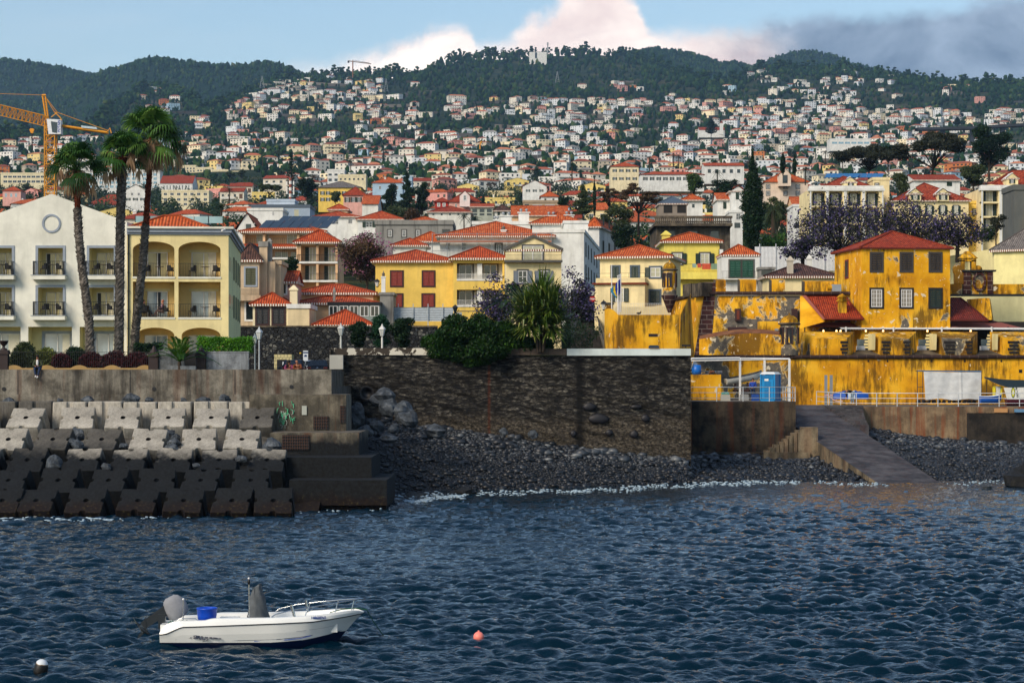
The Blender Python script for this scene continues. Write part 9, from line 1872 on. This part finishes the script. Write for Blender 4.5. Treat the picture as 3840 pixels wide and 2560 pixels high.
sit=dict(pelvis=(0,.18,.12),chest=(0,.06,.46),neck=(0,-.04,.60),head=(0,-.10,.70),look=(0,-.75,-.65),Lsh=(-.19,.05,.50),Lel=(-.25,-.08,.24),Lha=(-.07,-.24,.20),Rsh=(.19,.05,.50),Rel=(.25,-.08,.24),Rha=(.06,-.24,.20),Lhip=(-.1,.15,.09),Lkn=(-.15,-.24,.07),Lft=(-.06,-.22,-.38),Rhip=(.1,.15,.09),Rkn=(.17,-.24,.07),Rft=(.05,-.24,-.42))
p=person('man in an olive jacket sitting on the sea wall looking down at his phone',(X(140,130),130.1,wt),sit,OLV,JN,DKH,WHS,shirt=WHS)
m=MB(); m.box(-.035,.035,-.01,.005,-.06,.06,BLACK); o=m.build('phone',None,(X(140,130),129.72,wt+.22)); o.rotation_euler.x=R(-50); tag(o,'small dark phone in the hands of the man on the sea wall','phone')
lean=lambda dx: dict(pelvis=(0,.45,.95),chest=(0,.20,1.28),neck=(0,.06,1.40),head=(.0+dx*.02,-.0,1.50),look=(dx,-.45,.1),Lsh=(-.19,.14,1.30),Lel=(-.24,-.1,1.10),Lha=(-.04,-.22,1.09),Rsh=(.19,.14,1.30),Rel=(.24,-.1,1.10),Rha=(.05,-.2,1.10),Lhip=(-.1,.45,.92),Lkn=(-.11,.42,.5),Lft=(-.11,.5,.08),Rhip=(.1,.45,.92),Rkn=(.11,.4,.5),Rft=(.11,.45,.08))
person('woman with long dark hair and pink jacket leaning on the sea wall',(X(1085,131),130.7,6.35),lean(1.2),plain('#7a3450',.85),BLACK,DKH,BLACK,long_hair=True,group='couple leaning on the sea wall',sc_=.98)
person('bald bearded man in a rust orange jacket leaning on the sea wall',(X(1117,131),130.7,6.35),lean(-1.1),plain('#6e3814',.85),JN,SKIN,BLACK,group='couple leaning on the sea wall')
seat=dict(pelvis=(0,0,.50),chest=(-.04,0,.86),neck=(-.04,0,1.02),head=(-.02,0,1.13),look=(.9,-.2,0),Lsh=(-.04,-.19,.93),Lel=(.03,-.24,.68),Lha=(.22,-.16,.66),Rsh=(-.04,.19,.93),Rel=(.03,.24,.68),Rha=(.22,.14,.66),Lhip=(.03,-.1,.48),Lkn=(.42,-.1,.52),Lft=(.62,-.08,.14),Rhip=(.03,.1,.48),Rkn=(.42,.08,.48),Rft=(.36,.1,.08),Ltoe=(.16,0,-.02),Rtoe=(.16,0,-.03))
fz=Z(1190,155)
person('woman in black sitting with crossed legs on the lower left cream hotel balcony',(X(541,155.4),155.3,fz),seat,BLACK,BLACK,DKH,BLACK,sc_=.97,group='couple on the hotel balcony')
m_=dict(seat);
person('grey haired man in a patterned shirt sitting on the cream hotel balcony',(X(609,155.4),155.3,fz),m_,plain('#8a6a78',.9),plain('#5c4a48',.8),plain('#a86a50',.8),BLACK,rz=PI,sc_=.97,group='couple on the hotel balcony')
stand=dict(pelvis=(0,0,.95),chest=(0,-.02,1.30),neck=(0,-.02,1.48),head=(0,-.04,1.60),look=(-.3,-1,-.2),Lsh=(-.2,0,1.40),Lel=(-.26,-.05,1.12),Lha=(-.14,-.25,1.0),Rsh=(.2,0,1.40),Rel=(.26,-.05,1.12),Rha=(.12,-.22,1.05),Lhip=(-.1,0,.92),Lkn=(-.1,-.02,.5),Lft=(-.12,.02,.08),Rhip=(.1,0,.92),Rkn=(.1,-.03,.5),Rft=(.12,.02,.08))
person('man in a bright blue jacket standing behind the pergola railing',(X(2823,175),175,5.15),stand,plain('#1440a0',.7),JN,DKH,BLACK)
bend=dict(pelvis=(.12,0,.88),chest=(-.22,-.05,1.08),neck=(-.38,-.05,1.02),head=(-.46,-.06,.92),look=(-.6,-.2,-.8),Lsh=(-.26,-.2,1.06),Lel=(-.38,-.22,.78),Lha=(-.42,-.2,.52),Rsh=(-.26,.14,1.06),Rel=(-.36,.14,.8),Rha=(-.40,.1,.55),Lhip=(.12,-.1,.86),Lkn=(.1,-.12,.47),Lft=(.2,-.12,.08),Rhip=(.14,.1,.86),Rkn=(.02,.1,.47),Rft=(.05,.1,.08),Ltoe=(-.14,-.06,-.04),Rtoe=(-.14,-.06,-.04))
person('man in a black top and light jeans bending over the covered boat',(X(3192,182),182,4.78),bend,BLACK,plain('#7c93a6',.8),DKH,WHS,sc_=1.02)
person('dark dressed figure walking down the stair street',(X(2170,205),205,Z(1232,205)),stand,BLACK,BLACK,DKH,BLACK)
# ---- scattered houses (run after the hand-placed ones, whose ground is in TAKEN as photo boxes)
def free(px,py,w,h,dd):
    for a,b,c,d,e in TAKEN:
        if dd>e+25: continue
        if px+w*.5>a and px-w*.5<b and py>c and py-h<d+h*.2: return False
    return True
N_IND=max(60,296-NHAND); ind=[];stuff=[]
for (px,py,d,wm_,z) in HS:
    wp=wm_*F/d
    if not free(px,py,wp,6*F/d,d): continue
    vis=-.5*wp<px<3840+.5*wp
    (ind if (len(ind)<N_IND and vis and d<1900) else stuff).append((px,py,d,wm_,z))
labs={}
for i,(px,py,d,wm_,z) in enumerate(ind):
    rr=random.Random(i*7+1); p=protos[i] if False else protos[rr.randrange(len(protos))]
    s_=min(1.35,max(.75,wm_/p[1])); rz=rr.uniform(-.55,.55)
    c=dup_house(p,(X(px,d)-p[1]*s_*.5*math.cos(rz),d-p[1]*s_*.5*math.sin(rz),z+.3),rz,(s_,s_,rr.uniform(.9,1.05)*s_**.5),d>750)
    labs.setdefault((p[4],),[]).append((c,px,py-20))
for (desc,),L_ in labs.items():
    for c,px,py in sorted(L_,key=lambda q:min((q[1]-l[0])**2+((q[2]-l[1])*1.6)**2 for l in LAND)):
        k,n=hlabel(desc,px,py); c['label']=mk_label(k,n)
for p in protos:
    for q in p[5]:
        for g in kids(q): bpy.data.objects.remove(g)
        bpy.data.objects.remove(q)
    bpy.data.objects.remove(p[0])
WPAL=[(0.,'#dedcd4'),(.40,'#d8d2c2'),(.6,'#e6d8b4'),(.70,'#cfd4d6'),(.84,'#dcc684'),(.88,'#cf9a8c'),(.93,'#b9ad98'),(.97,'#9fbccb'),(.985,'#b8703c')]
def cm(name,pal,rough=.85):
    t=NT(name); a=t.n('ShaderNodeAttribute',attribute_name='var'); r=t.ramp(a,0,pal); r.color_ramp.interpolation='CONSTANT'; t.l(a,2,r,0); return t.fin((r,0),rough,.2)
mw=cm('far house walls',WPAL); mr_=cm('far house roofs',[(0.,'#a05a40'),(.3,'#b8684a'),(.55,'#8a4a38'),(.75,'#c07a58'),(.88,'#8c8780')]); mg=cm('far house windows',[(0.,'#232a2c'),(.6,'#39443f'),(.85,'#5a6a70')],.3)
VV=[];FF=[];MM=[];VA=[]
def addq(pts,mi,v):
    b0=len(VV); VV.extend(pts); FF.append((b0,b0+1,b0+2,b0+3) if len(pts)==4 else (b0,b0+1,b0+2,b0+2)); MM.append(mi); VA.extend([v]*len(pts))
rr=random.Random(99)
for (px,py,d,W_,z) in stuff:
    rz=rr.uniform(-.7,.7); ca,sa=math.cos(rz),math.sin(rz); D_=rr.uniform(7,10)*(1.2 if W_>17 else 1); st=rr.choice([1,2,2,2,3]) if W_<18 else rr.choice([2,3,3]); Hh=2.8*st+.2; flat=rr.random()<.27; va=rr.random(); vr_=rr.random()
    ox,oy=X(px,d),d
    def T(x,y,zz): return (ox+x*ca-y*sa,oy+x*sa+y*ca,z+zz)
    w2=W_/2
    for (x0,y0),(x1,y1) in (((-w2,0),(w2,0)),((w2,0),(w2,D_)),((w2,D_),(-w2,D_)),((-w2,D_),(-w2,0))): addq([T(x0,y0,-8),T(x1,y1,-8),T(x1,y1,Hh),T(x0,y0,Hh)],0,va)
    o=.5; ri=rr.uniform(1.3,2.3)
    if flat: addq([T(-w2,0,Hh),T(w2,0,Hh),T(w2,D_,Hh),T(-w2,D_,Hh)],0,va)
    else:
        k=min(D_/2,w2); A,B1,C,D1=T(-w2-o,-o,Hh),T(w2+o,-o,Hh),T(w2+o,D_+o,Hh),T(-w2-o,D_+o,Hh); r0,r1=T(-w2+k,D_/2,Hh+ri),T(w2-k,D_/2,Hh+ri)
        addq([A,B1,r1,r0],1,vr_); addq([B1,C,C,r1],1,vr_); addq([C,D1,r0,r1],1,vr_); addq([D1,A,A,r0],1,vr_)
        addq([A,D1,C,B1],0,va)
    nc=max(2,int(W_/3.1)); vg=rr.random()
    for s_ in range(st):
        for c in range(nc):
            if rr.random()<.12: continue
            x=-w2+W_*(c+.5)/nc; hw=rr.choice([.5,.55,.9]); zz=2.8*s_+.9; addq([T(x-hw,-.05,zz),T(x+hw,-.05,zz),T(x+hw,-.05,zz+1.3),T(x-hw,-.05,zz+1.3)],2,vg)
        for sx_ in (-1,1):
            for y_ in (D_*.3,D_*.7): addq([T(sx_*(w2+.05),y_-.5,2.8*s_+.9),T(sx_*(w2+.05),y_+.5,2.8*s_+.9),T(sx_*(w2+.05),y_+.5,2.8*s_+2.2),T(sx_*(w2+.05),y_-.5,2.8*s_+2.2)],2,vg)
    if st>1 and rr.random()<.4:
        x0=rr.uniform(-w2,0); x1=rr.uniform(0,w2); zz=2.8*(st-1)
        addq([T(x0,-1.3,zz),T(x1,-1.3,zz),T(x1,-1.3,zz+.9),T(x0,-1.3,zz+.9)],0,va); addq([T(x0,-1.3,zz),T(x0,0,zz),T(x1,0,zz),T(x1,-1.3,zz)],0,va)
o=npmesh('distant_houses',np.array(VV),np.array(FF),[mw,mr_,mg],midx=MM,var=VA); o.data.validate()
tag(o,'the far white and pastel houses with red roofs climbing the hills behind the town',None,None,'stuff')
# ---------------------------------------------------------------- greenery between and above the houses
FT=attrmat('far trees',[(0.,'#0c200e'),(.4,'#183018'),(.7,'#27431e'),(.9,'#405226'),(1.,'#5f6038')],.95,0,.05)
rs=random.Random(21); pos=[];scl=[];pos2=[];scl2=[]
for i in range(34000):
    py=205+rs.random()**1.1*800; px=rs.uniform(-400,4250); dn=dens(px,py) if py>262 else 0
    if rs.random()<dn*.55: continue
    d=dpy(py)*rs.uniform(.99,1.01); ds=dpy(float(sky_py(px)))
    if d>ds: d=ds*rs.uniform(.96,1.0)
    if py>640 and not free(px,py,14,16,d): continue
    z=terr(px,d); h=rs.uniform(5,10) if dn==0 else rs.uniform(3,8)
    if d>ds*.985: h*=rs.uniform(.8,1.7)
    (pos if d>1500 else pos2).append((X(px,d),d,z+h*.35)); wd=h*rs.uniform(.28,.5); (scl if d>1500 else scl2).append((wd,wd,h*.62))
tag(batch('distant_trees',I1,F1,np.array(pos),np.array(scl),FT,3,.22,tilt=.2),'dark woodland and garden trees covering the slopes between the far houses',None,None,'stuff')
r_=np.random.RandomState(6); P2=np.array(pos2); S2=np.array(scl2); K_=np.clip(2600/P2[:,1]*60,60,260).astype(int); ix=np.repeat(np.arange(len(P2)),K_); dd_=r_.randn(len(ix),3); dd_/=np.linalg.norm(dd_,axis=1)[:,None]; dd_*=(r_.rand(len(ix))**.35)[:,None]; dd_*=(1+.25*np.sin(dd_[:,:1]*7+ix[:,None])*np.cos(dd_[:,2:]*6+ix[:,None]*.7))
GT=leafmat('garden leaves','#12240f','#2c4420','#5c6c38')
sz=(S2[ix,0]*26/np.sqrt(K_[ix])*.13)
def leafs2(name,C,size,mat,cv,seed):
    r=np.random.RandomState(seed); n=len(C); a=r.randn(n,3); a/=np.linalg.norm(a,axis=1)[:,None]; b=r.randn(n,3); b-=a*(a*b).sum(1)[:,None]; b/=np.linalg.norm(b,axis=1)[:,None]; s=(size*(.6+.8*r.rand(n)))[:,None]
    V=np.stack([C-a*s*.6,C+b*s*.45,C+a*s*.6,C-b*s*.45],1).reshape(-1,3); return npmesh(name,V,np.arange(4*n).reshape(n,4),mat,var=np.repeat(np.clip(cv*.65+.35*r.rand(n),0,1),4))
tag(leafs2('garden_trees',P2[ix]+dd_*S2[ix]*np.array([1.1,1.1,1.0]),sz,GT,r_.rand(len(P2))[ix],3),'garden trees and shrubs between the houses lower on the slope',None,None,'stuff')
pos=[];scl=[]
for (f,a,b,d1) in RIDGES:
    m=5600 if a<1000 else 4000
    for i in range(m):
        px=rs.uniform(a,b);
        if px<-250 or px>4100: continue
        t_=1-rs.random()**1.6*.85 if i%3 else rs.uniform(.985,1.); q=f(px,t_); h=rs.uniform(6,11)*(1.5 if t_>.985 and rs.random()<.2 else 1)
        pos.append((q.x,q.y,q.z+h*.3)); wd=h*rs.uniform(.25,.42); scl.append((wd,wd,h*.62))
for i in range(1100):
    px=rs.uniform(-200,4000); ds=dpy(float(sky_py(px))); big=fbm(px/70.,3.,3)
    if big<-.1 and rs.random()<.7: continue
    d=ds*rs.uniform(.985,1.); z=terr(px,d); h=rs.uniform(9,17)*(1+.9*max(0,big))
    for k in range(3):
        pos.append((X(px,d)+rs.uniform(-2.5,2.5),d,z+h*(.45+.25*k))); wd=h*rs.uniform(.12,.24); scl.append((wd,wd,h*.13))
tag(batch('mountain_forest',I1,F1,np.array(pos),np.array(scl),FT,5,.25,tilt=.2),'dense dark forest on the mountain ridges above the town',None,None,'stuff')
m=MB(); rs=random.Random(77); wmts=[plain('#4a4844',.9),plain('#6a655c',.9),plain('#37352f',.9)]
for i in range(330):
    py=rs.uniform(300,640); px=rs.uniform(-50,3850)
    if dens(px,py)<.15: continue
    d=dpy(py)*.995;
    if d>dpy(float(sky_py(px)))*.97: continue
    L_=rs.uniform(12,60); n=5; h=rs.uniform(1.2,3.2); mt=rs.choice(wmts); sl_=rs.uniform(-.6,.6); x0=X(px,d)
    for k in range(n):
        xa=x0+L_*k/n; xb=x0+L_*(k+1)/n; da=d+sl_*L_*k/n; db=d+sl_*L_*(k+1)/n; za=terr(1920+xa*F/da,da); zb=terr(1920+xb*F/db,db)
        m.face([(xa,da,za-3),(xb,db,zb-3),(xb,db,zb+h),(xa,da,za+h)],mt); m.face([(xa,da,za+h),(xb,db,zb+h),(xb,db+.6,zb+h),(xa,da+.6,za+h)],mt)
tag(m.build('terrace_walls'),'grey retaining walls and road edges stepping along the hillside between the houses',None,None,'stuff')
